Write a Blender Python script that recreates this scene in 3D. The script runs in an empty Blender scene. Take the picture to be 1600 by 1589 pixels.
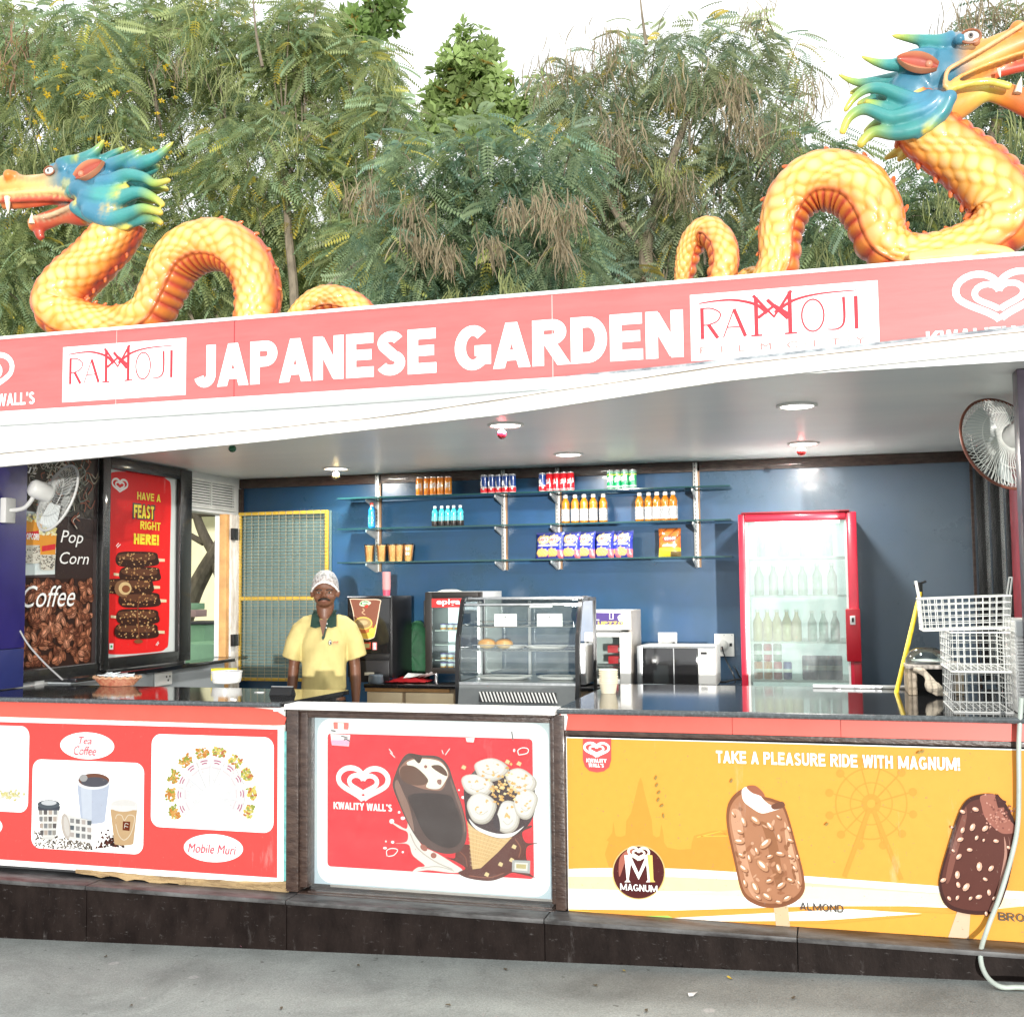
import bpy, bmesh, math, random
import numpy as np
from mathutils import Vector, Matrix
from mathutils.kdtree import KDTree
random.seed(7); rng = np.random.default_rng(7)
SC = bpy.context.scene; COL = SC.collection
# ---------------------------------------------------------------- camera, sky, flash sun lamp, exposure
YAW, PITCH, ROLL = [math.radians(a) for a in (15.6644, 3.9501, -.5816)]
FPX = 1750.0
FW = Vector((-math.sin(YAW)*math.cos(PITCH), math.cos(YAW)*math.cos(PITCH), math.sin(PITCH)))
_r = Vector((math.cos(YAW), math.sin(YAW), 0)); _u = _r.cross(FW)
RT = math.cos(ROLL)*_r + math.sin(ROLL)*_u; UP = -math.sin(ROLL)*_r + math.cos(ROLL)*_u
EYE = Vector((0, 0, 1.62))
cam = bpy.data.cameras.new('camera'); co = bpy.data.objects.new('camera', cam); COL.objects.link(co)
cam.sensor_fit = 'HORIZONTAL'; cam.sensor_width = 36; cam.lens = 36*FPX/1600; cam.clip_end = 600; cam.clip_start = .05
M = Matrix((RT, UP, -FW)).transposed().to_4x4(); M.translation = EYE; co.matrix_world = M
SC.camera = co
W = bpy.data.worlds.new("World"); SC.world = W; W.use_nodes = True
nt = W.node_tree; nt.nodes.clear()
SUN_EL, SUN_AZ = math.radians(1.2), math.radians(17)      # sun lamp, low behind the camera, standing in for its flash under the eave
sky = nt.nodes.new('ShaderNodeTexSky'); sky.sky_type = 'NISHITA'; sky.sun_disc = False
sky.sun_elevation = SUN_EL; sky.sun_rotation = math.pi - SUN_AZ; sky.air_density = 1.0; sky.dust_density = 3
hs = nt.nodes.new('ShaderNodeHueSaturation'); hs.inputs['Saturation'].default_value = .12
mx = nt.nodes.new('ShaderNodeMix'); mx.data_type = 'RGBA'; mx.inputs[0].default_value = .92
mx.inputs[7].default_value = (8.3, 8.5, 8.6, 1)
bg = nt.nodes.new('ShaderNodeBackground'); bg.inputs[1].default_value = .14
wo = nt.nodes.new('ShaderNodeOutputWorld')
nt.links.new(sky.outputs[0], hs.inputs['Color']); nt.links.new(hs.outputs[0], mx.inputs[6])
nt.links.new(mx.outputs[2], bg.inputs[0]); nt.links.new(bg.outputs[0], wo.inputs[0])
sl = bpy.data.lights.new('flash_sun', 'SUN'); sl.energy = 3.2; sl.angle = math.radians(.8); sl.color = (1, .965, .91)
so = bpy.data.objects.new('flash_sun', sl); COL.objects.link(so)
sd = Vector((-math.sin(SUN_AZ)*math.cos(SUN_EL), math.cos(SUN_AZ)*math.cos(SUN_EL), -math.sin(SUN_EL)))
so.rotation_euler = sd.to_track_quat('-Z', 'Y').to_euler(); so.location = (2, -6, 4)
SC.view_settings.view_transform = 'Standard'; SC.view_settings.look = 'None'
SC.view_settings.exposure = .55; SC.view_settings.gamma = 1; SC.view_settings.use_curve_mapping = False
SC.render.engine = 'CYCLES'; SC.cycles.max_bounces = 8; SC.cycles.transparent_max_bounces = 16

# where a line of sight meets a real plane of the place
def ray(px, py): return FW + RT*((px-800)/FPX) - UP*((py-794.5)/FPX)
def PY(px, py, y): d = ray(px, py); return EYE + d*(y/d.y)
def PX(px, py, x): d = ray(px, py); return EYE + d*(x/d.x)
def PZ(px, py, z): d = ray(px, py); return EYE + d*((z-1.62)/d.z)

# ---------------------------------------------------------------- materials
def nd(t, typ, **kw):
    n = t.nodes.new(typ)
    for k, v in kw.items(): setattr(n, k, v)
    return n
MATS = {}
def mat(name, col, rough=.5, metal=0, var=0, vscale=8, bump=0, bscale=60, col2=None, coat=0, spec=.5, trans=0, ior=1.45, alpha=1, emit=0, emcol=None, stretch=None):
    if name in MATS: return MATS[name]
    m = bpy.data.materials.new(name); m.use_nodes = True; t = m.node_tree; b = t.nodes['Principled BSDF']
    b.inputs['Base Color'].default_value = (*col, 1); b.inputs['Roughness'].default_value = rough
    b.inputs['Metallic'].default_value = metal; b.inputs['Coat Weight'].default_value = coat
    b.inputs['Coat Roughness'].default_value = .08
    b.inputs['Specular IOR Level'].default_value = spec; b.inputs['Transmission Weight'].default_value = trans
    b.inputs['IOR'].default_value = ior; b.inputs['Alpha'].default_value = alpha
    if emit: b.inputs['Emission Color'].default_value = (*(emcol or col), 1); b.inputs['Emission Strength'].default_value = emit
    if var or bump or col2:
        tc = nd(t, 'ShaderNodeTexCoord'); src = tc.outputs['Object']
        if stretch:
            mp = nd(t, 'ShaderNodeMapping'); mp.inputs['Scale'].default_value = stretch; t.links.new(src, mp.inputs[0]); src = mp.outputs[0]
    if var or col2:
        n = nd(t, 'ShaderNodeTexNoise'); n.inputs['Scale'].default_value = vscale; n.inputs['Detail'].default_value = 8
        n.inputs['Roughness'].default_value = .65; t.links.new(src, n.inputs['Vector'])
        r = nd(t, 'ShaderNodeValToRGB'); c2 = col2 or tuple(c*(1-var) for c in col); c1 = col if col2 else tuple(min(1, c*(1+var)) for c in col)
        r.color_ramp.elements[0].position = .35; r.color_ramp.elements[1].position = .65
        r.color_ramp.elements[0].color = (*c2, 1); r.color_ramp.elements[1].color = (*c1, 1)
        t.links.new(n.outputs[0], r.inputs[0]); t.links.new(r.outputs[0], b.inputs['Base Color'])
        rr = nd(t, 'ShaderNodeMapRange'); rr.inputs[3].default_value = max(0, rough-.08); rr.inputs[4].default_value = min(1, rough+.1)
        t.links.new(n.outputs[0], rr.inputs[0]); t.links.new(rr.outputs[0], b.inputs['Roughness'])
    if bump:
        n2 = nd(t, 'ShaderNodeTexNoise'); n2.inputs['Scale'].default_value = bscale; n2.inputs['Detail'].default_value = 5
        t.links.new(src, n2.inputs['Vector'])
        bp = nd(t, 'ShaderNodeBump'); bp.inputs['Strength'].default_value = bump; bp.inputs['Distance'].default_value = .01
        t.links.new(n2.outputs[0], bp.inputs['Height']); t.links.new(bp.outputs[0], b.inputs['Normal'])
    MATS[name] = m; return m
def vcmat(name, rough=.5, coat=0, bump=0, bscale=80, sss=0, translucent=0, var=.12, vscale=30, metal=0):
    if name in MATS: return MATS[name]
    m = mat(name, (.5, .5, .5), rough, coat=coat, bump=bump, bscale=bscale, metal=metal); t = m.node_tree; b = t.nodes['Principled BSDF']
    a = nd(t, 'ShaderNodeAttribute', attribute_name='paint')
    n = nd(t, 'ShaderNodeTexNoise'); n.inputs['Scale'].default_value = vscale; n.inputs['Detail'].default_value = 6
    tc = nd(t, 'ShaderNodeTexCoord'); t.links.new(tc.outputs['Object'], n.inputs['Vector'])
    mr = nd(t, 'ShaderNodeMapRange'); mr.inputs[1].default_value = .3; mr.inputs[2].default_value = .7
    mr.inputs[3].default_value = 1-var; mr.inputs[4].default_value = 1+var*.5; t.links.new(n.outputs[0], mr.inputs[0])
    v = nd(t, 'ShaderNodeVectorMath', operation='SCALE'); t.links.new(a.outputs['Color'], v.inputs[0]); t.links.new(mr.outputs[0], v.inputs['Scale'])
    t.links.new(v.outputs[0], b.inputs['Base Color'])
    if translucent:
        tr = nd(t, 'ShaderNodeBsdfTranslucent'); ms = nd(t, 'ShaderNodeMixShader'); ms.inputs[0].default_value = translucent
        t.links.new(v.outputs[0], tr.inputs[0]); t.links.new(b.outputs[0], ms.inputs[1]); t.links.new(tr.outputs[0], ms.inputs[2])
        t.links.new(ms.outputs[0], t.nodes['Material Output'].inputs[0])
    return m
def glassmat(name, tint=(.9, .97, .95), refl=.12, rough=.02, haze=0):
    # thin pane: clear where seen straight, mirror-like at a glance, haze adds dust, on the tall fridge door painted glare
    if name in MATS: return MATS[name]
    m = bpy.data.materials.new(name); m.use_nodes = True; t = m.node_tree; t.nodes.clear()
    tr = nd(t, 'ShaderNodeBsdfTransparent'); tr.inputs[0].default_value = (*tint, 1)
    gl = nd(t, 'ShaderNodeBsdfGlossy'); gl.inputs['Roughness'].default_value = rough
    fr = nd(t, 'ShaderNodeFresnel'); fr.inputs[0].default_value = 1.5
    ad = nd(t, 'ShaderNodeMath', operation='ADD'); ad.inputs[1].default_value = refl*.5; t.links.new(fr.outputs[0], ad.inputs[0])
    ms = nd(t, 'ShaderNodeMixShader'); t.links.new(ad.outputs[0], ms.inputs[0]); t.links.new(tr.outputs[0], ms.inputs[1]); t.links.new(gl.outputs[0], ms.inputs[2])
    out = nd(t, 'ShaderNodeOutputMaterial'); last = ms
    if haze:
        df = nd(t, 'ShaderNodeBsdfDiffuse'); df.inputs[0].default_value = (.7, .72, .72, 1)
        n = nd(t, 'ShaderNodeTexNoise'); n.inputs['Scale'].default_value = 9; n.inputs['Detail'].default_value = 8
        mr = nd(t, 'ShaderNodeMapRange'); mr.inputs[3].default_value = 0; mr.inputs[4].default_value = haze*2; t.links.new(n.outputs[0], mr.inputs[0])
        m2 = nd(t, 'ShaderNodeMixShader'); t.links.new(mr.outputs[0], m2.inputs[0]); t.links.new(ms.outputs[0], m2.inputs[1]); t.links.new(df.outputs[0], m2.inputs[2]); last = m2
    t.links.new(last.outputs[0], out.inputs[0]); MATS[name] = m; return m

# ---------------------------------------------------------------- objects
ORG = {}
def tag(o, label=None, cat=None, group=None, kind=None):
    if label: o['label'] = label
    if cat: o['category'] = cat
    if group: o['group'] = group
    if kind: o['kind'] = kind
    return o
def thing(name, label, cat, loc=(0, 0, 0), group=None):
    o = bpy.data.objects.new(name, None); COL.objects.link(o); o.location = loc; o.empty_display_size = .1
    ORG[o.name] = Vector(loc); return tag(o, label, cat, group)
def link_mesh(name, me, parent=None, loc=None):
    o = bpy.data.objects.new(name, me); COL.objects.link(o)
    if parent: o.parent = parent; ORG[o.name] = ORG[parent.name].copy()
    else: ORG[o.name] = Vector(loc) if loc is not None else Vector((0, 0, 0)); o.location = ORG[o.name]
    return o
def kids(o): return [c for c in o.children]
def dup(root, loc=None, label=None, group=None, rotz=None, scale=None, parent=None):
    r = root.copy(); COL.objects.link(r)
    if loc is not None: r.location = loc; ORG[r.name] = Vector(loc)
    else: ORG[r.name] = ORG[root.name].copy()
    if parent is not None: r.parent = parent
    if rotz is not None: r.rotation_euler.z = rotz
    if scale is not None: r.scale = scale
    if label: r['label'] = label
    if group: r['group'] = group
    for ch in kids(root):
        c = ch.copy(); COL.objects.link(c); c.parent = r; ORG[c.name] = ORG[r.name]
        for g in kids(ch):
            d = g.copy(); COL.objects.link(d); d.parent = c
    return r
class MB:
    """collects shapes in world coordinates, links them as one mesh"""
    def __init__(s): s.v = []; s.f = []; s.c = []; s.cur = (1, 1, 1)
    def add(s, vs, fs, col=None):
        n = len(s.v); s.v += [tuple(v) for v in vs]; s.f += [tuple(i+n for i in f) for f in fs]
        if col is not None and len(col) == len(vs) and not isinstance(col[0], (int, float)): s.c += [tuple(c) for c in col]
        else: s.c += [tuple(col or s.cur)]*len(vs)
        return s
    def box(s, x0, x1, y0, y1, z0, z1, bev=0):
        if x1 < x0: x0, x1 = x1, x0
        if y1 < y0: y0, y1 = y1, y0
        if z1 < z0: z0, z1 = z1, z0
        if bev:
            b = min(bev, (x1-x0)*.45, (y1-y0)*.45, (z1-z0)*.45); bm = bmesh.new(); bmesh.ops.create_cube(bm, size=1)
            for v in bm.verts: v.co = Vector(((x0+x1)/2+v.co.x*(x1-x0), (y0+y1)/2+v.co.y*(y1-y0), (z0+z1)/2+v.co.z*(z1-z0)))
            bmesh.ops.bevel(bm, geom=bm.edges[:], offset=b, segments=2, affect='EDGES', profile=.6)
            bm.verts.index_update(); s.add([v.co for v in bm.verts], [[v.index for v in f.verts] for f in bm.faces]); bm.free(); return s
        return s.add([(x0, y0, z0), (x1, y0, z0), (x1, y1, z0), (x0, y1, z0), (x0, y0, z1), (x1, y0, z1), (x1, y1, z1), (x0, y1, z1)],
                     [(0, 3, 2, 1), (4, 5, 6, 7), (0, 1, 5, 4), (1, 2, 6, 5), (2, 3, 7, 6), (3, 0, 4, 7)])
    def prism(s, pts, vec):
        n = len(pts); vec = Vector(vec); p = [Vector(q) for q in pts]
        return s.add(p+[q+vec for q in p], [tuple(range(n))[::-1], tuple(range(n, 2*n))]+[(i, (i+1) % n, n+(i+1) % n, n+i) for i in range(n)])
    def tube(s, pts, r, seg=8, caps=True, cols=None, squash=None):
        pts = [Vector(p) for p in pts]; n = len(pts); rs = r if hasattr(r, '__len__') else [r]*n
        T = [(pts[min(i+1, n-1)]-pts[max(i-1, 0)]).normalized() for i in range(n)]
        a = Vector((0, 0, 1)) if abs(T[0].z) < .9 else Vector((1, 0, 0)); N = (a-T[0]*a.dot(T[0])).normalized(); vs = []; cc = []
        for i in range(n):
            N = (N-T[i]*N.dot(T[i])); N = N.normalized() if N.length > 1e-6 else Vector((1, 0, 0)); Bn = T[i].cross(N)
            for k in range(seg):
                t = 2*math.pi*k/seg; q = (squash or 1)
                vs.append(pts[i]+(N*math.cos(t)+Bn*math.sin(t)*q)*rs[i])
                cc.append(cols[i] if cols else s.cur)
        fs = [(i*seg+k, i*seg+(k+1) % seg, (i+1)*seg+(k+1) % seg, (i+1)*seg+k) for i in range(n-1) for k in range(seg)]
        if caps: fs += [tuple(range(seg))[::-1], tuple(range((n-1)*seg, n*seg))]
        return s.add(vs, fs, cc)
    def lathe(s, prof, c, seg=20, axis='z', cols=None, caps=True):
        vs = []; cc = []
        for j, (r, h) in enumerate(prof):
            for k in range(seg):
                t = 2*math.pi*k/seg; a, b = r*math.cos(t), r*math.sin(t)
                p = (a, b, h) if axis == 'z' else ((a, h, b) if axis == 'y' else (h, a, b))
                vs.append((c[0]+p[0], c[1]+p[1], c[2]+p[2])); cc.append(cols[j] if cols else s.cur)
        n = len(prof); fs = [(i*seg+k, i*seg+(k+1) % seg, (i+1)*seg+(k+1) % seg, (i+1)*seg+k) for i in range(n-1) for k in range(seg)]
        if axis == 'y': fs = [f[::-1] for f in fs]
        if caps: fs += [tuple(range(seg))[::-1], tuple(range((n-1)*seg, n*seg))]
        return s.add(vs, fs, cc)
    def ball(s, c, r, seg=14, rings=9, rot=None, col=None):
        if not hasattr(r, '__len__'): r = (r, r, r)
        vs = []; fs = []
        for i in range(rings+1):
            ph = math.pi*i/rings
            for k in range(seg):
                t = 2*math.pi*k/seg; p = Vector((r[0]*math.sin(ph)*math.cos(t), r[1]*math.sin(ph)*math.sin(t), -r[2]*math.cos(ph)))
                if rot is not None: p = rot @ p
                vs.append(p+Vector(c))
        fs = [(i*seg+k, i*seg+(k+1) % seg, (i+1)*seg+(k+1) % seg, (i+1)*seg+k) for i in range(rings) for k in range(seg)]
        return s.add(vs, fs, col)
    def obj(s, name, m, parent=None, smooth=35, label=None, loc=None, kind=None):
        org = ORG[parent.name] if parent else (Vector(loc) if loc is not None else Vector((0, 0, 0)))
        me = bpy.data.meshes.new(name); me.from_pydata([(v[0]-org.x, v[1]-org.y, v[2]-org.z) for v in s.v], [], s.f); me.materials.append(m)
        if any(c != (1, 1, 1) for c in s.c):
            ca = me.color_attributes.new('paint', 'FLOAT_COLOR', 'POINT'); ca.data.foreach_set('color', np.array([(*c, 1) for c in s.c], np.float32).ravel())
        if smooth:
            me.polygons.foreach_set('use_smooth', [True]*len(me.polygons)); me.set_sharp_from_angle(angle=math.radians(smooth))
        me.validate(); o = link_mesh(name, me, parent, org); return tag(o, label, kind=kind)
def cr(pts, n=6, closed=False):
    """smooth curve through points"""
    P = [np.array(p, float) for p in pts]; out = []; m = len(P)
    for i in range(m if closed else m-1):
        if closed: a, b, c, d = P[(i-1) % m], P[i], P[(i+1) % m], P[(i+2) % m]
        else: a, b, c, d = P[max(i-1, 0)], P[i], P[i+1], P[min(i+2, m-1)]
        for k in range(n):
            t = k/n; out.append(.5*((2*b)+(c-a)*t+(2*a-5*b+4*c-d)*t*t+(3*b-a-3*c+d)*t**3))
    if not closed: out.append(P[-1])
    return [tuple(p) for p in out]
# ---------------------------------------------------------------- flat print on a real board
class Plane:
    def __init__(s, kind, v): s.k = kind; s.v = v
    def uv(s, px, py):
        p = PY(px, py, s.v) if s.k == 'Y' else PX(px, py, s.v); return (p.x, p.z) if s.k == 'Y' else (p.y, p.z)
    def p3(s, u, z, off=0): return Vector((u, s.v-off, z)) if s.k == 'Y' else Vector((s.v+off, u, z))
class Art:
    """printed picture: flat coloured shapes laid on a board; everything in real board coordinates"""
    def __init__(s, plane, base=.001, zm=None):
        s.p = plane; s.mb = MB(); s.off = base; s.zm = zm
    def q(s, x, y):
        if s.zm: x, y = s.zm[0]+x*s.zm[2], s.zm[1]+y*s.zm[2]
        return s.p.uv(x, y)
    def lift(s, d=.0005): s.off += d
    step = 2e-5
    def poly(s, pts, col, uv=False, step=None):
        step = s.step if step is None else step; u = pts if uv else [s.q(*p) for p in pts]; s.off += step
        s.mb.add([s.p.p3(a, b, s.off) for a, b in u], [tuple(range(len(u)))], col); return s
    def blob(s, pts, col, n=5): return s.poly(cr(pts, n, True), col)
    def shade(s, pts, cols, n=5, c=None, shrink=.25):
        """a printed rounded shape, its ink going from cols[0] at the rim to cols[-1] at the middle"""
        o = np.array(cr(pts, n, True)); c = np.array(c) if c is not None else o.mean(0)
        for i, col in enumerate(cols): s.poly([tuple(c+(p-c)*(1-shrink*i)) for p in o], col)
        return s
    def ell(s, cx, cy, rx, ry, col, rot=0, n=20, uv=False):
        c, d = math.cos(rot), math.sin(rot)
        return s.poly([(cx+rx*math.cos(t)*c-ry*math.sin(t)*d, cy+rx*math.cos(t)*d+ry*math.sin(t)*c) for t in [2*math.pi*i/n for i in range(n)]], col, uv)
    def stroke(s, pts, w, col, uv=False, smooth=0, w1=None):
        if smooth: pts = cr(pts, smooth)
        u = np.array(pts if uv else [s.q(*p) for p in pts], float); n = len(u)
        T = np.gradient(u, axis=0); T /= np.maximum(1e-9, np.linalg.norm(T, axis=1))[:, None]; N = np.stack([-T[:, 1], T[:, 0]], 1)
        ws = np.linspace(w, w if w1 is None else w1, n)[:, None]/2; s.off += s.step
        a = u+N*ws; b = u-N*ws
        s.mb.add([s.p.p3(*p, s.off) for p in a]+[s.p.p3(*p, s.off) for p in b], [(i, i+1, n+i+1, n+i) for i in range(n-1)], col); return s
    def heart(s, cx, cy, w, h, col, uv=False, k=1.0):
        """double heart emblem, outer ring open at the bottom"""
        c = (cx, cy) if uv else s.q(cx, cy)
        def H(t, a, b): x = 16*math.sin(t)**3; y = 13*math.cos(t)-5*math.cos(2*t)-2*math.cos(3*t)-math.cos(4*t); y = y*1.08 if y > 0 else y*.78; return (c[0]+x/32*a, c[1]+(y+.6)/26.5*b)
        s.stroke([H(.04+i*(math.pi-.32-.04)/24, w, h) for i in range(25)], w*.085*k, col, True)
        s.stroke([H(-.04-i*(math.pi-.12-.04)/24, w, h) for i in range(25)], w*.085*k, col, True)
        for sg in (1, -1): s.stroke([H(sg*(.1+i*(math.pi-.12)/20), w*.56, h*.56) for i in range(21)], w*.075*k, col, True)
        return s
    def obj(s, name, parent, m=None, label=None):
        o = s.mb.obj(name, m or vcmat('printed_ink', .45, var=.03), parent, smooth=0, label=label); return o
def text(s, plane, u0, u1, z0, z1, m, parent, name='lettering', bold=0, shear=0, off=.004, label=None, depth=0, align=None):
    cu = bpy.data.curves.new('t', 'FONT'); cu.body = s; cu.offset = bold; cu.shear = shear; cu.resolution_u = 3
    cu.space_line = .95
    if align: cu.align_x = align
    if depth: cu.extrude = depth
    to = bpy.data.objects.new('t', cu); COL.objects.link(to)
    dg = bpy.context.evaluated_depsgraph_get(); me = bpy.data.meshes.new_from_object(to.evaluated_get(dg)); bpy.data.objects.remove(to)
    n = len(me.vertices); a = np.empty(n*3, np.float32); me.vertices.foreach_get('co', a); a = a.reshape(-1, 3)
    lo, hi = a.min(0), a.max(0); u = u0+(a[:, 0]-lo[0])/(hi[0]-lo[0])*(u1-u0); z = z0+(a[:, 1]-lo[1])/(hi[1]-lo[1])*(z1-z0)
    org = ORG[parent.name]; d = off+(a[:, 2]-lo[2])
    if plane.k == 'Y': w = np.stack([u-org.x, plane.v-d-org.y, z-org.z], 1)
    else: w = np.stack([plane.v+d-org.x, u-org.y, z-org.z], 1)
    me.vertices.foreach_set('co', w.astype(np.float32).ravel()); me.update(); me.materials.clear(); me.materials.append(m); me.name = name
    me.validate(); return tag(link_mesh(name, me, parent), label)
def textpx(s, plane, zm, x0, x1, yt, yb, m, parent, **kw):
    """lettering whose left and right ends, cap top and baseline (at its middle) are given as seen"""
    f = (lambda x, y: plane.uv(zm[0]+x*zm[2], zm[1]+y*zm[2])) if zm else plane.uv
    xm = (x0+x1)/2; return text(s, plane, f(x0, (yt+yb)/2)[0], f(x1, (yt+yb)/2)[0], f(xm, yb)[1], f(xm, yt)[1], m, parent, **kw)

def arc(cx, cy, rx, ry, a0, a1, n=14): return [(cx+rx*math.cos(math.radians(a0+(a1-a0)*i/n)), cy+ry*math.sin(math.radians(a0+(a1-a0)*i/n))) for i in range(n+1)]
def glyph(c, t):
    """centre lines of a heavy block capital in a cell of height 1; t is the stroke weight; a third value per line is its own weight factor"""
    h = t/2; k = 1-h; m = .5
    G = {'A': (.74, [[(h*.9, 0), (.37, 1)], [(.74-h*.9, 0), (.37, 1)], [(.2, .28), (.54, .28)]]),
     'B': (.68, [[(h, 0), (h, 1)], [(h, k)]+arc(.4, .75, .28-h, .25-h*.9, 90, -90)+[(h, .5)], [(h, .5)]+arc(.42, .26, .3-h, .26-h, 90, -90)+[(h, h)]]),
     'C': (.72, [arc(.37, .5, .37-h, .5-h, 42, 318, 22)]), 'D': (.72, [[(h, 0), (h, 1)], [(h, k)]+arc(.34, .5, .38-h, .5-h, 90, -90, 18)+[(h, h)]]),
     'E': (.64, [[(h, 0), (h, 1)], [(h, k), (.63, k)], [(h, .51), (.59, .51)], [(h, h), (.64, h)]]), 'F': (.6, [[(h, 0), (h, 1)], [(h, k), (.6, k)], [(h, .5), (.54, .5)]]),
     'G': (.76, [arc(.38, .5, .38-h, .5-h, 45, 330, 22), [(.42, .43), (.76, .43)], [(.76-h, .12), (.76-h, .43)]]), 'H': (.7, [[(h, 0), (h, 1)], [(.7-h, 0), (.7-h, 1)], [(h, .5), (.7-h, .5)]]),
     'I': (t, [[(h, 0), (h, 1)]]), 'J': (.54, [[(.54-h, 1), (.54-h, .3)]+arc(.27, .3, .27-h, .3-h, 0, -165, 12)]), 'K': (.72, [[(h, 0), (h, 1)], [(h, .35), (.68, 1)], [(.28, .55), (.7, 0)]]),
     'L': (.58, [[(h, 0), (h, 1)], [(h, h), (.58, h)]]), 'M': (.98, [[(h, 0), (h, 1)], [(.98-h, 0), (.98-h, 1)], [(h*1.1, 1), (.49, .1)], [(.98-h*1.1, 1), (.49, .1)]]),
     'N': (.72, [[(h, 0), (h, 1)], [(.72-h, 0), (.72-h, 1)], [(h*1.1, .97), (.72-h*1.1, .03)]]), 'O': (.78, [arc(.39, .5, .39-h, .5-h, 0, 360, 28)]),
     'P': (.66, [[(h, 0), (h, 1)], [(h, k)]+arc(.38, .7, .28-h, .3-h, 90, -90)+[(h, .4+h)]]), 'R': (.72, [[(h, 0), (h, 1)], [(h, k)]+arc(.4, .72, .29-h, .28-h, 90, -90)+[(h, .44+h)], [(.36, .48), (.64, 0)]]),
     'S': (.66, [arc(.33, .735, .3-h, .265-h, 22, 250, 14)[:-1]+arc(.33, .285, .33-h, .285-h, 70, -158, 14)]), 'T': (.64, [[(.32, 0), (.32, 1)], [(0, k), (.64, k)]]),
     'U': (.7, [[(h, 1), (h, .35)]+arc(.35, .35, .35-h, .35-h, 180, 360)+[(.7-h, 1)]]), 'W': (1.0, [[(h*.8, 1), (.27, 0)], [(.5, 1), (.27, 0)], [(.5, 1), (.73, 0)], [(1-h*.8, 1), (.73, 0)]]),
     'V': (.74, [[(h*.9, 1), (.37, 0)], [(.74-h*.9, 1), (.37, 0)]]), 'Z': (.62, [[(0, k), (.62, k)], [(h, h), (.62-h, k)], [(0, h), (.62, h)]]),
     'Y': (.7, [[(h*.8, 1), (.35, .42)], [(.7-h*.8, 1), (.35, .42)], [(.35, 0), (.35, .46)]]), "'": (t, [[(h, .72), (h, 1)]]), '!': (t, [[(h, .3), (h, 1)], [(h, 0), (h, t)]]), ' ': (.3, [])}
    return G[c]
def block(s_, plane, u0, u1, z0, z1, m, parent, t=.22, gap=.07, off=.004, each=False, name='lettering'):
    """heavy block capitals filling a box on a board"""
    gs = [glyph(c, t) for c in s_]; W_ = sum(g[0] for g in gs)+gap*(len(gs)-1); sx = (u1-u0)/W_; sz = z1-z0; x = 0; A = Art(plane, off); out = []
    for g in gs:
        for ln in g[1]:
            # rounds are widened so that both directions keep the weight
            P = np.array([(u0+(x+a)*sx, z0+b*sz) for a, b in ln]); n = len(P)
            T = np.gradient(np.array(ln, float), axis=0); T /= np.maximum(1e-9, np.linalg.norm(T, axis=1))[:, None]; N = np.stack([-T[:, 1], T[:, 0]], 1)*t/2*np.array([sx, sz])
            A.off += 2e-5; a_, b_ = P+N, P-N
            if n == 2 and abs(T[0][0]) > .15 and abs(T[0][1]) > .15:      # slanted legs end level with the line
                wx = t/2/abs(T[0][1])*sx; a_ = P+np.array([wx, 0]); b_ = P-np.array([wx, 0])
                if a_[1][0] > u0+(x+g[0])*sx and 0: pass
            A.mb.add([plane.p3(*p, A.off) for p in a_]+[plane.p3(*p, A.off) for p in b_], [(i, i+1, n+i+1, n+i) for i in range(n-1)])
        if each and g[1]: A.mb.obj('letter', m, parent, smooth=0); A = Art(plane, off)
        x += g[0]+gap
    if not each: A.mb.obj(name, m, parent, smooth=0)
def blockpx(s, plane, zm, x0, x1, yt, yb, m, parent, **kw):
    f = (lambda x, y: plane.uv(zm[0]+x*zm[2], zm[1]+y*zm[2])) if zm else plane.uv
    xm = (x0+x1)/2; block(s, plane, f(x0, (yt+yb)/2)[0], f(x1, (yt+yb)/2)[0], f(xm, yb)[1], f(xm, yt)[1], m, parent, **kw)

def spin(mb, i0, loc, axis):
    """turn what was added since i0 (built round +Y) so that +Y points along axis, then move it"""
    q = Vector((0, 1, 0)).rotation_difference(Vector(axis).normalized()); loc = Vector(loc)
    for i in range(i0, len(mb.v)): mb.v[i] = tuple(q @ Vector(mb.v[i])+loc)
def remesh(mb, vox, smooth=4, cols=True):
    """melt overlapping shapes into one continuous skin; paint follows the nearest source shape"""
    me = bpy.data.meshes.new('r'); me.from_pydata(mb.v, [], mb.f); o = bpy.data.objects.new('r', me); COL.objects.link(o)
    m = o.modifiers.new('r', 'REMESH'); m.mode = 'VOXEL'; m.voxel_size = vox; m.adaptivity = 0
    s_ = o.modifiers.new('s', 'SMOOTH'); s_.factor = .5; s_.iterations = smooth
    dg = bpy.context.evaluated_depsgraph_get(); r = bpy.data.meshes.new_from_object(o.evaluated_get(dg)); bpy.data.objects.remove(o)
    out = MB(); out.v = [tuple(v.co) for v in r.vertices]; out.f = [tuple(p.vertices) for p in r.polygons]
    if cols:
        kd = KDTree(len(mb.v)); [kd.insert(v, i) for i, v in enumerate(mb.v)]; kd.balance()
        for v in out.v:
            c = np.zeros(3); w = 0
            for co_, i, d in kd.find_n(v, 5): k = 1/(d*d+1e-5); c += np.array(mb.c[i])*k; w += k
            out.c.append(tuple(c/w))
    else: out.c = [(1, 1, 1)]*len(out.v)
    return out
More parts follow.
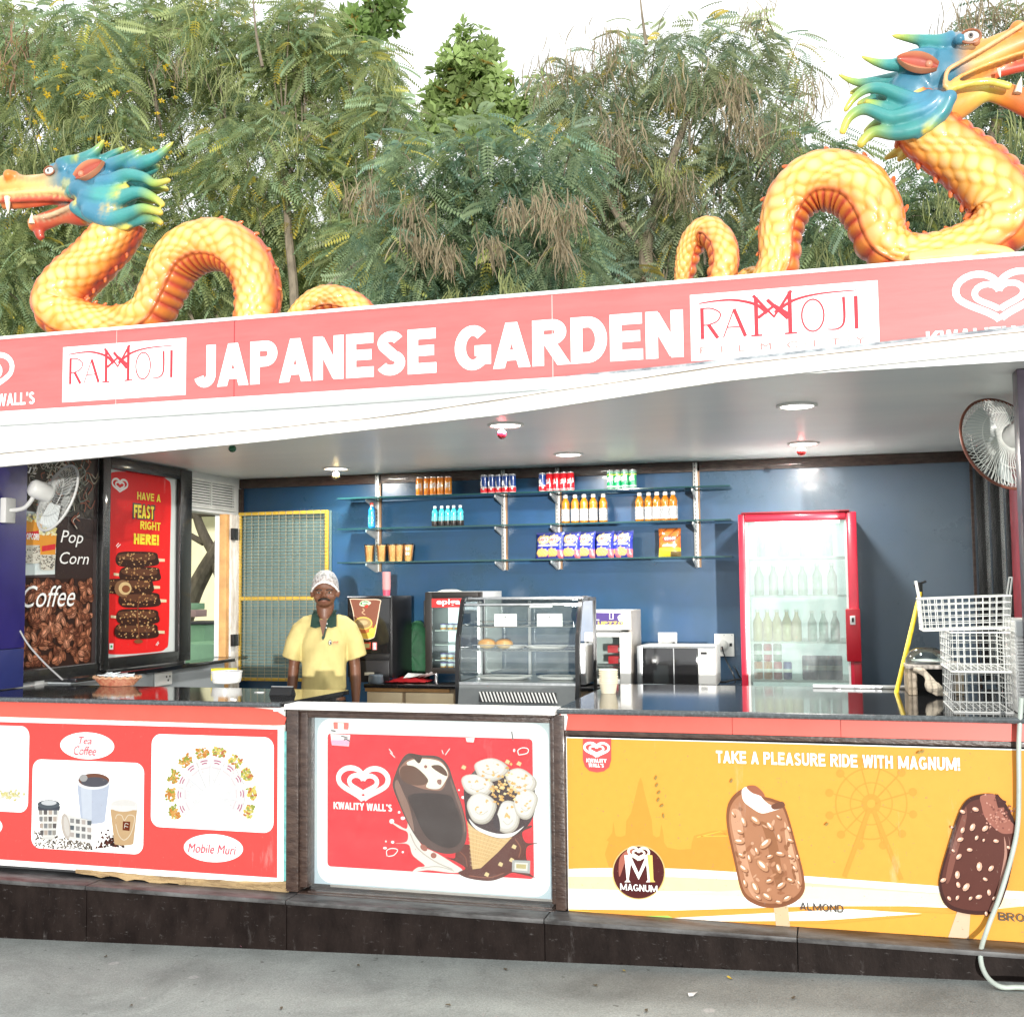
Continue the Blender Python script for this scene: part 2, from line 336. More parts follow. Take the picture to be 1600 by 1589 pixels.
# ================================================================ palette
PINK = mat('sign_vinyl', (.53, .118, .115), .42, var=.1, vscale=2.2, bump=.06, bscale=5, stretch=(1, 1, 8))
CORAL = mat('coral_vinyl', (.62, .09, .065), .38, var=.05, vscale=4)
WHITEP = mat('white_paint', (.8, .8, .78), .5, var=.04, vscale=5)
DIRTYW = mat('grimy_white_fascia', (.82, .82, .8), .5, col2=(.7, .69, .64), vscale=5, stretch=(.4, 1, 6))
CREAM = mat('aged_cream_paint', (.6, .58, .5), .6, var=.1)
WHITEV = mat('white_vinyl', (.82, .82, .8), .4)
GRAN = mat('black_granite', (.012, .012, .013), .045, var=.5, vscale=220, spec=.8)
GRANF = mat('dusty_black_granite', (.006, .0034, .0028), .55, spec=.12, col2=(.015, .01, .0085), vscale=11, bump=.12, bscale=90, stretch=(1, 1, .55))
GRANE = mat('granite_edge', (.07, .08, .085), .25, var=.3, vscale=60)
WOODB = mat('dark_brown_gloss_paint', (.026, .014, .011), .3, col2=(.07, .045, .035), vscale=14, bump=.35, bscale=45, coat=.25, stretch=(1, 1, 3))
BLACKF = mat('black_gloss_frame', (.008, .008, .008), .22, bump=.4, bscale=120, coat=.3)
BLUEW = mat('blue_gloss_wall', (.016, .066, .16), .28, col2=(.017, .055, .095), vscale=1.6, bump=.03, bscale=14, coat=.1)
CEIL = mat('grey_white_ceiling', (.8, .81, .8), .35, col2=(.72, .74, .74), vscale=1.3, stretch=(.3, 1.6, 1))
ASPH = mat('asphalt', (.31, .33, .31), .85, col2=(.25, .266, .25), vscale=2.3, bump=.5, bscale=240)
NAVY = mat('navy_panel', (.022, .016, .15), .35, var=.08)
STEEL = mat('brushed_steel', (.55, .56, .57), .3, metal=1, var=.08, vscale=30, stretch=(1, 1, .2))
CHROME = mat('chrome_trim', (.75, .76, .78), .14, metal=1)
BLKP = mat('black_plastic', (.012, .012, .013), .28)
WHP = mat('white_plastic', (.72, .72, .7), .3)
DKGREY = mat('dark_grey', (.05, .052, .055), .5)
TXW = mat('white_lettering', (.84, .84, .82), .4)
TXY = mat('yellow_lettering', (.8, .62, .02), .45)
TXB = mat('black_lettering', (.02, .02, .02), .4)
TXR = mat('crimson_lettering', (.55, .03, .06), .45)
GLASS = glassmat('clear_glass', refl=.06)
GLASSD = glassmat('dusty_glass', refl=.1, haze=.12)

FY = 4.95                      # plane of the counter fronts and of the sign board
F = Plane('Y', FY); XL = -4.44; XR = .95; YB = 7.9; ZC = 2.48; XE0, XE1 = -5.3, 1.5
LW = Plane('X', XL)
# ================================================================ setting: ground
def gz(x): return .05+.0375*max(-9, min(7, x))
mb = MB(); xs = [-300, -60, -9, -6, -4, -2, 0, 2, 4, 7, 60, 300]; ys = [-300, -40, 0, 3, 4.5, 6, 14, 40, 300]
vs = [(x, y, gz(x)-(.0 if y < 8.2 else 0)) for y in ys for x in xs]
mb.add(vs, [(j*12+i, j*12+i+1, (j+1)*12+i+1, (j+1)*12+i) for j in range(8) for i in range(11)])
g = mb.obj('asphalt_ground', ASPH, smooth=0); tag(g, 'grey asphalt ground in front of the kiosk', kind='structure')
# stains on the asphalt: small flattened spots of trodden gum
t = ASPH.node_tree; b = t.nodes['Principled BSDF']; old = b.inputs['Base Color'].links[0].from_socket
tc = nd(t, 'ShaderNodeTexCoord'); vo = nd(t, 'ShaderNodeTexVoronoi'); vo.inputs['Scale'].default_value = 2.6; t.links.new(tc.outputs['Object'], vo.inputs['Vector'])
mr = nd(t, 'ShaderNodeMapRange'); mr.inputs[1].default_value = .045; mr.inputs[2].default_value = .075; mr.inputs[3].default_value = .55; mr.inputs[4].default_value = 0
t.links.new(vo.outputs['Distance'], mr.inputs[0]); n3 = nd(t, 'ShaderNodeTexNoise'); n3.inputs['Scale'].default_value = 130; n3.inputs['Detail'].default_value = 3
t.links.new(tc.outputs['Object'], n3.inputs['Vector'])
mxa = nd(t, 'ShaderNodeMix', data_type='RGBA'); t.links.new(mr.outputs[0], mxa.inputs[0]); t.links.new(old, mxa.inputs[6]); mxa.inputs[7].default_value = (.48, .47, .46, 1)
mr2 = nd(t, 'ShaderNodeMapRange'); mr2.inputs[1].default_value = .3; mr2.inputs[2].default_value = .7; mr2.inputs[3].default_value = .8; mr2.inputs[4].default_value = 1.2
t.links.new(n3.outputs[0], mr2.inputs[0]); sc = nd(t, 'ShaderNodeVectorMath', operation='SCALE'); t.links.new(mxa.outputs[2], sc.inputs[0]); t.links.new(mr2.outputs[0], sc.inputs['Scale'])
t.links.new(sc.outputs[0], b.inputs['Base Color'])

# ================================================================ kiosk building
K = thing('kiosk', 'open fronted food kiosk with black granite base and blue back wall', 'kiosk', (-1.8, FY, 0))
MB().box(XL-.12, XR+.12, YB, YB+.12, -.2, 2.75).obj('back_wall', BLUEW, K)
MB().box(XL+.001, XR-.001, YB-.02, YB-.002, ZC-.075, ZC-.003, .003).obj('wall_trim', WOODB, K)
MB().box(XL+.001, XL+.035, YB-.03, YB-.003, .9, ZC-.08, .003).obj('wall_trim', WOODB, K)
MB().box(XR-.03, XR-.002, YB-.022, YB-.003, .9, ZC-.08, .003).obj('wall_trim', WOODB, K)
MB().box(XL-.12, XR+.12, 4.73, YB, ZC, ZC+.05).obj('ceiling', CEIL, K)
MB().box(XE0, XE1, 5.0, 8.2, 2.76, 2.84).obj('roof_slab', mat('roof_cement', (.3, .3, .28), .8, var=.2), K)
yd0, yd1 = PX(291, 900, XL).y, PX(357, 900, XL).y; zd = PX(320, 800, XL).z
mb = MB().box(XL-.12, XL, 4.6, yd0-.0, -.2, 2.75).box(XL-.12, XL, yd0, yd1, zd, 2.75).box(XL-.12, XL, yd1, YB, -.2, 2.75)
mb.obj('left_wall', mat('grey_white_wall', (.62, .63, .62), .6, var=.06), K)
# right hand wall: dark frames holding panes over a low wall
MB().box(XR, XR+.12, 4.96, YB, -.2, 1.0).obj('right_wall', mat('dim_blue_wall', (.06, .085, .11), .5, var=.15), K)
MB().box(XR, XR+.12, 4.96, YB, 2.44, 2.75).obj('right_wall', MATS['dim_blue_wall'], K)
for y, w in ((7.62, .12), (6.98, .09), (6.42, .07)):
    MB().box(XR-.03, XR+.08, y, y+w, 1.0, 2.44, .012).obj('window_post', BLACKF, K)
MB().box(XR+.02, XR+.03, 6.49, 7.62, 1.0, 2.44).obj('window_or_added_pane', GLASSD, K)
MB().box(XR+.035, XR+.045, 6.99, 7.62, 1.0, 2.44).obj('window_board', mat('grey_board_behind_pane', (.24, .27, .27), .3, col2=(.13, .15, .14), vscale=5), K)
MB().box(XR+.02, XR+.03, 5.06, 6.1, 1.0, 2.44).obj('window_or_added_pane', GLASS, K)  # unseen clear pane, added in place of red panel so light reaches the back wall
MB().box(XR-.01, XR+.07, 6.12, 6.41, 1.0, 2.44, .004).obj('red_side_panel', mat('deep_red_panel', (.24, .03, .04), .3, var=.3, vscale=6), K, label='dull red side panel behind the white slatted cooler')
MB().box(.765, .9, 4.9, 5.02, .18, 2.5, .006).obj('corner_post', mat('plum_black_post', (.03, .022, .034), .3, var=.3), K)
# granite base in slabs with seams, ledge on top
seams = [PY(x, 1440, 4.8).x for x in (-160, 135, 448, 851, 1245)]+[XE1]
seams[0] = XE0
for i in range(5):
    a, c = seams[i]+.002, seams[i+1]-.002
    pts = [(a, 4.8, gz(a)-.05), (c, 4.8, gz(c)-.05), (c, 4.8, .165), (a, 4.8, .165)]
    MB().prism(pts, (0, .04, 0)).obj('base_slab', GRANF, K, smooth=0)
    MB().box(a, c, 4.785, 4.99, .167, .187, .004).obj('ledge_slab', mat('dusty_ledge', (.02, .018, .018), .4, spec=.3, col2=(.12, .12, .12), vscale=9, stretch=(.5, 1.5, 1)), K)
mb = MB().box(XE0, XE1, 4.84, 4.9, -.3, .166); mb.obj('base_core', DKGREY, K)
MB().box(XL, XR, 4.9, YB, -.2, .0).obj('floor', mat('kiosk_floor', (.6, .58, .55), .5), K)
# eave: white board with a sloping back strip, sagging out of line with the sign
def strip(lo, hi):
    mb = MB(); n = len(lo); mb.add(lo+hi, [(i, i+1, n+i+1, n+i) for i in range(n-1)]); return mb
xs = list(range(-60, 1761, 70))
def interp(tab, x):
    if x <= tab[0][0]: a, b = tab[0], tab[1]
    elif x >= tab[-1][0]: a, b = tab[-2], tab[-1]
    else:
        for a, b in zip(tab, tab[1:]):
            if a[0] <= x <= b[0]: break
    return a[1]+(b[1]-a[1])*(x-a[0])/(b[0]-a[0])
EB = [(0, 729), (410, 690), (800, 646), (1120, 597), (1350, 572), (1600, 547)]; EM = [(0, 709), (185, 692), (410, 671), (600, 652), (800, 622), (950, 600), (1120, 573), (1400, 542), (1600, 519)]; ET = [(0, 656), (410, 631), (800, 600), (1080, 572), (1130, 566), (1400, 536), (1600, 513)]
bot = [PY(x, interp(EB, x), 4.70) for x in xs]; mid = [PY(x, interp(EM, x), 4.70) for x in xs]; top = [PY(x, interp(ET, x), 4.92) for x in xs]
bot2 = [p+Vector((0, .032, 0)) for p in bot]
mb = strip(bot, mid); mb.v += []; n = len(xs)
o = strip(bot, mid); o.add(bot+bot2, [(i+1, i, n+i, n+i+1) for i in range(n-1)]); o.add(bot2+[p+Vector((0, .032, 0)) for p in mid], [(i+1, i, n+i, n+i+1) for i in range(n-1)])
o.obj('eave_board', DIRTYW, K, smooth=20)
strip([p+Vector((0, .002, .0035)) for p in mid], top).obj('eave_flashing', mat('flashing_white', (.82, .83, .82), .45, col2=(.7, .76, .78), vscale=2.5, stretch=(.5, 1, 3)), K, smooth=20)
mb = MB(); mb.tube([p+Vector((0, -.001+random.uniform(-.001, .001), random.uniform(-.002, .003))) for p in mid], .0024, 5); mb.obj('flashing_seam', mat('rusty_seam', (.25, .2, .14), .8, var=.4, vscale=20), K)
mb = MB(); mb.tube([p+Vector((0, .012, .006)) for p in top], .009, 6); mb.obj('sign_bottom_rail', mat('weathered_rail', (.42, .45, .46), .6, col2=(.12, .14, .16), vscale=12), K)
# soffit between eave board and ceiling
strip(bot2, [Vector((p.x, 4.95, ZC+.02)) for p in bot2]).obj('soffit', CEIL, K, smooth=0)
# courtyard seen through the side door
MB().box(-7.9, -7.7, 7.5, 14, -.6, 3.4).obj('courtyard_wall', mat('pale_yellow_wall', (.56, .54, .28), .7, col2=(.48, .48, .25), vscale=1.5))
tag(bpy.data.objects['courtyard_wall'], 'pale yellow courtyard wall seen through the side door', 'wall')
MB().box(-9.5, -4.6, 12.4, 12.55, -.6, 3.2).obj('courtyard_wall', mat('pale_cream_wall', (.55, .53, .36), .7, var=.06))
tag(bpy.data.objects['courtyard_wall.001'], 'cream courtyard wall behind the green steps', 'wall')
st = thing('step_planter', 'pale green stepped planter outside the side door', 'planter', (-5.6, 8.6, 0))
GRN = mat('mint_green_paint', (.3, .55, .33), .5, var=.08)
def pxbox(px0, px1, y0, y1, Yf, dep, bev=0):
    a = PY(px0, y1, Yf); c = PY(px1, y0, Yf); return (a.x, c.x, Yf, Yf+dep, a.z, c.z, bev)
MB().box(*pxbox(268, 365, 1006, 1130, 8.6, .5, .01)).obj('step', GRN, st)
MB().box(*pxbox(262, 320, 976, 1010, 9.2, .5, .01)).obj('step', GRN, st)
MB().box(*pxbox(268, 322, 972, 975.5, 9.15, .5, .004)).obj('capping', DKGREY, st)
MB().box(*pxbox(262, 306, 953, 964, 9.5, .2, .004)).obj('pink_block', mat('dusty_pink_block', (.5, .33, .3), .6), st)
MB().box(*pxbox(262, 294, 943, 953, 9.55, .3, .004)).obj('green_block', GRN, st)
BARK = mat('grey_brown_bark', (.17, .14, .1), .85, var=.35, vscale=12, bump=.8, bscale=30, stretch=(1, 1, .4))
bt = thing('courtyard_tree', 'bare forked grey tree trunk outside the side door', 'tree', PY(290, 960, 10.0))
for pts, r in (([(288, 965), (303, 925), (322, 888), (345, 850), (368, 810), (390, 770)], [.1, .088, .08, .07, .06, .05]),
               ([(336, 868), (318, 835), (305, 800), (298, 770)], [.055, .05, .04, .035]), ([(318, 848), (300, 838), (280, 824), (260, 812)], [.035, .03, .024, .02]),
               ([(337, 880), (346, 915), (356, 950), (362, 985)], [.05, .045, .04, .035]), ([(268, 830), (292, 808), (315, 802), (350, 803)], [.05, .042, .036, .03])):
    MB().tube(cr([PY(x, y, 10.0) for x, y in pts], 5), list(np.interp(np.linspace(0, 1, (len(pts)-1)*5+1), np.linspace(0, 1, len(r)), r)), 10).obj('limb' if r[0] < .09 else 'trunk', BARK, bt)
# vent over the door
V = thing('wall_vent', 'white slatted air vent above the side door', 'vent', (XL, 7.4, 2.3))
ya, yb_ = PX(292, 770, XL).y, PX(366, 790, XL).y; z0, z1 = PX(330, 792, XL).z, PX(330, 755, XL).z
MB().box(XL+.002, XL+.006, ya, yb_-.04, z0, z1).obj('vent_back', DKGREY, V)
SLAT = mat('vent_slat_white', (.66, .66, .63), .45, var=.1)
for sgn, (a, c, e, f_) in enumerate(((ya-.02, yb_, z1, z1+.02), (ya-.02, yb_, z0-.02, z0), (yb_-.03, yb_, z0, z1))):
    MB().box(XL+.002, XL+.02, a, c, e, f_, .003).obj('vent_frame', SLAT, V)
for i in range(9):
    z = z0+(z1-z0)*(i+.5)/9; MB().add([(XL+.018, ya, z-.0085), (XL+.018, yb_-.03, z-.0085), (XL+.016, yb_-.03, z+.0045), (XL+.016, ya, z+.0045)], [(0, 1, 2, 3)]).obj('slat', SLAT, V, smooth=0)
MB().box(XL+.003, XL+.02, ya+.3, ya+.315, z0, z1).obj('mullion', SLAT, V)
# door jamb and wire grille door standing open against the back wall
J = thing('door_jamb', 'peeling white door jamb with black hinges beside the wire grille', 'door frame', (XL, 7.75, 0))
jy0, jy1 = PX(353, 900, XL).y, PX(369, 900, XL).y
MB().box(XL-.02, XL+.045, jy0, jy1-.02, 0, zd+.0, .004).obj('jamb', mat('peeling_white', (.72, .71, .68), .6, col2=(.4, .34, .28), vscale=16, stretch=(1, 1, .3)), J)
MB().box(XL-.03, XL+.03, jy0-.05, jy0-.003, 0, zd, .003).obj('jamb_edge', mat('tan_wood', (.5, .27, .1), .5, var=.2), J)
for y in (835, 1000):
    p = PX(366, y, XL+.05); MB().box(XL+.045, XL+.075, p.y-.05, p.y+.02, p.z-.045, p.z+.045, .004).obj('hinge', BLKP, J)
G = thing('grille_door', 'yellow framed wire mesh grille door in front of the blue wall', 'grille door', (-4.1, 7.82, .9))
GP = 7.82; YF = mat('ochre_frame', (.42, .27, .03), .45, var=.15); x0, x1 = PY(373, 900, GP).x, PY(513, 900, GP).x; zt, zb = PY(440, 799, GP).z, PY(440, 1064, GP).z
MB().box(x0, x1, 7.872, 7.885, zb, zt).obj('backing_pane', mat('grey_green_pane', (.085, .14, .14), .3, col2=(.11, .17, .165), vscale=4), G)
for a in ((x0, x0+.022, zb, zt), (x1-.025, x1, zb, zt), (x0+.023, x1-.026, zt-.025, zt), (x0+.023, x1-.026, zb, zb+.025), (x0+.023, x1-.026, PY(440, 935, GP).z-.014, PY(440, 935, GP).z+.014)):
    MB().box(a[0], a[1], GP-.012, GP+.012, a[2], a[3], .003).obj('frame_bar', YF, G)
mb = MB(); WM = mat('dull_brass_wire', (.26, .23, .15), .5, metal=.3)
for i in range(1, 13): x = x0+(x1-x0)*i/13; mb.tube([(x, GP-.013, zb), (x, GP-.013, zt)], .0022, 5)
for i in range(1, 50): z = zb+(zt-zb)*i/50; mb.tube([(x0, GP-.017, z), (x1, GP-.017, z)], .0017, 4)
mb.obj('wire_mesh', WM, G, kind='stuff')
# downlights and baubles on the ceiling
for i, (x, y, lb) in enumerate(((790, 663, 'round ceiling downlight above the red bauble near the middle'), (888, 709, 'round ceiling downlight over the glass shelves'), (1245, 633, 'round ceiling downlight nearest the eave at the right'),
                   (1255, 692, 'round ceiling downlight with a red bauble above the tall red fridge'), (525, 731, 'round ceiling downlight above the gold bauble'))):
    p = PZ(x, y, ZC); d = thing('downlight', lb, 'ceiling light', (p.x, p.y, ZC), 'recessed ceiling downlights')
    MB().lathe([(.098, 0), (.098, -.006), (.09, -.012), (.078, -.006)], (p.x, p.y, ZC-.001), 28).obj('rim', WHP, d)
    al = bpy.data.lights.new('downlight_lamp', 'AREA'); al.shape = 'DISK'; al.size = .15; al.energy = 24; al.color = (1, .97, .9); ao = bpy.data.objects.new('downlight_lamp', al); COL.objects.link(ao); ao.parent = d; ao.location = (0, 0, -.014)
    MB().lathe([(.078, -.009), (.05, -.0095), (.001, -.01)], (p.x, p.y, ZC), 28).obj('diffuser', mat('lamp_glow', (1, 1, 1), .4, emit=5, emcol=(1, .98, .92)), d)
for x, y, r, col, lb in ((363, 701, .02, (.0, .09, .03), 'small green bauble hanging under the eave'), (525, 744, .028, (.3, .22, .08), 'small gold bauble hanging below the left downlight'),
                      (784, 679, .025, (.3, .008, .02), 'small red bauble hanging below the middle downlight'), (1252, 706, .027, (.28, .01, .01), 'small dark red bauble near the back wall trim')):
    Y = 5.1 if y == 701 else PZ(x, {744: 731, 679: 663, 706: 692}[y], ZC).y; p = PY(x, y, Y)
    d = thing('bauble', lb, 'bauble', p, 'baubles hung from the ceiling')
    MB().ball(p, r, 16, 10).obj('ball', mat('bauble%d' % x, col, .12, metal=.6, coat=1), d)
    MB().lathe([(.006, 0), (.006, .01)], (p.x, p.y, p.z+r*.97), 8).obj('cap', CHROME, d); MB().tube([(p.x, p.y, p.z+r), (p.x, p.y, max(ZC, p.z+r+.02))], .001, 4).obj('thread', DKGREY, d)

# flash glare painted into the blue as grey towards the right, plus dark scuffs
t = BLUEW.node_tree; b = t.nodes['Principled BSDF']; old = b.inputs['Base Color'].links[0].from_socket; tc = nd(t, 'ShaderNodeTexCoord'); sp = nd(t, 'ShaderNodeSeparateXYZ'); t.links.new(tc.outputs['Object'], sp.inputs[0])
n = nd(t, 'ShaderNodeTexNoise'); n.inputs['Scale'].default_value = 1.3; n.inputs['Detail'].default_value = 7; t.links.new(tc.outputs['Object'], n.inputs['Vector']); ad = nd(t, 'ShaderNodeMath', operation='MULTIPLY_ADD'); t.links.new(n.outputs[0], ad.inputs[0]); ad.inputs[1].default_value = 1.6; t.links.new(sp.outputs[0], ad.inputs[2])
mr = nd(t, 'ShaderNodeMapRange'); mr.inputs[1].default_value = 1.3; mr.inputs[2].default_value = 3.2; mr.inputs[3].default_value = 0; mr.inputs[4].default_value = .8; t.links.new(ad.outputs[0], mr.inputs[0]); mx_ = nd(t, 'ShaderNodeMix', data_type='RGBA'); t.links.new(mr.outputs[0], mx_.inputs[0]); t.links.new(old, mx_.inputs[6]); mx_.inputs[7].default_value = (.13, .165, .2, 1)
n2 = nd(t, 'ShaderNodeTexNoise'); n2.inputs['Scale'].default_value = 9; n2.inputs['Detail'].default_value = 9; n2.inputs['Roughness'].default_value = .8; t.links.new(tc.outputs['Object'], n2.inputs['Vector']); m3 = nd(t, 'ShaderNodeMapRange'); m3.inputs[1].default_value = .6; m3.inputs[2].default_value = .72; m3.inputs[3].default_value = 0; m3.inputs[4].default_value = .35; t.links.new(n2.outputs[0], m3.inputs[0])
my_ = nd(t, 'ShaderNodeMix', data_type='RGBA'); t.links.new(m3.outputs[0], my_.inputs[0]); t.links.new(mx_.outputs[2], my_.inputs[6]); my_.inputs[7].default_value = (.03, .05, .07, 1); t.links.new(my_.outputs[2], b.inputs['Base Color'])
# scratches on the granite base: thin pale streaks
t = GRANF.node_tree; b = t.nodes['Principled BSDF']; old = b.inputs['Base Color'].links[0].from_socket; tc = nd(t, 'ShaderNodeTexCoord')
for sc_, st_, lo, hi, am in ((16, (1, 1, .3), .6, .7, .2), (34, (.5, 1, 1.4), .6, .67, .35), (90, (1, 1, .25), .64, .7, .5)):
    mp = nd(t, 'ShaderNodeMapping'); mp.inputs['Scale'].default_value = st_; mp.inputs['Rotation'].default_value = (0, .3 if sc_ > 20 else .04, 0); t.links.new(tc.outputs['Object'], mp.inputs[0]); n = nd(t, 'ShaderNodeTexNoise'); n.inputs['Scale'].default_value = sc_; n.inputs['Detail'].default_value = 10; n.inputs['Roughness'].default_value = .75; t.links.new(mp.outputs[0], n.inputs['Vector'])
    mr = nd(t, 'ShaderNodeMapRange'); mr.inputs[1].default_value = lo; mr.inputs[2].default_value = hi; mr.inputs[3].default_value = 0; mr.inputs[4].default_value = am; t.links.new(n.outputs[0], mr.inputs[0]); mx_ = nd(t, 'ShaderNodeMix', data_type='RGBA'); t.links.new(mr.outputs[0], mx_.inputs[0]); t.links.new(old, mx_.inputs[6]); mx_.inputs[7].default_value = (.16, .15, .145, 1); old = mx_.outputs[2]
t.links.new(old, b.inputs['Base Color'])

# wear on the asphalt: darker trodden patches and fine cracks
t = ASPH.node_tree; b = t.nodes['Principled BSDF']; old = b.inputs['Base Color'].links[0].from_socket; tc = nd(t, 'ShaderNodeTexCoord'); n = nd(t, 'ShaderNodeTexNoise'); n.inputs['Scale'].default_value = 1.1; n.inputs['Detail'].default_value = 10; n.inputs['Roughness'].default_value = .72; n.inputs['Distortion'].default_value = 1.2; t.links.new(tc.outputs['Object'], n.inputs['Vector'])
mr = nd(t, 'ShaderNodeMapRange'); mr.inputs[1].default_value = .44; mr.inputs[2].default_value = .7; mr.inputs[3].default_value = 1.05; mr.inputs[4].default_value = .68; t.links.new(n.outputs[0], mr.inputs[0]); sc = nd(t, 'ShaderNodeVectorMath', operation='SCALE'); t.links.new(old, sc.inputs[0]); t.links.new(mr.outputs[0], sc.inputs['Scale'])
v2 = nd(t, 'ShaderNodeTexNoise'); v2.inputs['Scale'].default_value = 26; v2.inputs['Detail'].default_value = 2; t.links.new(tc.outputs['Object'], v2.inputs['Vector']); m2 = nd(t, 'ShaderNodeMapRange'); m2.inputs[1].default_value = .7; m2.inputs[2].default_value = .76; m2.inputs[3].default_value = 0; m2.inputs[4].default_value = .7; t.links.new(v2.outputs[0], m2.inputs[0])
mz = nd(t, 'ShaderNodeMix', data_type='RGBA'); t.links.new(m2.outputs[0], mz.inputs[0]); t.links.new(sc.outputs[0], mz.inputs[6]); mz.inputs[7].default_value = (.07, .07, .065, 1); t.links.new(mz.outputs[2], b.inputs['Base Color'])
# ================================================================ sign board over the kiosk
S = thing('sign_board', 'long pink sign board with big white block letters above the kiosk', 'sign', (-1.7, FY, 2.75))
ZT = 2.968; ZB = 2.52
sx = [XE0, F.uv(181, 600)[0], F.uv(366, 560)[0], F.uv(863, 520)[0], XE1]
for i in range(4): MB().box(sx[i]+.0025, sx[i+1]-.0025, FY+.0, FY+.03, ZB, ZT-.012).obj('panel', PINK, S)
for i in (1, 2, 3): MB().box(sx[i]-.0024, sx[i]+.0024, FY+.002, FY+.03, ZB, ZT-.012).obj('panel_seam', mat('seam%d' % i, (.35, .03, .04) if i == 2 else (.7, .45, .43), .6), S)
MB().box(XE0, XE1, FY-.012, FY+.12, ZT-.011, ZT+.006, .002).obj('top_rail', WHITEP, S)
MB().box(XE0, XE1, FY+.031, FY+.11, ZB, ZT-.012).obj('sign_box', DKGREY, S)
SG = (0, 0, 1)
for s_, x0, x1, zoff in (('JAPANESE', 304, 682, 0), ('GARDEN', 711, 1068, 0)):
    zb = F.uv((x0+x1)/2, 607+(558-607)*((x0+x1)/2-303)/(765))[1]; zt = F.uv((x0+x1)/2, 541+(484-541)*((x0+x1)/2-303)/765)[1]
    block(s_, F, F.uv(x0, 570)[0], F.uv(x1, 530)[0], zb, zt, TXW, S, t=.235, gap=.055, off=.003, each=True)
PKI = (.42, .045, .06)
def ramoji(x0, x1, ztp, zbt, faint):
    """white plate with the thin art-deco letters, the two peaks of the M crossing under a long swash"""
    w, h = x1-x0, ztp-zbt; A = Art(F, .002)
    A.poly([(x0, zbt), (x1, zbt), (x1, ztp), (x0, ztp)], (.83, .82, .81), True); A.lift(.0006)
    q = lambda pts: [(x0+a*w, ztp-b*h) for a, b in pts]
    st = lambda pts, t=.012, sm=0, w1=None: (A.stroke(q(pts), t*w, PKI, True, sm, None if w1 is None else w1*w))
    T = .02
    st([(.065, .21), (.065, .68)], T); st([(.065, .22), (.12, .23), (.165, .31), (.15, .42), (.1, .47), (.07, .47)], .008, 5); st([(.1, .47), (.15, .68)], T)
    st([(.18, .68), (.24, .26)], .007); st([(.24, .26), (.3, .68)], T); st([(.2, .53), (.28, .53)], .007)
    for a, b in ((.345, .57),):
        st([(.36, .11), (.36, .68)], .022); st([(.345, .08), (.455, .42), (.55, .05)], .018); st([(.37, .42), (.46, .25), (.545, .42)], .018)
        st([(.42, .16), (.53, .46)], .02); st([(.54, .06), (.54, .68)], .022); st([(.33, .68), (.39, .68)], .01); st([(.51, .68), (.575, .68)], .01)
    A.stroke(q([(.66+.058*math.cos(t), .44+.235*math.sin(t)) for t in np.linspace(0, 2*math.pi, 30)]), .009*w, PKI, True)
    st([(.655, .21), (.65, .67)], .001); st([(.822, .2), (.822, .55), (.79, .66), (.735, .66)], T*.8, 6, .006); st([(.885, .2), (.885, .68)], .02)
    st([(.05, .14), (.15, .12), (.25, .13), (.36, .22), (.42, .36)], .007, 6, .02); st([(.46, .36), (.56, .2), (.7, .13), (.89, .12)], .02, 6, .005)
    A.obj('film_city_plate', S)
    text('F · I · L · M · C · I · T · Y', F, x0+.05*w, x0+.93*w, zbt+.1*h, zbt+.2*h, mat('faint_pink%d' % faint, (.68, .5, .48) if faint else (.42, .16, .15), .5), S, off=.0042)
a, b = F.uv(98, 600), F.uv(291, 580); zt = (F.uv(100, 544)[1]+F.uv(291, 527)[1])/2; zb = (F.uv(98, 630)[1]+F.uv(291, 616)[1])/2
ramoji(a[0], b[0], zt, zb, 1)
a, b = F.uv(1079, 510), F.uv(1373, 490); zt = (F.uv(1079, 461)[1]+F.uv(1370, 439)[1])/2; zb = (F.uv(1081, 566)[1]+F.uv(1374, 545)[1])/2
ramoji(a[0], b[0], zt, zb, 0)
A = Art(F, .002); u = F.uv(1561, 465); A.heart(u[0], u[1], .335, .205, (.83, .82, .81), True); A.obj('heart_emblem', S)
A = Art(F, .002); u = F.uv(-22, 588); A.heart(u[0], u[1], .335, .215, (.83, .82, .81), True); A.obj('heart_emblem', S)
block("KWALITY WALL'S", F, F.uv(1447, 530)[0], F.uv(1447, 530)[0]+.66, F.uv(1500, 541)[1], F.uv(1500, 515)[1], TXW, S, t=.2, off=.003)
block("KWALITY WALL'S", F, F.uv(55, 625)[0]-.55, F.uv(55, 625)[0], F.uv(30, 633)[1], F.uv(30, 614)[1], TXW, S, t=.2, off=.003)
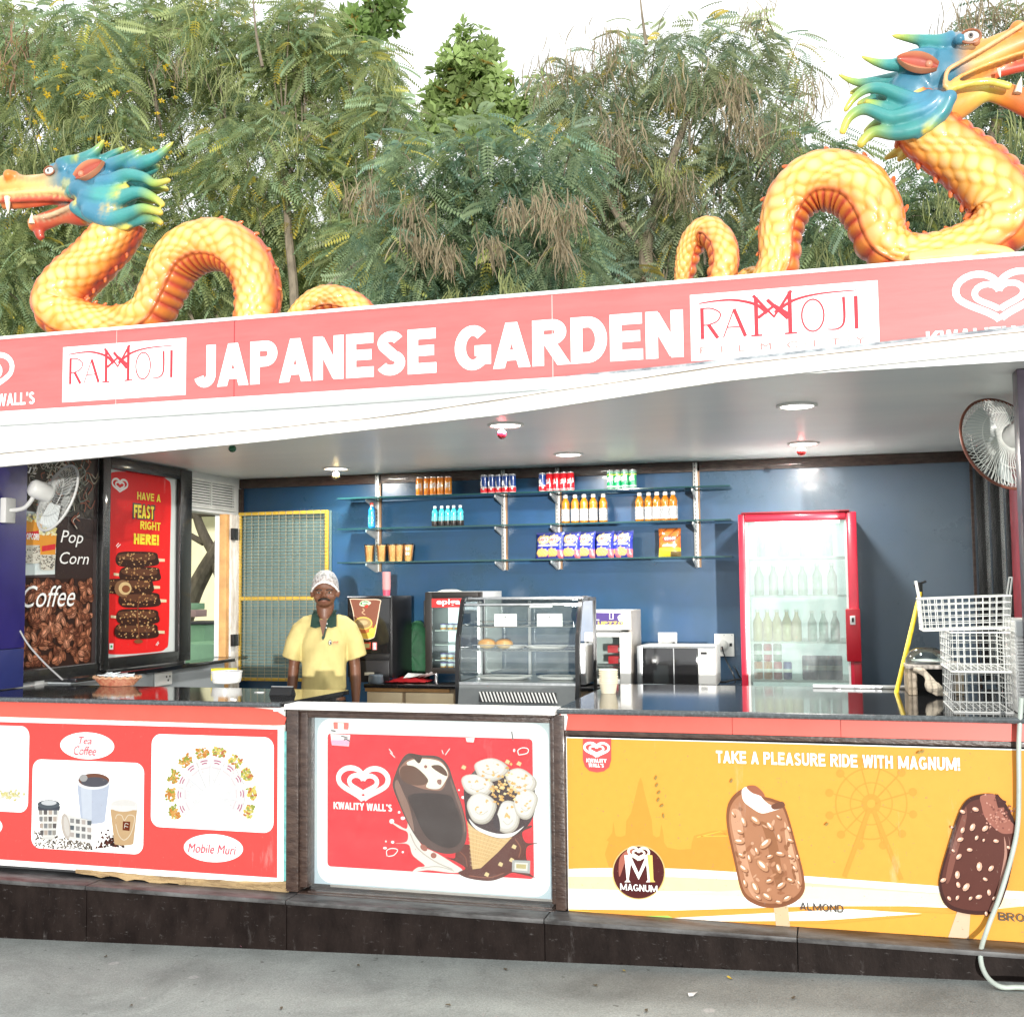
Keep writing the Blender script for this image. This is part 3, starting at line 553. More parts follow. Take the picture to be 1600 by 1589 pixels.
# ================================================================ service counters and the printed boards on them
INKW = (.82, .82, .8); RED = (.7, .02, .03); CHOC = (.06, .022, .014)
PRINT = vcmat('printed_ink', .4, var=.04, vscale=3, bump=.05, bscale=4)
t = PRINT.node_tree; b = t.nodes['Principled BSDF']; b.inputs['Specular IOR Level'].default_value = .12; old = b.inputs['Base Color'].links[0].from_socket; tc = nd(t, 'ShaderNodeTexCoord')
for sc_, st_, lo, hi, am, cc_ in ((7, (1, 1, .18), .62, .72, .14, (.8, .76, .7, 1)), (60, (1, 1, 1), .68, .74, .6, (.2, .13, .1, 1))):
    mp = nd(t, 'ShaderNodeMapping'); mp.inputs['Scale'].default_value = st_; t.links.new(tc.outputs['Object'], mp.inputs[0]); n = nd(t, 'ShaderNodeTexNoise'); n.inputs['Scale'].default_value = sc_; n.inputs['Detail'].default_value = 9 if sc_ < 20 else 2; n.inputs['Roughness'].default_value = .75; t.links.new(mp.outputs[0], n.inputs['Vector'])
    mr = nd(t, 'ShaderNodeMapRange'); mr.inputs[1].default_value = lo; mr.inputs[2].default_value = hi; mr.inputs[3].default_value = 0; mr.inputs[4].default_value = am; t.links.new(n.outputs[0], mr.inputs[0]); mx_ = nd(t, 'ShaderNodeMix', data_type='RGBA'); t.links.new(mr.outputs[0], mx_.inputs[0]); t.links.new(old, mx_.inputs[6]); mx_.inputs[7].default_value = cc_; old = mx_.outputs[2]
t.links.new(old, b.inputs['Base Color'])
zc = 1.075; xl1 = F.uv(446, 1150)[0]; xr0 = F.uv(876, 1150)[0]
CL = thing('service_counter', 'left counter with polished black granite top and torn coral edging', 'counter', (-3.4, FY, 0))
CR = thing('service_counter', 'right counter with polished black granite top and long coral edging', 'counter', (0, FY, 0))
xe = PZ(470, 1095, zc).x
mb = MB(); mb.prism([(XE0, 4.9, zc-.022), (xl1+.005, 4.9, zc-.022), (xe, 5.56, zc-.022), (XE0, 5.62, zc-.022)], (0, 0, .022)); mb.obj('countertop', GRAN, CL, smooth=0)
mb = MB(); mb.tube([(XE0, 4.897, zc-.012), (xl1, 4.897, zc-.012)], .013, 8); mb.obj('edge_moulding', GRANE, CL)
MB().box(XE0, xl1-.02, 5.0, 5.5, 0, zc-.024).obj('carcass', DKGREY, CL)
MB().box(xr0+.0, XE1, 4.9, 6.15, zc-.022, zc).obj('countertop', GRAN, CR)
mb = MB(); mb.tube([(xr0, 4.897, zc-.012), (XE1, 4.897, zc-.012)], .013, 8); mb.obj('edge_moulding', GRANE, CR)
MB().box(xr0+.02, XE1, 5.0, 6.1, 0, zc-.024).obj('carcass', DKGREY, CR)
# inner ledge along the left wall, socket below it
SL = thing('wall_ledge', 'narrow black granite ledge along the left wall under the posters', 'ledge', (XL, 6.3, 1.1))
MB().box(XL+.002, XL+.22, 5.63, 7.45, 1.085, 1.11, .003).obj('ledge_top', GRAN, SL)
MB().box(XL+.002, XL+.16, 5.66, 7.4, .6, 1.083).obj('ledge_panel', mat('grey_laminate', (.33, .36, .38), .4), SL)
p = PX(255, 1060, XL+.17); so_ = thing('wall_socket', 'white wall socket under the black ledge behind the basket', 'socket', p)
MB().box(XL+.161, XL+.175, p.y-.1, p.y+.1, p.z-.045, p.z+.045, .004).obj('plate', WHP, so_)
for a, c in ((-.02, .01), (.02, .01), (0, -.015)): MB().box(XL+.175, XL+.177, p.y+.05+a-.006, p.y+.05+a+.006, p.z+c-.006, p.z+c+.006).obj('hole', BLKP, so_)
# coral bands
def band(parent, pts, name='edging_band', Y=FY-.004, m=CORAL, th=.006, label=None):
    P_ = [PY(x, y, Y) for x, y in pts]; return MB().prism(P_, (0, th, 0)).obj(name, m, parent, smooth=0, label=label)
z = lambda x, y: PY(x, y, FY).z
zt0 = zc-.028
mb = MB(); u = [(-5.3, .975), (F.uv(430, 1133)[0], .962), (F.uv(446, 1131)[0], .965), (F.uv(449, 1118)[0], 1.0), (F.uv(430, 1100)[0], 1.035), (F.uv(395, 1098)[0], 1.045), (-5.3, zt0)]
mb.prism([(a, FY-.012, b) for a, b in u], (0, .008, 0)); mb.obj('edging_band', CORAL, CL, smooth=0)
MB().box(-5.3, xl1, FY-.003, FY+.003, .9, zt0-.001).obj('backing_strip', mat('worn_white_backing', (.78, .78, .75), .5, col2=(.55, .53, .48), vscale=30), CL)
MB().box(F.uv(430, 1100)[0], xl1, FY-.02, FY-.004, zt0-.018, zt0+.012, .002).obj('torn_corner', WHITEP, CL)
zb1 = F.uv(1240, 1149)[1]
for a, c in ((xr0, F.uv(1144, 1130)[0]), (F.uv(1144, 1130)[0]+.002, F.uv(1313, 1130)[0]), (F.uv(1313, 1130)[0]+.002, XE1)):
    MB().box(a, c, FY-.01, FY+.0, zb1, zt0).obj('edging_band', CORAL, CR)
MB().box(xr0, XE1, FY-.006, FY+.01, zb1-.024, zb1-.001, .003).obj('dark_batten', WOODB, CR)
MB().box(xr0, F.uv(889, 1200)[0], FY-.006, FY+.02, .19, zb1-.025, .003).obj('dark_post', WOODB, CR)
band(CR, [(876, 1112), (884, 1112), (887, 1120), (884, 1140), (877, 1144)], 'torn_corner', FY-.016, WHITEP, .004)
# ---- left poster ------------------------------------------------
ZM = (0, 1080, .2875)
LP = thing('menu_poster', 'red snack and hot drinks poster with white rounded pictures and ovals', 'poster', (-3.4, FY-.012, .6)); PL = Plane('Y', FY-.014)
xa, xb = -5.3, PL.uv(435, 1250)[0]; zt = z(200, 1114); zb_ = z(200, 1364)
zt, zb_ = .955, .215
band(LP, [], 'x') if 0 else None
MB().box(xa, PL.uv(443, 1250)[0], FY-.012, FY-.004, zb_, zt, .001).obj('white_board', mat('poster_white', (.8, .81, .8), .4, var=.03), LP)
MB().box(PL.uv(443, 1250)[0]+.001, PL.uv(447, 1250)[0], FY-.01, FY-.004, zb_+.01, zt-.02).obj('teal_underlayer', mat('teal_underlayer', (.12, .35, .34), .5, var=.3, vscale=30), LP)
A = Art(PL, .001); TZ = lambda px, py: PL.uv(ZM[0]+px*ZM[2], ZM[1]+py*ZM[2])
rx1 = TZ(1508, 600)[0]; rt = TZ(900, 190)[1]; rb = TZ(900, 972)[1]
A.poly([(xa, rb), (rx1, rb), (rx1, rt), (xa, rt)], (.6, .055, .05), True); A.lift()
def rrect(A, u0, u1, z0, z1, r, col, n=6):
    pts = []
    for cx, cz, a0 in ((u1-r, z1-r, 0), (u0+r, z1-r, 90), (u0+r, z0+r, 180), (u1-r, z0+r, 270)):
        pts += [(cx+r*math.cos(math.radians(a0+90*i/n)), cz+r*math.sin(math.radians(a0+90*i/n))) for i in range(n+1)]
    A.poly(pts, col, True)
def rr(A, x0, y0, x1, y1, r, col): xm, ym = (x0+x1)/2, (y0+y1)/2; a, b = A.q(x0, ym), A.q(x1, ym); rrect(A, a[0], b[0], A.q(xm, y1)[1], A.q(xm, y0)[1], r, col)
A.zm = ZM; A.step = 1e-5; rr(A, 175, 378, 782, 868, .05, INKW); rr(A, 823, 240, 1488, 752, .05, INKW); rr(A, -500, 180, 157, 642, .05, INKW)
for c in ((475, 295, 147, 73), (1161, 851, 161, 76), (-90, 730, 104, 60)): A.ell(*c, INKW, .04, 40)
A.lift()
# cups
A.poly([(418, 480), (598, 490), (572, 706), (440, 706)], (.5, .56, .68)); A.ell(505, 705, 66, 14, (.5, .56, .68)); A.poly([(440, 520), (500, 520), (500, 706), (452, 706)], (.6, .66, .76))
A.ell(508, 488, 92, 45, (.8, .82, .85)); A.ell(512, 482, 84, 37, (.2, .09, .06)); A.ell(516, 492, 74, 27, (.1, .1, .12)); A.ell(455, 470, 22, 20, (.4, .4, .4))
for i in range(230):
    a = random.random(); x = 190+310*a; y = 846-random.random()*(90-60*a)+a*12; A.ell(x, y, random.uniform(4, 8), random.uniform(3, 5), random.choice([(.05, .04, .035), (.3, .26, .22), (.14, .12, .1), (.5, .47, .42)]), random.random()*3, 6)
for i in range(120):
    a = random.gauss(0, 1); x = 612+a*34; y = 835-abs(random.gauss(0, 1))*30+abs(a)*8; A.ell(x, min(y, 858), random.uniform(5, 9), random.uniform(4, 6), random.choice([(.05, .015, .01), (.12, .04, .03), (.03, .02, .02)]), random.random()*3, 7)
A.poly([(212, 640), (326, 640), (300, 798), (238, 798)], (.78, .78, .75)); A.ell(268, 797, 31, 7, (.7, .7, .68))
for r_ in range(4):
    for c in range(4): x = 224+c*27+r_*(1.5-c)*1.6; y = 655+r_*37; A.poly([(x-10, y-13), (x+10, y-13), (x+9, y+13), (x-9, y+13)], [(.35, .33, .3), (.13, .12, .12), (.5, .42, .36), (.25, .26, .27)][(r_*3+c*5) % 4])
A.poly([(208, 622), (330, 622), (326, 645), (212, 645)], (.07, .08, .1)); A.ell(268, 612, 60, 24, (.1, .12, .14)); A.ell(270, 604, 42, 14, (.62, .65, .68))
A.poly([(352, 665), (500, 700), (500, 808), (378, 800)], (.76, .76, .74)); A.ell(362, 732, 24, 70, (.55, .5, .45), -.15); A.ell(366, 732, 14, 55, (.65, .62, .58), -.15)
for r_ in range(3):
    for c in range(4): x = 396+c*31; y = 702+r_*38+c*4; A.poly([(x-11, y-14), (x+11, y-12), (x+10, y+12), (x-10, y+10)], [(.3, .3, .3), (.12, .14, .16), (.5, .45, .42), (.2, .2, .2)][(r_+c*3) % 4])
A.poly([(603, 635), (748, 640), (727, 828), (626, 828)], (.58, .4, .22)); A.ell(677, 826, 50, 9, (.58, .4, .22)); A.ell(675, 618, 76, 34, (.8, .79, .77)); A.ell(675, 612, 66, 24, (.74, .73, .71)); A.poly([(600, 618), (751, 622), (749, 644), (602, 640)], (.8, .79, .77))
A.stroke([(632, 690), (640, 670), (665, 672), (680, 700), (700, 672), (730, 675), (735, 700), (715, 770), (680, 806), (650, 780), (633, 720)], .004, (.75, .65, .5), smooth=4); A.poly([(672, 704), (712, 706), (708, 756), (670, 752)], (.16, .03, .01)); A.stroke([(680, 742), (685, 715), (702, 720)], .003, (.75, .7, .6), smooth=3); A.stroke([(682, 730), (700, 735)], .003, (.75, .7, .6))
# fan of paper cones
cen = (1150, 560)
for i, an in enumerate([205, 180, 155, 128, 102, 78, 52, 28, 2, -22]):
    a = math.radians(an); d = (math.cos(a), -math.sin(a)); n_ = (d[1], -d[0]); g_ = lambda r_, s_: (cen[0]+d[0]*r_*1.0+n_[0]*s_, cen[1]+d[1]*r_*1.05+n_[1]*s_)
    A.poly([g_(40, 2), g_(40, -2), g_(185, -38), g_(185, 38)], (.76, .77, .79)); A.poly([g_(150, -34), g_(185, -42), g_(185, 42), g_(150, 34)], (.82, .81, .8))
    for s_, (rr_, ww) in enumerate(((176, 20), (163, 14))): A.stroke([g_(rr_, -ww), g_(rr_+3, 0), g_(rr_, ww)], .005, (.45, .08, .2), smooth=3)
    A.stroke([g_(140, -24), g_(140, 24)], .0015, (.7, .4, .4))
    base = [(.7, .36, .1), (.62, .25, .06), (.3, .36, .06), (.72, .5, .15)] if i < 5 else [(.74, .66, .2), (.72, .56, .12), (.55, .2, .08), (.36, .42, .1)]
    for k in range(46): A.ell(*g_(random.uniform(196, 246), random.uniform(-34, 34)), random.uniform(6, 11), random.uniform(4, 8), random.choice(base), random.random()*3, 6)
for k in range(50): A.ell(random.gauss(50, 32), random.gauss(565, 12), 9, 6, random.choice([(.75, .72, .4), (.7, .66, .3), (.78, .76, .6), (.66, .6, .25)]), random.random()*3, 7)
A.mb.c = [c if c in (INKW, (.6, .055, .05)) else tuple(v*.55 for v in c) for c in A.mb.c]
A.obj('poster_print', LP, PRINT)
textpx('Tea', PL, ZM, 436, 507, 245, 285, TXR, LP, off=.016, shear=.22, bold=0); textpx('Coffee', PL, ZM, 411, 532, 295, 345, TXR, LP, off=.016, shear=.22, bold=0); textpx('Mobile Muri', PL, ZM, 1030, 1291, 828, 878, TXR, LP, off=.016, shear=.22, bold=0)
# broken plywood under it
mb = MB()
for seg_ in (((105, 445), (1357, 1395)),):
    pts = []; xs_ = np.linspace(118, 449, 26)
    for x in xs_: t_ = (x-118)/331; pts.append((x, 1358+30*t_+random.uniform(-1, 1)-(10*t_**3)))
    low = [(x, y+random.uniform(5, 9)+12*((x-118)/331)**1.5+random.uniform(-1, 2)) for x, y in pts]
    P1 = [PY(x, y, FY-.02) for x, y in pts]; P2 = [PY(x, min(y, 1400), FY-.035) for x, y in low]; n_ = len(P1)
    mb.add(P1+P2, [(i, n_+i, n_+i+1, i+1) for i in range(n_-1)]); mb.add(P1+[p+Vector((0, .03, .002)) for p in P1], [(i, i+1, n_+i+1, n_+i) for i in range(n_-1)])
    for k in range(30):
        i = random.randrange(n_-2); a, c = P1[i].lerp(P2[i], random.random()), P1[i+2].lerp(P2[i+2], random.random()); mb.tube([a, c], random.uniform(.002, .006), 5)
PLY = mat('broken_plywood', (.42, .3, .15), .8, col2=(.18, .12, .06), vscale=18, bump=.6, bscale=50, stretch=(.3, 1, 3)); mb.obj('splintered_plywood', PLY, LP)
mb = MB()
for k in range(5): a = PY(446+k*1.1, 1400, FY-.03); mb.tube([a, PY(447+k*.9+random.uniform(-1, 1), 1400-random.uniform(20, 52), FY-.02)], [.006, .001], 5)
mb.obj('splinter', PLY, LP)
# ---- centre display box -----------------------------------------
DB = thing('display_cabinet', 'dark wooden display box with glass over a red ice cream poster', 'display cabinet', (-1.85, FY, .2))
u = lambda x, y: F.uv(x, y); x0, x1, x2, x3, x4, x5 = [F.uv(x, 1250)[0] for x in (452, 471, 483, 862, 873, 885)]
zt_ = zc-.012; z1_ = F.uv(660, 1125)[1]; z2_ = .19; z3_ = F.uv(660, 1402)[1]
MB().box(x0-.004, x4, FY-.05, FY+.09, zt_-.02, zt_+.005, .004).obj('top_board', WHITEP, DB)
MB().box(x0, x1, FY-.035, FY+.08, z2_, zt_-.022, .005).obj('post', WOODB, DB)
MB().box(x4-.012, x5+.0, FY-.035, FY+.08, z2_, zt_-.022, .005).obj('post', WOODB, DB)
MB().box(x1, x4-.013, FY-.03, FY+.08, z1_+.028, zt_-.022, .004).obj('top_rail', WOODB, DB)
MB().box(x1, x2, FY-.018, FY+.08, z2_+.02, z1_+.027, .005).obj('inner_frame', WOODB, DB)
MB().box(x3, x4-.013, FY-.018, FY+.08, z2_+.02, z1_+.027, .005).obj('inner_frame', WOODB, DB)
MB().box(x2+.001, x3-.001, FY-.018, FY+.08, z1_+.002, z1_+.027, .004).obj('inner_frame', WOODB, DB)
MB().box(x2+.001, x3-.001, FY-.018, FY+.08, z3_-.028, z3_-.001, .004).obj('inner_frame', WOODB, DB)
MB().box(x1+.001, x4-.014, FY-.045, FY+.08, z2_, z3_-.03, .005).obj('bottom_rail', WOODB, DB)
MB().box(x2, x3, FY+.02, FY+.024, z3_, z1_+.001).obj('glass_pane', glassmat('box_glass', tint=(.98,.99,.99), refl=.0, haze=.02), DB)
PD = Plane('Y', FY+.06); MB().box(x1+.01, x4-.01, FY+.06, FY+.075, z2_+.02, zt_-.03).obj('backing_board', mat('pale_blue_board', (.36, .47, .55), .45, col2=(.48, .56, .56), vscale=2.2), DB)
ZD = (440, 1080, .2875); A = Art(PD, .001, ZD); A.step = 5e-5
a, b = A.q(195, 600), A.q(1455, 600); rrect(A, a[0], b[0], A.q(820, 1078)[1], A.q(820, 160)[1], .075, (.78, .82, .81), 8); A.lift()
ru0, ru1, rz0, rz1 = A.q(250, 600)[0], A.q(1368, 600)[0], A.q(820, 985)[1], A.q(820, 243)[1]; rrect(A, ru0, ru1, rz0, rz1, .018, RED, 4); A.lift()
h = A.q(444, 508); A.heart(h[0], h[1], .255, .155, INKW, True, 1.15)
for s_ in ([(585, 312), (605, 338)], [(590, 332), (617, 358)], [(880, 340), (872, 318)], [(890, 345), (915, 310)]): A.stroke(s_, .0035, INKW)
A.stroke([(1290, 345), (1285, 320), (1310, 306), (1340, 312), (1335, 335), (1290, 345)], .004, INKW, smooth=4); A.stroke([(575, 895), (572, 865), (600, 852), (632, 860), (612, 888), (580, 895)], .004, INKW, smooth=4)
for c in ((563, 850, 10, 7), (568, 814, 5, 5), (640, 656, 7, 7), (660, 688, 12, 9), (600, 705, 13, 13), (605, 818, 9, 8), (660, 872, 6, 6), (988, 575, 10, 8), (965, 535, 5, 5), (1265, 320, 6, 9)): A.ell(*c, INKW)
A.lift(.0003)
A.blob([(590, 705), (630, 722), (680, 745), (690, 700), (720, 740), (760, 830), (850, 880), (930, 930), (985, 970), (940, 985), (850, 975), (790, 970), (715, 980), (740, 955), (780, 945), (715, 890), (690, 830), (620, 825), (680, 815), (685, 765), (640, 742)], (.62, .6, .55))
A.stroke([(700, 770), (740, 850), (830, 920), (930, 965)], .006, (.4, .37, .33), smooth=5); A.stroke([(760, 960), (850, 950), (940, 975)], .005, (.42, .39, .35), smooth=5)
A.blob([(890, 898), (940, 905), (950, 870), (1000, 830), (1150, 850), (1250, 760), (1300, 745), (1355, 727), (1358, 738), (1310, 765), (1330, 820), (1395, 822), (1340, 840), (1330, 890), (1350, 985), (1380, 1010), (1290, 990), (1250, 985), (1200, 1010), (1130, 1028), (1020, 1015), (960, 985), (1000, 960), (950, 925)], (.09, .02, .012), 6)
A.stroke([(1270, 800), (1300, 850), (1290, 900)], .006, (.2, .06, .03), smooth=5); A.stroke([(1020, 1000), (1130, 1010), (1210, 985)], .005, (.22, .07, .04), smooth=5); A.stroke([(970, 870), (1000, 900), (1010, 950)], .004, (.2, .06, .03), smooth=5)
A.lift(.0003)
A.blob([(690, 336), (648, 380), (612, 470), (606, 520), (640, 610), (690, 720), (760, 825), (850, 872), (930, 880), (985, 850), (1008, 770), (990, 650), (940, 500), (905, 400), (850, 352), (760, 345)], (.08, .045, .038))
A.blob([(630, 480), (618, 520), (660, 640), (720, 760), (700, 640), (660, 540)], (.22, .13, .1)); A.lift(.0005); A.blob([(700, 560), (720, 650), (790, 790), (900, 850), (970, 820), (985, 740), (950, 620), (900, 560)], (.035, .02, .018), 6)
A.blob([(918, 470), (935, 540), (985, 690), (993, 760), (1003, 740), (975, 610)], (.16, .09, .07))
A.blob([(640, 430), (655, 400), (690, 370), (760, 358), (860, 372), (912, 440), (900, 480), (870, 535), (790, 532), (730, 515), (660, 480)], (.26, .13, .09)); A.blob([(690, 380), (760, 364), (860, 380), (905, 440), (890, 490), (855, 528), (790, 520), (795, 480), (750, 430), (690, 402)], (.72, .7, .58), 6)
A.blob([(645, 430), (670, 402), (730, 410), (790, 465), (795, 495), (750, 510), (690, 500), (655, 475)], (.11, .05, .03)); A.blob([(690, 336), (720, 365), (750, 390), (765, 350), (730, 340)], (.06, .03, .02)); A.blob([(815, 405), (860, 400), (895, 430), (900, 460), (850, 435)], (.1, .05, .03)); A.ell(785, 408, 9, 9, (.25, .1, .08)); A.blob([(848, 480), (870, 478), (868, 505), (850, 500)], (.25, .12, .1), 3)
for c in ((775, 848, 22, 15, .7), (828, 890, 16, 15, .5)): A.ell(*c[:4], (.3, .1, .07), c[4])
# cone
A.lift(.0003); A.poly([(1008, 680), (1060, 745), (1150, 790), (1255, 790), (1180, 870), (1085, 958), (1040, 965), (1025, 830)], (.56, .38, .17))
for k in range(9): A.stroke([(1015+k*26, 700+k*9), (1035+k*9, 955-k*4)], .0014, (.4, .24, .09))
for k in range(11): A.stroke([(1012+k*1.5, 720+k*22), (1250-k*18, 795+k*15)], .0016, (.7, .53, .3))
A.blob([(1000, 640), (1010, 700), (1060, 750), (1160, 792), (1250, 790), (1330, 740), (1378, 650), (1375, 520), (1330, 450), (1240, 420), (1130, 370), (1060, 420), (1010, 480), (992, 540)], (.04, .018, .02)); A.blob([(1020, 690), (1070, 735), (1170, 770), (1260, 765), (1320, 730), (1250, 788), (1160, 790), (1060, 748)], (.74, .73, .7))
for cx, cy, a_, b_, r_ in ((1140, 425, 78, 52, .1), (1065, 510, 74, 52, .25), (1305, 490, 74, 56, .5), (1088, 632, 66, 72, -.5), (1232, 680, 52, 84, .15), (1330, 610, 52, 74, .3)):
    sw = lambda k, dx, dy: [(cx+dx+(a_*1.2*k*math.cos(t_)*(1+.09*math.sin(3*t_+cx)))*math.cos(r_)-(b_*1.16*k*math.sin(t_))*math.sin(r_), cy+dy+(a_*1.2*k*math.cos(t_))*math.sin(r_)+(b_*1.16*k*math.sin(t_)*(1+.08*math.sin(2*t_+cy)))*math.cos(r_)) for t_ in np.linspace(0, 2*math.pi, 29)[:-1]]
    A.poly(sw(1, 0, 0), (.36, .33, .28)); A.poly(sw(.93, -3, -4), (.5, .47, .43)); A.poly(sw(.8, -6, -7), (.62, .6, .56)); A.stroke([(cx-a_*.5, cy+b_*.25), (cx, cy+b_*.5), (cx+a_*.55, cy+b_*.2)], .0035, (.42, .39, .35), smooth=4)
    for k_ in range(5): A.ell(cx+random.uniform(-.6, .6)*a_, cy+random.uniform(-.6, .6)*b_, 9, 5, (.55, .38, .16), random.random()*3, 8)
A.blob([(1165, 655), (1185, 690), (1190, 750), (1170, 745), (1150, 700)], (.035, .02, .025)); A.lift(.0002)
for k in range(75): r_ = abs(random.gauss(0, 1))*66; t_ = random.random()*6.28; x, y = 1200+r_*1.25*math.cos(t_), 520+r_*math.sin(t_); A.poly([(x+random.uniform(5, 15)*math.cos(a), y+random.uniform(5, 12)*math.sin(a)) for a in (0, 1.3, 2.8, 4.5)], random.choice([(.62, .4, .13), (.5, .28, .08), (.72, .55, .28), (.6, .34, .1)]))
for x, y in ((995, 410), (1232, 380), (1295, 390), (1195, 935), (1120, 990), (1268, 840), (1255, 912)): A.poly([(x-15, y+4), (x-4, y-14), (x+14, y-4), (x+6, y+14)], (.68, .5, .25))
A.lift(.0003); A.poly([(1258, 912), (1356, 915), (1354, 985), (1256, 975)], (.33, .34, .33)); A.poly([(1272, 925), (1342, 928), (1340, 972), (1270, 965)], (.6, .6, .55)); A.poly([(1280, 933), (1334, 936), (1332, 960), (1279, 956)], (.42, .36, .16))
A.poly([(272, 228), (380, 234), (372, 296), (280, 290)], (.75, .7, .7)); A.poly([(274, 262), (378, 262), (370, 294), (280, 289)], (.7, .36, .5)); A.poly([(288, 166), (370, 170), (368, 205), (290, 202)], (.72, .16, .13)); A.poly([(312, 168), (345, 170), (344, 206), (313, 204)], (.76, .72, .68)); A.poly([(1005, 250), (1055, 250), (1048, 275), (1012, 272)], (.76, .74, .7))
for s_ in ([(330, 240), (365, 250), (345, 262)], [(1255, 215), (1262, 262)], [(275, 210), (300, 215)], [(348, 252), (378, 268)]): A.stroke(s_, .006, (.1, .1, .1), smooth=2)
A.obj('poster_print', DB, PRINT)
blockpx("KWALITY WALL'S", PD, ZD, 288, 606, 604, 643, TXW, DB, t=.22, off=.012)
# ---- yellow poster ----------------------------------------------
YP = thing('banner_poster', 'long yellow ice cream banner with a ferris wheel on the right counter', 'poster', (0, FY-.008, .2)); PYL = Plane('Y', FY-.014)
ZY = (870, 1100, .45625); A = Art(PYL, .001, ZY); A.step = 4e-5; ux0, ux1 = A.q(38, 400)[0], XE1; zt_y, zb_y = zb1-.03, .185
MB().box(ux0-.004, ux1, FY-.012, FY-.002, zb_y, zt_y, .001).obj('board', MATS['poster_white'], YP)
YEL = (.66, .275, .045); YD = (.61, .23, .036)
A.poly([(ux0, zb_y+.002), (ux1, zb_y+.002), (ux1, zt_y-.004), (ux0, zt_y-.004)], YEL, True); A.lift()
yy = lambda x, y: A.q(x, y)
A.blob([(178, 556), (178, 470), (168, 468), (190, 440), (193, 400), (200, 440), (206, 452), (235, 448), (238, 400), (255, 372), (272, 300), (287, 250), (300, 300), (318, 372), (326, 400), (330, 448), (352, 452), (358, 410), (366, 450), (378, 490), (460, 495), (470, 450), (590, 430), (600, 480), (600, 580), (400, 562)], YD, 2)
A.stroke([(480, 455), (560, 435), (590, 450), (495, 452)], .004, (.68, .34, .05))
c = (1077, 340)
wh = lambda r_, w_: A.stroke([(c[0]+r_*math.cos(t_), c[1]+r_*math.sin(t_)) for t_ in np.linspace(0, 2*math.pi, 40)], w_, YD)
wh(122, .006); wh(72, .005); wh(24, .022)
for k in range(12):
    t_ = 2*math.pi*k/12+.25; A.stroke([(c[0]+20*math.cos(t_), c[1]+20*math.sin(t_)), (c[0]+136*math.cos(t_), c[1]+138*math.sin(t_))], .004, YD); A.ell(c[0]+148*math.cos(t_), c[1]+148*math.sin(t_), 14, 14, YD)
A.stroke([(1070, 360), (985, 590)], .018, YD); A.stroke([(1084, 360), (1180, 600)], .018, YD)
zq = A.q(38, 720); A.lift(.0003)
zz = lambda *l: [A.q(*p) if isinstance(p, tuple) else p for p in l]
def upoly(px, col): A.poly([(max(ux0, min(ux1, a)), max(zb_y+.003, b)) for a, b in [A.q(*p) for p in px]], col, True)
upoly(cr([(30, 563), (200, 560), (400, 562), (620, 574), (860, 588), (1100, 606), (1590, 640), (2200, 665)], 4)+[(2200, 760), (1590, 706), (1200, 690), (900, 690), (400, 705), (30, 700)], (.82, .8, .76)); A.lift(.0002)
for a in (([(30, 588), (400, 590), (860, 610), (1590, 668), (1590, 690), (860, 640), (400, 640), (30, 630)], (.78, .62, .3)), ([(380, 650), (860, 622), (1590, 665), (1590, 700), (860, 668)], (.76, .66, .42)),
          ([(30, 700), (200, 728), (500, 745), (700, 770), (600, 775), (30, 735)], (.72, .42, .08)), ([(1090, 702), (1350, 716), (1600, 690), (2200, 700), (2200, 900), (1250, 850), (700, 820), (950, 750), (1250, 722)], (.64, .29, .045)), ([(560, 745), (900, 740), (1250, 716), (1000, 700), (700, 715), (400, 735)], (.81, .78, .7)), ([(300, 728), (380, 722), (400, 745), (330, 742)], (.3, .5, .1))):
    upoly(a[0], a[1])
A.lift(.0003)
A.ell(281, 575, 91, 93, (.5, .36, .14), n=40); A.ell(281, 575, 87, 89, (.06, .012, .012), n=40); A.blob([(215, 530), (240, 500), (262, 498), (235, 540), (215, 590)], (.3, .1, .07)); h = A.q(281, 513); A.lift(.0003); A.heart(h[0], h[1], .09, .055, (.82, .76, .6), True, 1.3)
A.poly([(232, 516), (252, 514), (281, 577), (308, 514), (328, 516), (332, 600), (338, 608), (306, 608), (312, 600), (307, 545), (281, 600), (254, 545), (247, 600), (253, 608), (232, 608), (240, 600)], (.82, .8, .74)); A.poly([(310, 514), (328, 516), (332, 600), (338, 608), (320, 608)], (.6, .42, .12))
# pennant
A.poly([(90, 118), (187, 118), (187, 190), (180, 215), (162, 229), (138, 233), (112, 228), (97, 213), (90, 190)], (.72, .07, .07)); A.lift(.0003); h = A.q(137, 157); A.heart(h[0], h[1], .11, .062, INKW, True, 1.1)
def bar(out, rim, mid, hi): A.blob(out, rim, 6); o = np.array(out); cc = o.mean(0); A.blob([tuple(cc+(p-cc)*.93) for p in o], mid, 6); A.lift(.0002)
# stick first, then the bars
A.poly([(742, 690), (792, 690), (800, 772), (752, 766)], (.5, .36, .22)); A.poly([(1372, 705), (1416, 712), (1410, 800), (1340, 796)], (.52, .38, .26)); A.lift(.0003)
bar([(640, 288), (603, 315), (584, 355), (584, 420), (608, 535), (635, 645), (680, 684), (740, 696), (805, 682), (845, 645), (847, 590), (820, 480), (782, 352), (745, 325), (700, 312), (685, 290)], (.17, .065, .03), (.3, .14, .075), 0)
A.blob([(600, 360), (600, 420), (630, 540), (660, 640), (700, 670), (660, 560), (640, 440), (630, 370)], (.42, .23, .14), 6); A.blob([(780, 400), (800, 460), (828, 580), (826, 630), (805, 560), (785, 470)], (.45, .26, .16), 6); A.blob([(700, 400), (720, 470), (745, 600), (770, 640), (770, 560), (745, 440)], (.22, .095, .045), 6); A.lift(.0002)
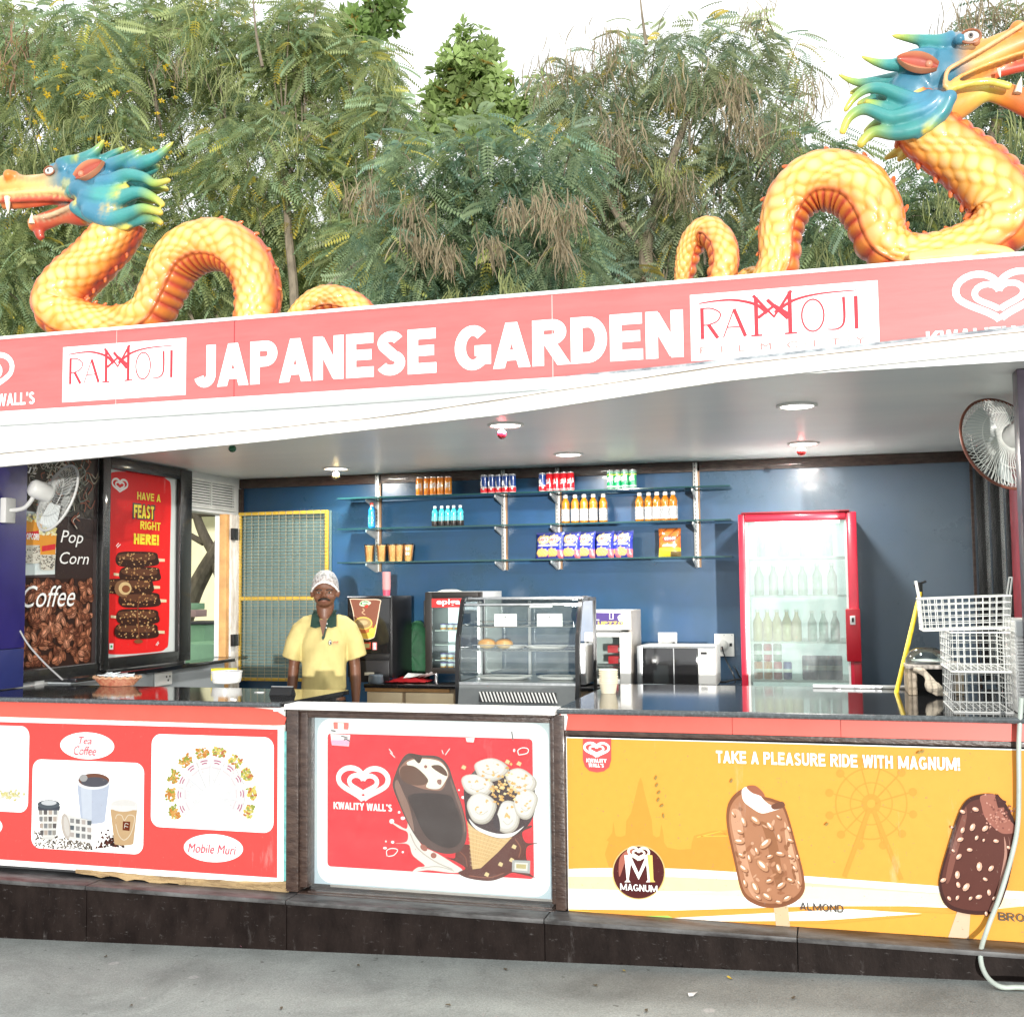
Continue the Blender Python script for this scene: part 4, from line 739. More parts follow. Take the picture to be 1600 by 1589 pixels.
A.blob([(634, 296), (650, 282), (690, 290), (702, 318), (735, 345), (775, 338), (775, 352), (735, 366), (700, 372), (665, 352), (640, 330)], (.78, .72, .66), 5); A.blob([(650, 282), (680, 278), (706, 300), (712, 318), (690, 310), (668, 302)], (.25, .09, .05), 4); A.blob([(735, 345), (772, 332), (780, 350), (745, 360)], (.12, .05, .03), 4)
for k in range(60):
    t_, q_ = random.uniform(0, 6.28), random.random()**.5; x, y = 715+105*q_*math.cos(t_)+.28*170*q_*math.sin(t_)*1, 500+165*q_*math.sin(t_)+0; A.ell(x, y, random.uniform(5, 16), random.uniform(3, 7), random.choice([(.2, .085, .04), (.36, .18, .1), (.24, .1, .05), (.42, .24, .15)]), random.random()*3, 9)
for x, y, r_, a_ in ((640, 400, 17, 1.2), (605, 375, 9, 1), (628, 435, 12, .2), (625, 468, 18, .1), (680, 395, 20, .7), (730, 415, 17, .9), (760, 385, 10, .6), (715, 475, 24, -.7), (685, 500, 13, 1.2), (762, 455, 14, 1.3), (800, 465, 12, .3), (640, 560, 18, .7), (632, 515, 12, .4), (660, 525, 13, 1.3), (705, 550, 26, .8), (765, 510, 16, .2), (730, 520, 12, -.4), (760, 560, 18, 1.2), (800, 520, 10, .3), (815, 560, 11, .9), (680, 625, 22, 1.1), (645, 610, 13, 1.3), (728, 603, 13, -.3), (768, 618, 18, -.6), (800, 600, 13, .4), (830, 610, 10, 1), (720, 655, 18, .6), (790, 662, 16, -.5), (760, 675, 12, .2), (690, 660, 11, .5), (795, 425, 11, 1.1), (825, 520, 8, 1.3)):
    A.ell(x+3, y+4, r_, r_*.5, (.15, .06, .03), a_, 12); A.ell(x, y, r_, r_*.48, (.38, .2, .11), a_, 12); A.ell(x-2, y-3, r_*.6, r_*.2, (.76, .6, .48), a_, 10)
A.lift(.0003)
bar([(1500, 307), (1440, 309), (1400, 330), (1372, 380), (1340, 480), (1310, 590), (1312, 645), (1335, 690), (1380, 710), (1450, 718), (1502, 705), (1532, 650), (1560, 540), (1574, 430), (1540, 345)], (.035, .01, .008), (.075, .022, .016), 0)
A.blob([(1400, 350), (1380, 400), (1345, 520), (1330, 600), (1345, 600), (1372, 500), (1400, 400)], (.15, .055, .04), 6); A.blob([(1545, 450), (1548, 520), (1520, 640), (1495, 695), (1510, 690), (1530, 640), (1556, 530)], (.2, .09, .07), 6); A.blob([(1530, 450), (1530, 520), (1505, 640), (1480, 700), (1490, 700), (1516, 640), (1540, 520)], (.32, .17, .13), 6)
A.blob([(1450, 312), (1495, 306), (1510, 330), (1530, 352), (1528, 380), (1555, 400), (1574, 432), (1530, 441), (1495, 420), (1465, 385), (1453, 345)], (.24, .09, .065), 5)
for k in range(70): A.ell(1512+random.gauss(0, 24)+0, 375+random.gauss(0, 28), 4, 3, random.choice([(.34, .15, .11), (.15, .05, .04), (.42, .22, .17)]), random.random()*3, 6)
A.poly([(1500, 315), (1508, 304), (1520, 322), (1538, 330), (1530, 350), (1510, 352)], (.045, .012, .01))
for x, y, r_ in ((1432, 357, 12), (1388, 365, 10), (1422, 418, 14), (1388, 428, 11), (1465, 422, 13), (1436, 454, 9), (1380, 460, 12), (1502, 465, 10), (1412, 495, 10), (1356, 498, 7), (1375, 518, 12), (1545, 487, 8), (1445, 552, 16), (1485, 558, 12), (1465, 595, 9), (1370, 580, 14), (1322, 598, 11), (1400, 622, 16), (1373, 614, 11), (1478, 640, 11), (1525, 615, 9), (1443, 655, 12), (1415, 660, 8), (1370, 658, 9), (1342, 660, 9), (1495, 660, 8), (1468, 712, 8), (1548, 545, 8), (1538, 590, 8), (1352, 418, 5), (1460, 462, 6)):
    a_ = random.random()*3; A.ell(x+2, y+3, r_, r_*.62, (.03, .01, .008), a_, 8); A.ell(x, y, r_, r_*.62, (.5, .28, .2), a_, 8); A.ell(x-2, y-2, r_*.5, r_*.3, (.72, .52, .42), a_, 8)
A.lift(.0002)
for (x, y) in ((342, 250), (345, 275), (352, 300), (350, 325), (362, 345), (368, 380), (1240, 163), (1252, 160), (600, 260), (925, 408)): A.ell(x, y, 4, 9, (.25, .18, .05), random.random(), 6)
A.obj('banner_print', YP, PRINT)
blockpx('TAKE A PLEASURE RIDE WITH MAGNUM!', PYL, ZY, 546, 1379, 170, 213, TXW, YP, t=.2, gap=.1, off=.007); blockpx('ALMOND', PYL, ZY, 834, 982, 680, 706, TXB, YP, t=.13, gap=.13, off=.014); blockpx('BROWNIE', PYL, ZY, 1512, 1712, 716, 743, TXB, YP, t=.13, gap=.13, off=.014)
blockpx('MAGNUM', PYL, ZY, 219, 346, 614, 637, TXW, YP, t=.16, gap=.1, off=.014); blockpx('KWALITY', PYL, ZY, 103, 172, 185, 198, TXW, YP, off=.012); blockpx("WALL'S", PYL, ZY, 111, 163, 201, 214, TXW, YP, off=.012)
# ---- left wall posters ------------------------------------------
ZP = (0, 680, .26437)
FP = thing('framed_poster', 'red upright poster of stacked chocolate bars in a black frame', 'poster', (XL+.02, 6.6, 1.8))
W1 = Plane('X', XL+.012); fy0, fy1 = PX(154, 880, XL).y, PX(290, 880, XL).y; fz0, fz1 = PX(222, 1034, XL).z, PX(222, 722, XL).z
fz0 = 1.115; fz1 = 2.47
MB().box(XL+.002, XL+.012, fy0, fy1, fz0, fz1).obj('board', mat('pale_grey_board', (.52, .56, .55), .4, var=.04), FP)
bw = (fy1-fy0)
for a in ((fy0-.03, fy0+.05, fz0, fz1), (fy1-.15, fy1, fz0, fz1), (fy0+.051, fy1-.151, fz1-.075, fz1), (fy0+.051, fy1-.151, fz0, fz0+.075)):
    MB().box(XL+.0125, XL+.05, a[0], a[1], a[2], a[3], .008).obj('frame_bar', BLACKF, FP)
A = Art(W1, .001, ZP)
y0_, y1_ = A.q(628, 700)[0], A.q(1005, 700)[0]; A.blob([(640, 240), (700, 215), (900, 230), (985, 262), (1010, 330), (1004, 700), (997, 1180), (975, 1262), (900, 1282), (700, 1295), (625, 1278), (608, 1180), (616, 700), (625, 320)], (.66, .02, .02), 6); A.lift()
h = A.q(708, 300); A.heart(h[0], h[1], .165, .085, INKW, True, 1.0)
for cy, off, st, al in ((735, 0, 1, 0), (825, 20, 0, .12), (895, -60, 1, 0), (975, 15, 1, .15), (1075, 0, 0, 0), (1160, -10, 1, .03)):
    x0_, x1_ = 690+off, 935+off*.5
    if st: A.poly([(x1_-15, cy-8), (x1_+38, cy-4), (x1_+38, cy+12), (x1_-15, cy+12)], (.62, .5, .33))
    else: A.poly([(x0_-40, cy-12), (x0_+15, cy-6), (x0_+15, cy+10), (x0_-40, cy+4)], (.62, .5, .33))
    A.blob([(x0_, cy-30), (x0_+30, cy-46), (810, cy-48), (x1_-20, cy-42), (x1_-2, cy-12), (x1_-6, cy+32), (810, cy+44), (x0_+20, cy+40), (x0_-8, cy+10)], (.035, .014, .01), 4); A.blob([(x0_+10, cy-30), (820, cy-36), (x1_-25, cy-28), (x1_-30, cy), (810, cy+5), (x0_+20, cy-5)], (.1, .04, .022), 4)
    for k in range(38): A.ell(random.uniform(x0_+12, x1_-18), random.uniform(cy-40, cy+34), random.uniform(3, 8), random.uniform(3, 6), random.choice([(.4, .22, .09), (.25, .12, .05), (.5, .32, .15)]), random.random()*3, 6)
    A.lift(.0002)
A.ell(720, 905, 50, 50, (.2, .1, .05)); A.ell(733, 905, 38, 38, (.55, .4, .2)); A.ell(738, 908, 24, 22, (.2, .07, .03))
A.stroke([(815, 960), (806, 1050), (812, 1120), (815, 1215)], .012, (.16, .06, .03)); A.ell(812, 1218, 26, 12, (.2, .07, .03))
A.poly([(640, 1230), (664, 1230), (663, 1266), (640, 1266)], INKW); A.ell(652, 1248, 6, 8, (.05, .35, .1))
for s_ in ([(680, 655), (695, 638)], [(686, 664), (706, 645)], [(915, 1240), (930, 1218)], [(922, 1242), (934, 1225)]): A.stroke(s_, .005, INKW)
A.obj('poster_print', FP, PRINT)
blockpx('HAVE A', W1, ZP, 808, 946, 343, 388, TXY, FP, t=.2); blockpx('RIGHT', W1, ZP, 826, 946, 512, 560, TXY, FP, t=.2); blockpx('HERE!', W1, ZP, 788, 936, 585, 647, TXY, FP, t=.26)
blockpx('FEAST', W1, ZP, 781, 915, 406, 500, TXB, FP, t=.34, gap=.01, off=.0035); blockpx('FEAST', W1, ZP, 788, 907, 415, 492, TXY, FP, t=.23, off=.005)
# popcorn and coffee board, navy board
BP = thing('wall_poster', 'popcorn and coffee bean poster on the left wall behind the fan', 'poster', (XL+.01, 5.7, 1.7))
W2 = Plane('X', XL+.010); by0, by1 = PX(29, 900, XL).y, fy0-.034
MB().box(XL+.001, XL+.010, by0, by1, 1.165, 2.47).obj('board', mat('dark_board', (.05, .035, .035), .4), BP)
MB().box(XL+.001, XL+.04, by0, by1, 1.1, 1.163, .005).obj('bottom_rail', BLACKF, BP)
A = Art(W2, .001, ZP); Z0 = lambda y: A.q(330, y)[1]; U = lambda x: A.q(x, 900)[0]
ub1 = min(by1, U(546)); A.poly([(by0, 1.17), (ub1, 1.17), (ub1, Z0(845)), (by0, Z0(838))], (.03, .015, .012), True)
A.poly([(by0, Z0(830)), (U(322), Z0(822)), (U(322), Z0(470)), (by0, Z0(462))], (.62, .7, .7), True)
A.poly([(by0, Z0(455)), (ub1, Z0(478)), (ub1, 2.46), (by0, 2.46)], (.07, .06, .05), True); A.poly([(U(325), Z0(848)), (ub1, Z0(846)), (ub1, Z0(482)), (U(325), Z0(470))], (.035, .022, .02), True); A.lift()
A.step = 4e-6
for k in range(330):
    uu, z_ = random.uniform(by0+.02, ub1-.02), random.uniform(1.19, Z0(870)); a_ = random.uniform(0, 3.14); s_ = random.uniform(.8, 1.15)
    c_ = random.choice([(.2, .075, .04), (.28, .11, .06), (.13, .045, .025), (.34, .15, .09), (.1, .035, .02)])
    A.ell(uu, z_, .033*s_, .021*s_, tuple(v*.3 for v in c_), a_, 12, True); A.ell(uu-.001, z_+.001, .03*s_, .0185*s_, c_, a_, 12, True); A.ell(uu-.003, z_+.004, .016*s_, .008*s_, tuple(min(1, v*1.9) for v in c_), a_, 10, True)
    d_ = (math.cos(a_), math.sin(a_)); A.stroke([(uu-d_[0]*.026*s_, z_-d_[1]*.026*s_), (uu+d_[1]*.004, z_-d_[0]*.004), (uu+d_[0]*.026*s_, z_+d_[1]*.026*s_)], .004, (.03, .01, .008), True, 3)
A.step = 2e-5
for k in range(170):
    uu, z_ = random.uniform(by0+.03, ub1-.02), random.uniform(Z0(470), 2.45); a_ = random.uniform(0, 6.28); L = random.uniform(.03, .08)
    A.stroke([(uu, z_), (uu+L*math.cos(a_), z_+L*math.sin(a_)), (uu+L*1.4*math.cos(a_+.8), z_+L*1.2*math.sin(a_+.8))], random.uniform(.004, .009), random.choice([(.4, .36, .28), (.16, .2, .17), (.3, .1, .06), (.1, .1, .07), (.5, .47, .4), (.03, .03, .03)]), True, 4)
for cx, y0q, y1q, w_ in ((180, 500, 750, 62), (272, 580, 790, 52)):
    A.poly([(cx-w_, y0q), (cx+w_, y0q), (cx+w_*.75, y1q), (cx-w_*.75, y1q)], (.7, .3, .04)); A.poly([(cx-w_*.9, y0q+(y1q-y0q)*.6), (cx+w_*.9, y0q+(y1q-y0q)*.6), (cx+w_*.75, y1q), (cx-w_*.75, y1q)], (.6, .58, .5)); A.ell(cx, y1q, w_*.75, 9, (.6, .58, .5))
    for k in range(60): A.ell(cx+random.uniform(-w_, w_)*.75, random.uniform(y0q+(y1q-y0q)*.62, y1q), 5, 4, random.choice([(.2, .17, .13), (.45, .4, .33), (.1, .09, .08)]), 0, 6)
    A.poly([(cx-w_*.7, y0q+75), (cx+w_*.85, y0q+62), (cx+w_*.8, y0q+95), (cx-w_*.7, y0q+108)], (.6, .03, .04)); A.lift(.0001)
    for k in range(48): A.ell(cx+random.uniform(-w_, w_), y0q+random.uniform(-30, 8), random.uniform(7, 12), random.uniform(6, 9), random.choice([(.75, .7, .35), (.8, .78, .55), (.6, .52, .2)]), random.random()*3, 7)
A.obj('poster_print', BP, PRINT)
textpx('Pop', W2, ZP, 355, 488, 565, 660, TXW, BP, shear=.25); textpx('Corn', W2, ZP, 350, 522, 692, 762, TXW, BP, shear=.25); textpx('Coffee', W2, ZP, 120, 435, 888, 1015, TXW, BP, shear=.35, off=.012); textpx('ut', W2, ZP, 138, 220, 180, 228, TXW, BP, shear=.3)
for cx, yq in ((180, 592), (272, 672)): blockpx('POPCORN', W2, ZP, cx-46, cx+48, yq-12, yq+26, TXW, BP, t=.22, off=.012)
NB = thing('navy_board', 'plain navy blue board at the left end of the wall', 'board', (XL+.01, 5.1, 1.7))
MB().box(XL+.001, XL+.05, 4.72, by0-.003, 1.30, 2.47, .003).obj('upper_sheet', NAVY, NB); MB().box(XL+.001, XL+.049, 4.72, by0-.003, 1.08, 1.297, .003).obj('lower_sheet', mat('navy_lower', (.02, .03, .15), .35), NB)
# ================================================================ wall shelving with goods
SY = YB-.02            # face of the back wall; shelves stand .02..0.3 in front of it
WS = thing('wall_shelving', 'three long glass shelves on slotted steel uprights against the blue wall', 'shelving', (-2.1, YB, 2.0))
STD = mat('slotted_steel', (.5, .5, .48), .35, metal=.6); BRK = mat('bracket_grey', (.5, .53, .54), .4, metal=.3); TAN = mat('tan_strip', (.3, .17, .09), .5)
SHD = .24; SFY = YB-.03-SHD
shz = [sum(PY(x, y, SFY).z for x, y in l)/2 for l in (((528, 779), (1140, 757)), ((528, 825), (1140, 812)), ((528, 880), (1135, 867)))]
sx0, sx1 = PY(527, 826, SFY).x, PY(1142, 812, SFY).x
SGL = glassmat('shelf_glass', tint=(.55, .8, .78), refl=.12)
for z_ in shz:
    g = MB().box(sx0, sx1, SFY+.004, YB-.03, z_-.008, z_).obj('glass_shelf', SGL, WS, smooth=0)
    MB().box(sx0, sx1, SFY, SFY+.0035, z_-.009, z_+.001).obj('shelf_edge', mat('green_glass_edge', (.01, .045, .045), .15, coat=.5), WS, smooth=0)
bx_ = [PY(x, 800, YB-.02).x for x in (590, 787, 872, 1088)]
first = None
for x in bx_:
    mb = MB().box(x-.0185, x+.0125, YB-.024, YB-.002, shz[2]-.07, ZC-.01, .002); mb.obj('upright', STD, WS)
    MB().box(x+.0135, x+.026, YB-.02, YB-.002, shz[2]-.07, ZC-.01).obj('edge_strip', TAN, WS)
    sl_ = MB()
    for k in range(26): z_ = shz[2]+.0+k*.026; sl_.box(x-.008, x-.003, YB-.0262, YB-.0245, z_, z_+.012)
    sl_.obj('slots', BLKP, WS, smooth=0, kind='stuff')
    for z_ in shz:
        MB().prism([(x-.006, YB-.026, z_-.011), (x-.006, SFY+.03, z_-.011), (x-.006, SFY+.03, z_-.028), (x-.006, YB-.05, z_-.075), (x-.006, YB-.026, z_-.075)], (.01, 0, 0)).obj('bracket', BRK, WS, smooth=0)
# ---- goods: one of each kind, then copies
def on_shelf(px, lev, dy=.09): return Vector((PY(px, (760, 818, 872)[lev], SFY+dy).x, SFY+dy, shz[lev]+.0012))
CANM = vcmat('can_print', .25, coat=.4, var=.0); CANT = mat('can_top', (.7, .7, .72), .25, metal=1)
def can(name, label, loc, base, bands, group, word=None, wcol=None, h=.135, r=.0265):
    t = thing(name, label, 'drink can', loc, group); x, y, z_ = loc
    pr = [(r*.8, .001), (r*.9, .004), (r, .012)]; cl = [(.6, .6, .6)]*2+[base]
    for zz_, c_ in bands: pr += [(r, zz_*h), (r, zz_*h+.0005)]; cl += [cl[-1], c_]
    pr += [(r, h*.93), (r*.86, h*.985), (r*.86, h)]; cl += [cl[-1], (.6, .6, .6), (.6, .6, .6)]
    MB().lathe(pr, loc, 22, cols=cl).obj('can_body', CANM, t, smooth=50)
    MB().lathe([(r*.82, h-.001), (r*.82, h+.0015), (r*.78, h-.002), (.001, h-.002)], loc, 20).obj('rim', CANT, t)
    if word:
        # word printed round the can: bent lettering strip
        gs = [glyph(c, .24) for c in word]; W_ = sum(g_[0] for g_ in gs)+.06*(len(gs)-1); mb = MB(); k = word_ang/W_; xx = 0; rr_ = r+.0006
        for g_ in gs:
            for ln in g_[1]:
                rr_ += 4e-6; ln2 = []
                for (a, b), (c, d) in zip(ln, ln[1:]):
                    ln2 += [(a+(c-a)*q/3, b+(d-b)*q/3) for q in range(3)]
                ln2.append(ln[-1]); ln2 = np.array(ln2, float); T = np.gradient(ln2, axis=0); T /= np.maximum(1e-9, np.linalg.norm(T, axis=1))[:, None]; N = np.stack([-T[:, 1], T[:, 0]], 1)*.12
                f_ = lambda p: (lambda th, zz_: (x+rr_*math.sin(th), y-rr_*math.cos(th), z_+h*zz_))(math.radians((p[0]+xx)*k-word_ang/2+word_rot), .36+.26*p[1]+(p[0]+xx)*word_slope)
                n_ = len(ln2); mb.add([f_(p) for p in ln2+N]+[f_(p) for p in ln2-N], [(n_+i, n_+i+1, i+1, i) for i in range(n_-1)])
            xx += g_[0]+.06
        mb.obj('lettering', wcol, t, smooth=0)
    return t
word_ang, word_rot, word_slope = 110, -16, .02
ORG_ = (.75, .22, .01); REDC = (.62, .01, .02); BLUC = (.01, .06, .3); GRC = (.0, .2, .06)
def row(proto, pxs, lev, labels, dy=.09, step=None, rots=None):
    out = [proto]
    for i, px in enumerate(pxs):
        p = on_shelf(px, lev, dy)
        if i == 0: proto.location = p
        else: out.append(dup(proto, p, labels[i]))
        out[-1].rotation_euler.z = random.uniform(-.35, .35); out[-1].location.x += random.uniform(-.0022, .0022); out[-1].location.y += random.uniform(-.012, .006)
    if isinstance(labels, list): proto['label'] = labels[0]
    return out
def names(base, n, where): o_ = ['leftmost', 'second from the left', 'third from the left', 'fourth from the left', 'fifth from the left', 'sixth from the left']; return [f'{base}, {o_[i] if i < n-1 else "rightmost"} of its row {where}' for i in range(n)]
c = can('soda_can', 'x', (0, 0, 0), ORG_, [(.3, (.78, .3, .02)), (.72, ORG_)], 'orange soda cans on the top shelf', 'FANTA', TXW)
row(c, [656, 667, 678, 689, 700], 0, names('slim orange soda can', 5, 'on the top shelf'))
word_ang, word_rot = 60, -10
c = can('cola_can', 'x', (0, 0, 0), REDC, [(.3, (.6, .5, .5)), (.36, BLUC), (.9, (.3, .35, .45))], 'blue and red cola cans on the top shelf', None)
mb = MB(); r_ = .0275; 
for a0, a1, z0_, z1_, q in ((-70, -8, .4, .62, 0), (-40, 30, .55, .3, 1)):
    pts = []
    for i in range(9): th = math.radians(a0+(a1-a0)*i/8); zz_ = .135*(z0_+(z1_-z0_)*i/8+.1*math.sin(i*.8)); pts.append((th, zz_))
    mb.add([(r_*math.sin(t_), -r_*math.cos(t_), z_+.012) for t_, z_ in pts]+[(r_*math.sin(t_), -r_*math.cos(t_), z_-.01) for t_, z_ in pts], [(i+1, i, 9+i, 9+i+1) for i in range(8)], (.8, .8, .8))
    r_ += .0002
mb.obj('swirl_print', CANM, c, smooth=0)
c2 = row(c, [757, 768, 779, 790, 801, 847], 0, ['blue and red cola can, leftmost on the top shelf left of the second upright']+[f'blue and red cola can, {w} of the group of five' for w in ('second', 'third', 'fourth', 'rightmost')]+['single blue and red cola can beside the red cans on the top shelf'])
word_ang, word_rot, word_slope = 110, -12, .03
c = can('red_can', 'x', (0, 0, 0), REDC, [(.12, (.7, .6, .6)), (.14, REDC)], 'red cola cans on the top shelf', 'COLA', TXW)
row(c, [859, 870, 881, 892], 0, names('plain red cola can', 4, 'on the top shelf'))
c = can('green_can', 'x', (0, 0, 0), GRC, [(.12, (.45, .55, .55)), (.2, (.0, .28, .09)), (.85, (.3, .5, .4))], 'green lemon soda cans on the top shelf', 'SPRITE', TXW)
mb = MB(); mb.lathe([(.0272, .1), (.0273, .108)], (0, 0, 0), 22, cols=[(.6, .62, .1)]*2, caps=False); mb.obj('yellow_stripe', CANM, c)
row(c, [954, 965, 977, 989], 0, names('green lemon soda can', 4, 'on the top shelf'))
# bottles
LIQ = mat('amber_drink', (.45, .16, .012), .15, coat=.8, trans=.15); PETC = mat('white_cap', (.8, .8, .78), .4)
def bottle(name, label, liquid, lab, labcol, group, h=.205, r=.031, cap=PETC, foot=None):
    t = thing(name, label, 'bottle', (0, 0, 0), group)
    pr = [(.001, 0), (r*.85, .001), (r, .008), (r*.97, h*.3), (r, h*.5), (r*.9, h*.6), (r, h*.68), (r*.8, h*.78), (r*.42, h*.88), (r*.4, h*.92)]
    MB().lathe(pr, (0, 0, 0), 22).obj('bottle_body', liquid, t, smooth=60)
    MB().lathe([(r*1.02, h*.08), (r*1.0, h*.3), (r*1.02, h*.5)], (0, 0, 0), 22, caps=False).obj('label_sleeve', lab, t)
    MB().lathe([(r*.5, h*.9), (r*.5, h), (r*.44, h+.002), (.001, h+.002)], (0, 0, 0), 16).obj('cap', cap, t)
    if foot: MB().lathe([(r*.9, .0005), (r*1.04, .009), (r*1.035, h*.28), (r*1.0, h*.285)], (0, 0, 0), 22).obj('dark_foot', foot, t)
    mb = MB()
    for k in range(3): z_ = h*(.2+.09*k); w_ = r*(.5, .8, .6)[k]; mb.add([(-w_, -math.sqrt((r*1.03)**2-w_*w_)-.001, z_), (w_, -math.sqrt((r*1.03)**2-w_*w_)-.001, z_), (w_, -math.sqrt((r*1.03)**2-w_*w_)-.001, z_+h*.035), (-w_, -math.sqrt((r*1.03)**2-w_*w_)-.001, z_+h*.035)], [(0, 1, 2, 3)])
    if labcol: mb.obj('label_print', labcol, t, smooth=0)
    return t
b = bottle('juice_bottle', 'x', LIQ, mat('silver_label', (.4, .4, .41), .25, metal=.4, var=.2, vscale=60), mat('faded_print', (.5, .45, .4), .4), 'amber drink bottles with silver labels on the middle shelf', h=.2)
row(b, [884, 899, 914, 928, 943], 1, names('amber bottle with silver label', 5, 'on the middle shelf'))
b = bottle('juice_bottle', 'x', LIQ, mat('silver_label'and'silver_black_label', (.45, .45, .46), .25, metal=.3, var=.3, vscale=60), mat('black_print', (.03, .03, .03), .4), 'amber drink bottles with black printed labels on the middle shelf', h=.2)
row(b, [1000, 1014, 1027, 1040, 1053], 1, names('amber bottle with black print', 5, 'on the middle shelf'))
b = bottle('turquoise_bottle', 'x', mat('turquoise_drink', (.05, .5, .6), .2, coat=.6), mat('turquoise_label', (.1, .45, .52), .35, var=.5, vscale=70), mat('rust_print', (.4, .25, .12), .4), 'small turquoise bottles with black feet on the middle shelf', h=.15, r=.0235, foot=mat('black_label', (.015, .013, .013), .35))
row(b, [679, 690, 700, 710, 720], 1, names('small turquoise bottle', 5, 'on the middle shelf'))
b = bottle('blue_bottle', 'single blue drink bottle with a red cap beside the first upright', mat('blue_drink', (.01, .15, .4), .15, coat=.8), mat('clear_blue_label', (.02, .2, .5), .3, var=.5, vscale=60), mat('white_print', (.6, .65, .7), .4), None, h=.19, r=.027, cap=mat('red_cap', (.6, .05, .03), .4)); b.location = on_shelf(581, 1)
MB().lathe([(.0135, .15), (.0136, .172), (.0135, .173)], (0, 0, 0), 16).obj('neck_sleeve', PETC, b)
# snack tubs, sealed film on top
CRISP = mat('orange_snack', (.95, .62, .28), .6, col2=(.8, .4, .12), vscale=55, bump=1, bscale=90); FILM = glassmat('film', tint=(.95, .93, .9), refl=.15)
def tub(label):
    t = thing('snack_tub', label, 'snack tub', (0, 0, 0), 'clear tubs of orange snack mix on the bottom shelf')
    MB().lathe([(.026, .001), (.028, .004), (.0385, .118), (.034, .12), (.001, .122)], (0, 0, 0), 20).obj('snack_mix', CRISP, t)
    MB().lathe([(.027, 0), (.0292, .004), (.040, .125), (.042, .127), (.042, .13), (.001, .131)], (0, 0, 0), 20, caps=False).obj('clear_tub', FILM, t); return t
t = tub('x'); r_ = row(t, [578, 597, 614, 624, 638], 2, names('tub of orange snack mix', 5, 'on the bottom shelf'))
mb = MB()
for k in range(4): a = -.25+(k % 2)*.42; z_ = .045+(k//2)*.035; mb.add([(.0375*math.sin(a), -.0375*math.cos(a)-.003, z_), (.0375*math.sin(a+.3), -.0375*math.cos(a+.3)-.003, z_), (.0385*math.sin(a+.3), -.0385*math.cos(a+.3)-.003, z_+.022), (.0385*math.sin(a), -.0385*math.cos(a)-.003, z_+.022)], [(0, 1, 2, 3)])
for o_ in (r_[4],):
    q = mb.obj('price_sticker', mat('pink_sticker', (.7, .5, .5), .5, var=.3, vscale=90), None, smooth=0); q.parent = o_; o_['label'] = 'snack tub with pink stickers at the right end of the tub row'
r_[2]['label'] = 'snack tub third from the left with reddish lettering'
# crisp bags: pillow-shaped foil
def bag(name, label, cols, w=.15, h=.19, group=None, kind=0):
    t = thing(name, label, 'snack bag', (0, 0, 0), group); nx, nz = 14, 18; vs = []; cs = []
    for side in (1, -1):
        for j in range(nz+1):
            for i in range(nx+1):
                u_, v_ = i/nx, j/nz; e = max(0, 1-abs(2*u_-1)**2.4)*max(0, 1-abs(2*v_-1)**3.2); th = .032*e**.6+.0006
                wr = .0022*math.sin(u_*40+v_*9)*(1-e)+.0015*math.sin(v_*33+u_*5); vs.append(((u_-.5)*w*(1-.05*math.sin(math.pi*v_)), -side*(th+wr*(side > 0)), v_*h))
                if kind == 0:
                    c_ = (.01, .02, .24)
                    if ((u_-.5)/.36)**2+((v_-.72)/.17)**2 < 1: c_ = (.78, .62, .1)
                    if ((u_-.5)/.3)**2+((v_-.72)/.12)**2 < 1: c_ = (.5, .42, .38)
                    if v_ < .42 and ((u_-.42)/.36)**2+((v_-.23)/.16)**2 < 1: c_ = (.66, .42, .08) if (i+j) % 3 else (.74, .54, .2)
                    if v_ > .93 or v_ < .04: c_ = (.1, .12, .4)
                    if u_ > .72 and v_ < .3: c_ = (.45, .1, .12)
                    if .47 < v_ < .52 and .2 < u_ < .8: c_ = (.5, .5, .6)
                else:
                    c_ = (.5, .13, .02) if v_ > .3 else (.66, .5, .03)
                    if (i*7+j*5) % 6 == 0 and v_ > .5: c_ = (.12, .03, .01)
                    if ((u_-.5)/.3)**2+((v_-.62)/.1)**2 < 1: c_ = (.6, .02, .03)
                    if .36 < v_ < .44 and .15 < u_ < .85: c_ = (.7, .6, .5)
                    if v_ > .95: c_ = (.06, .04, .03)
                    if u_ > .55 and v_ < .2: c_ = (.12, .08, .03)
                cs.append(c_)
    n_ = (nx+1)*(nz+1); fs = []
    for s_ in (0, 1):
        for j in range(nz):
            for i in range(nx):
                a = s_*n_+j*(nx+1)+i; q = (a, a+1, a+nx+2, a+nx+1); fs.append(q if s_ == 0 else q[::-1])
    MB().add(vs, fs, cs).obj('foil_bag', vcmat('foil_print', .28, coat=.4, var=.06), t, smooth=80)
    P0 = Plane('Y', -.0365)
    if kind == 0: text("Lay's", P0, -.036, .036, h*.65, h*.79, mat('red_lettering', (.6, .02, .03), .4), t, bold=.01, off=0, shear=.2)
    else: block('BINGO', P0, -.03, .03, h*.58, h*.66, TXW, t, off=0)
    return t
b = bag('crisp_bag', 'x', None, group='blue crisp bags in a row on the bottom shelf')
row(b, [850, 867, 892, 916, 944, 956, 974], 2, [f'blue crisp bag, {w}' for w in ('leftmost of the row, half behind its neighbour', 'second from the left on the bottom shelf', 'third from the left on the bottom shelf', 'fourth from the left in the row', 'fifth from the left, right of the third upright', 'mostly hidden behind the one to its left', 'rightmost of the row on the bottom shelf')])
for o_, dy in zip(sorted([o for o in bpy.data.objects if o.name.startswith('crisp_bag')], key=lambda o: o.location.x), (.02, 0, 0, 0, 0, .04, 0)): o_.location.y += dy; o_.rotation_euler.z *= 1.5; o_.rotation_euler.x = -.08
b = bag('orange_crisp_bag', 'single orange and yellow snack bag standing alone at the right of the bottom shelf', None, w=.155, h=.2, kind=1); b.location = on_shelf(1047, 2); b.rotation_euler.x = -.06
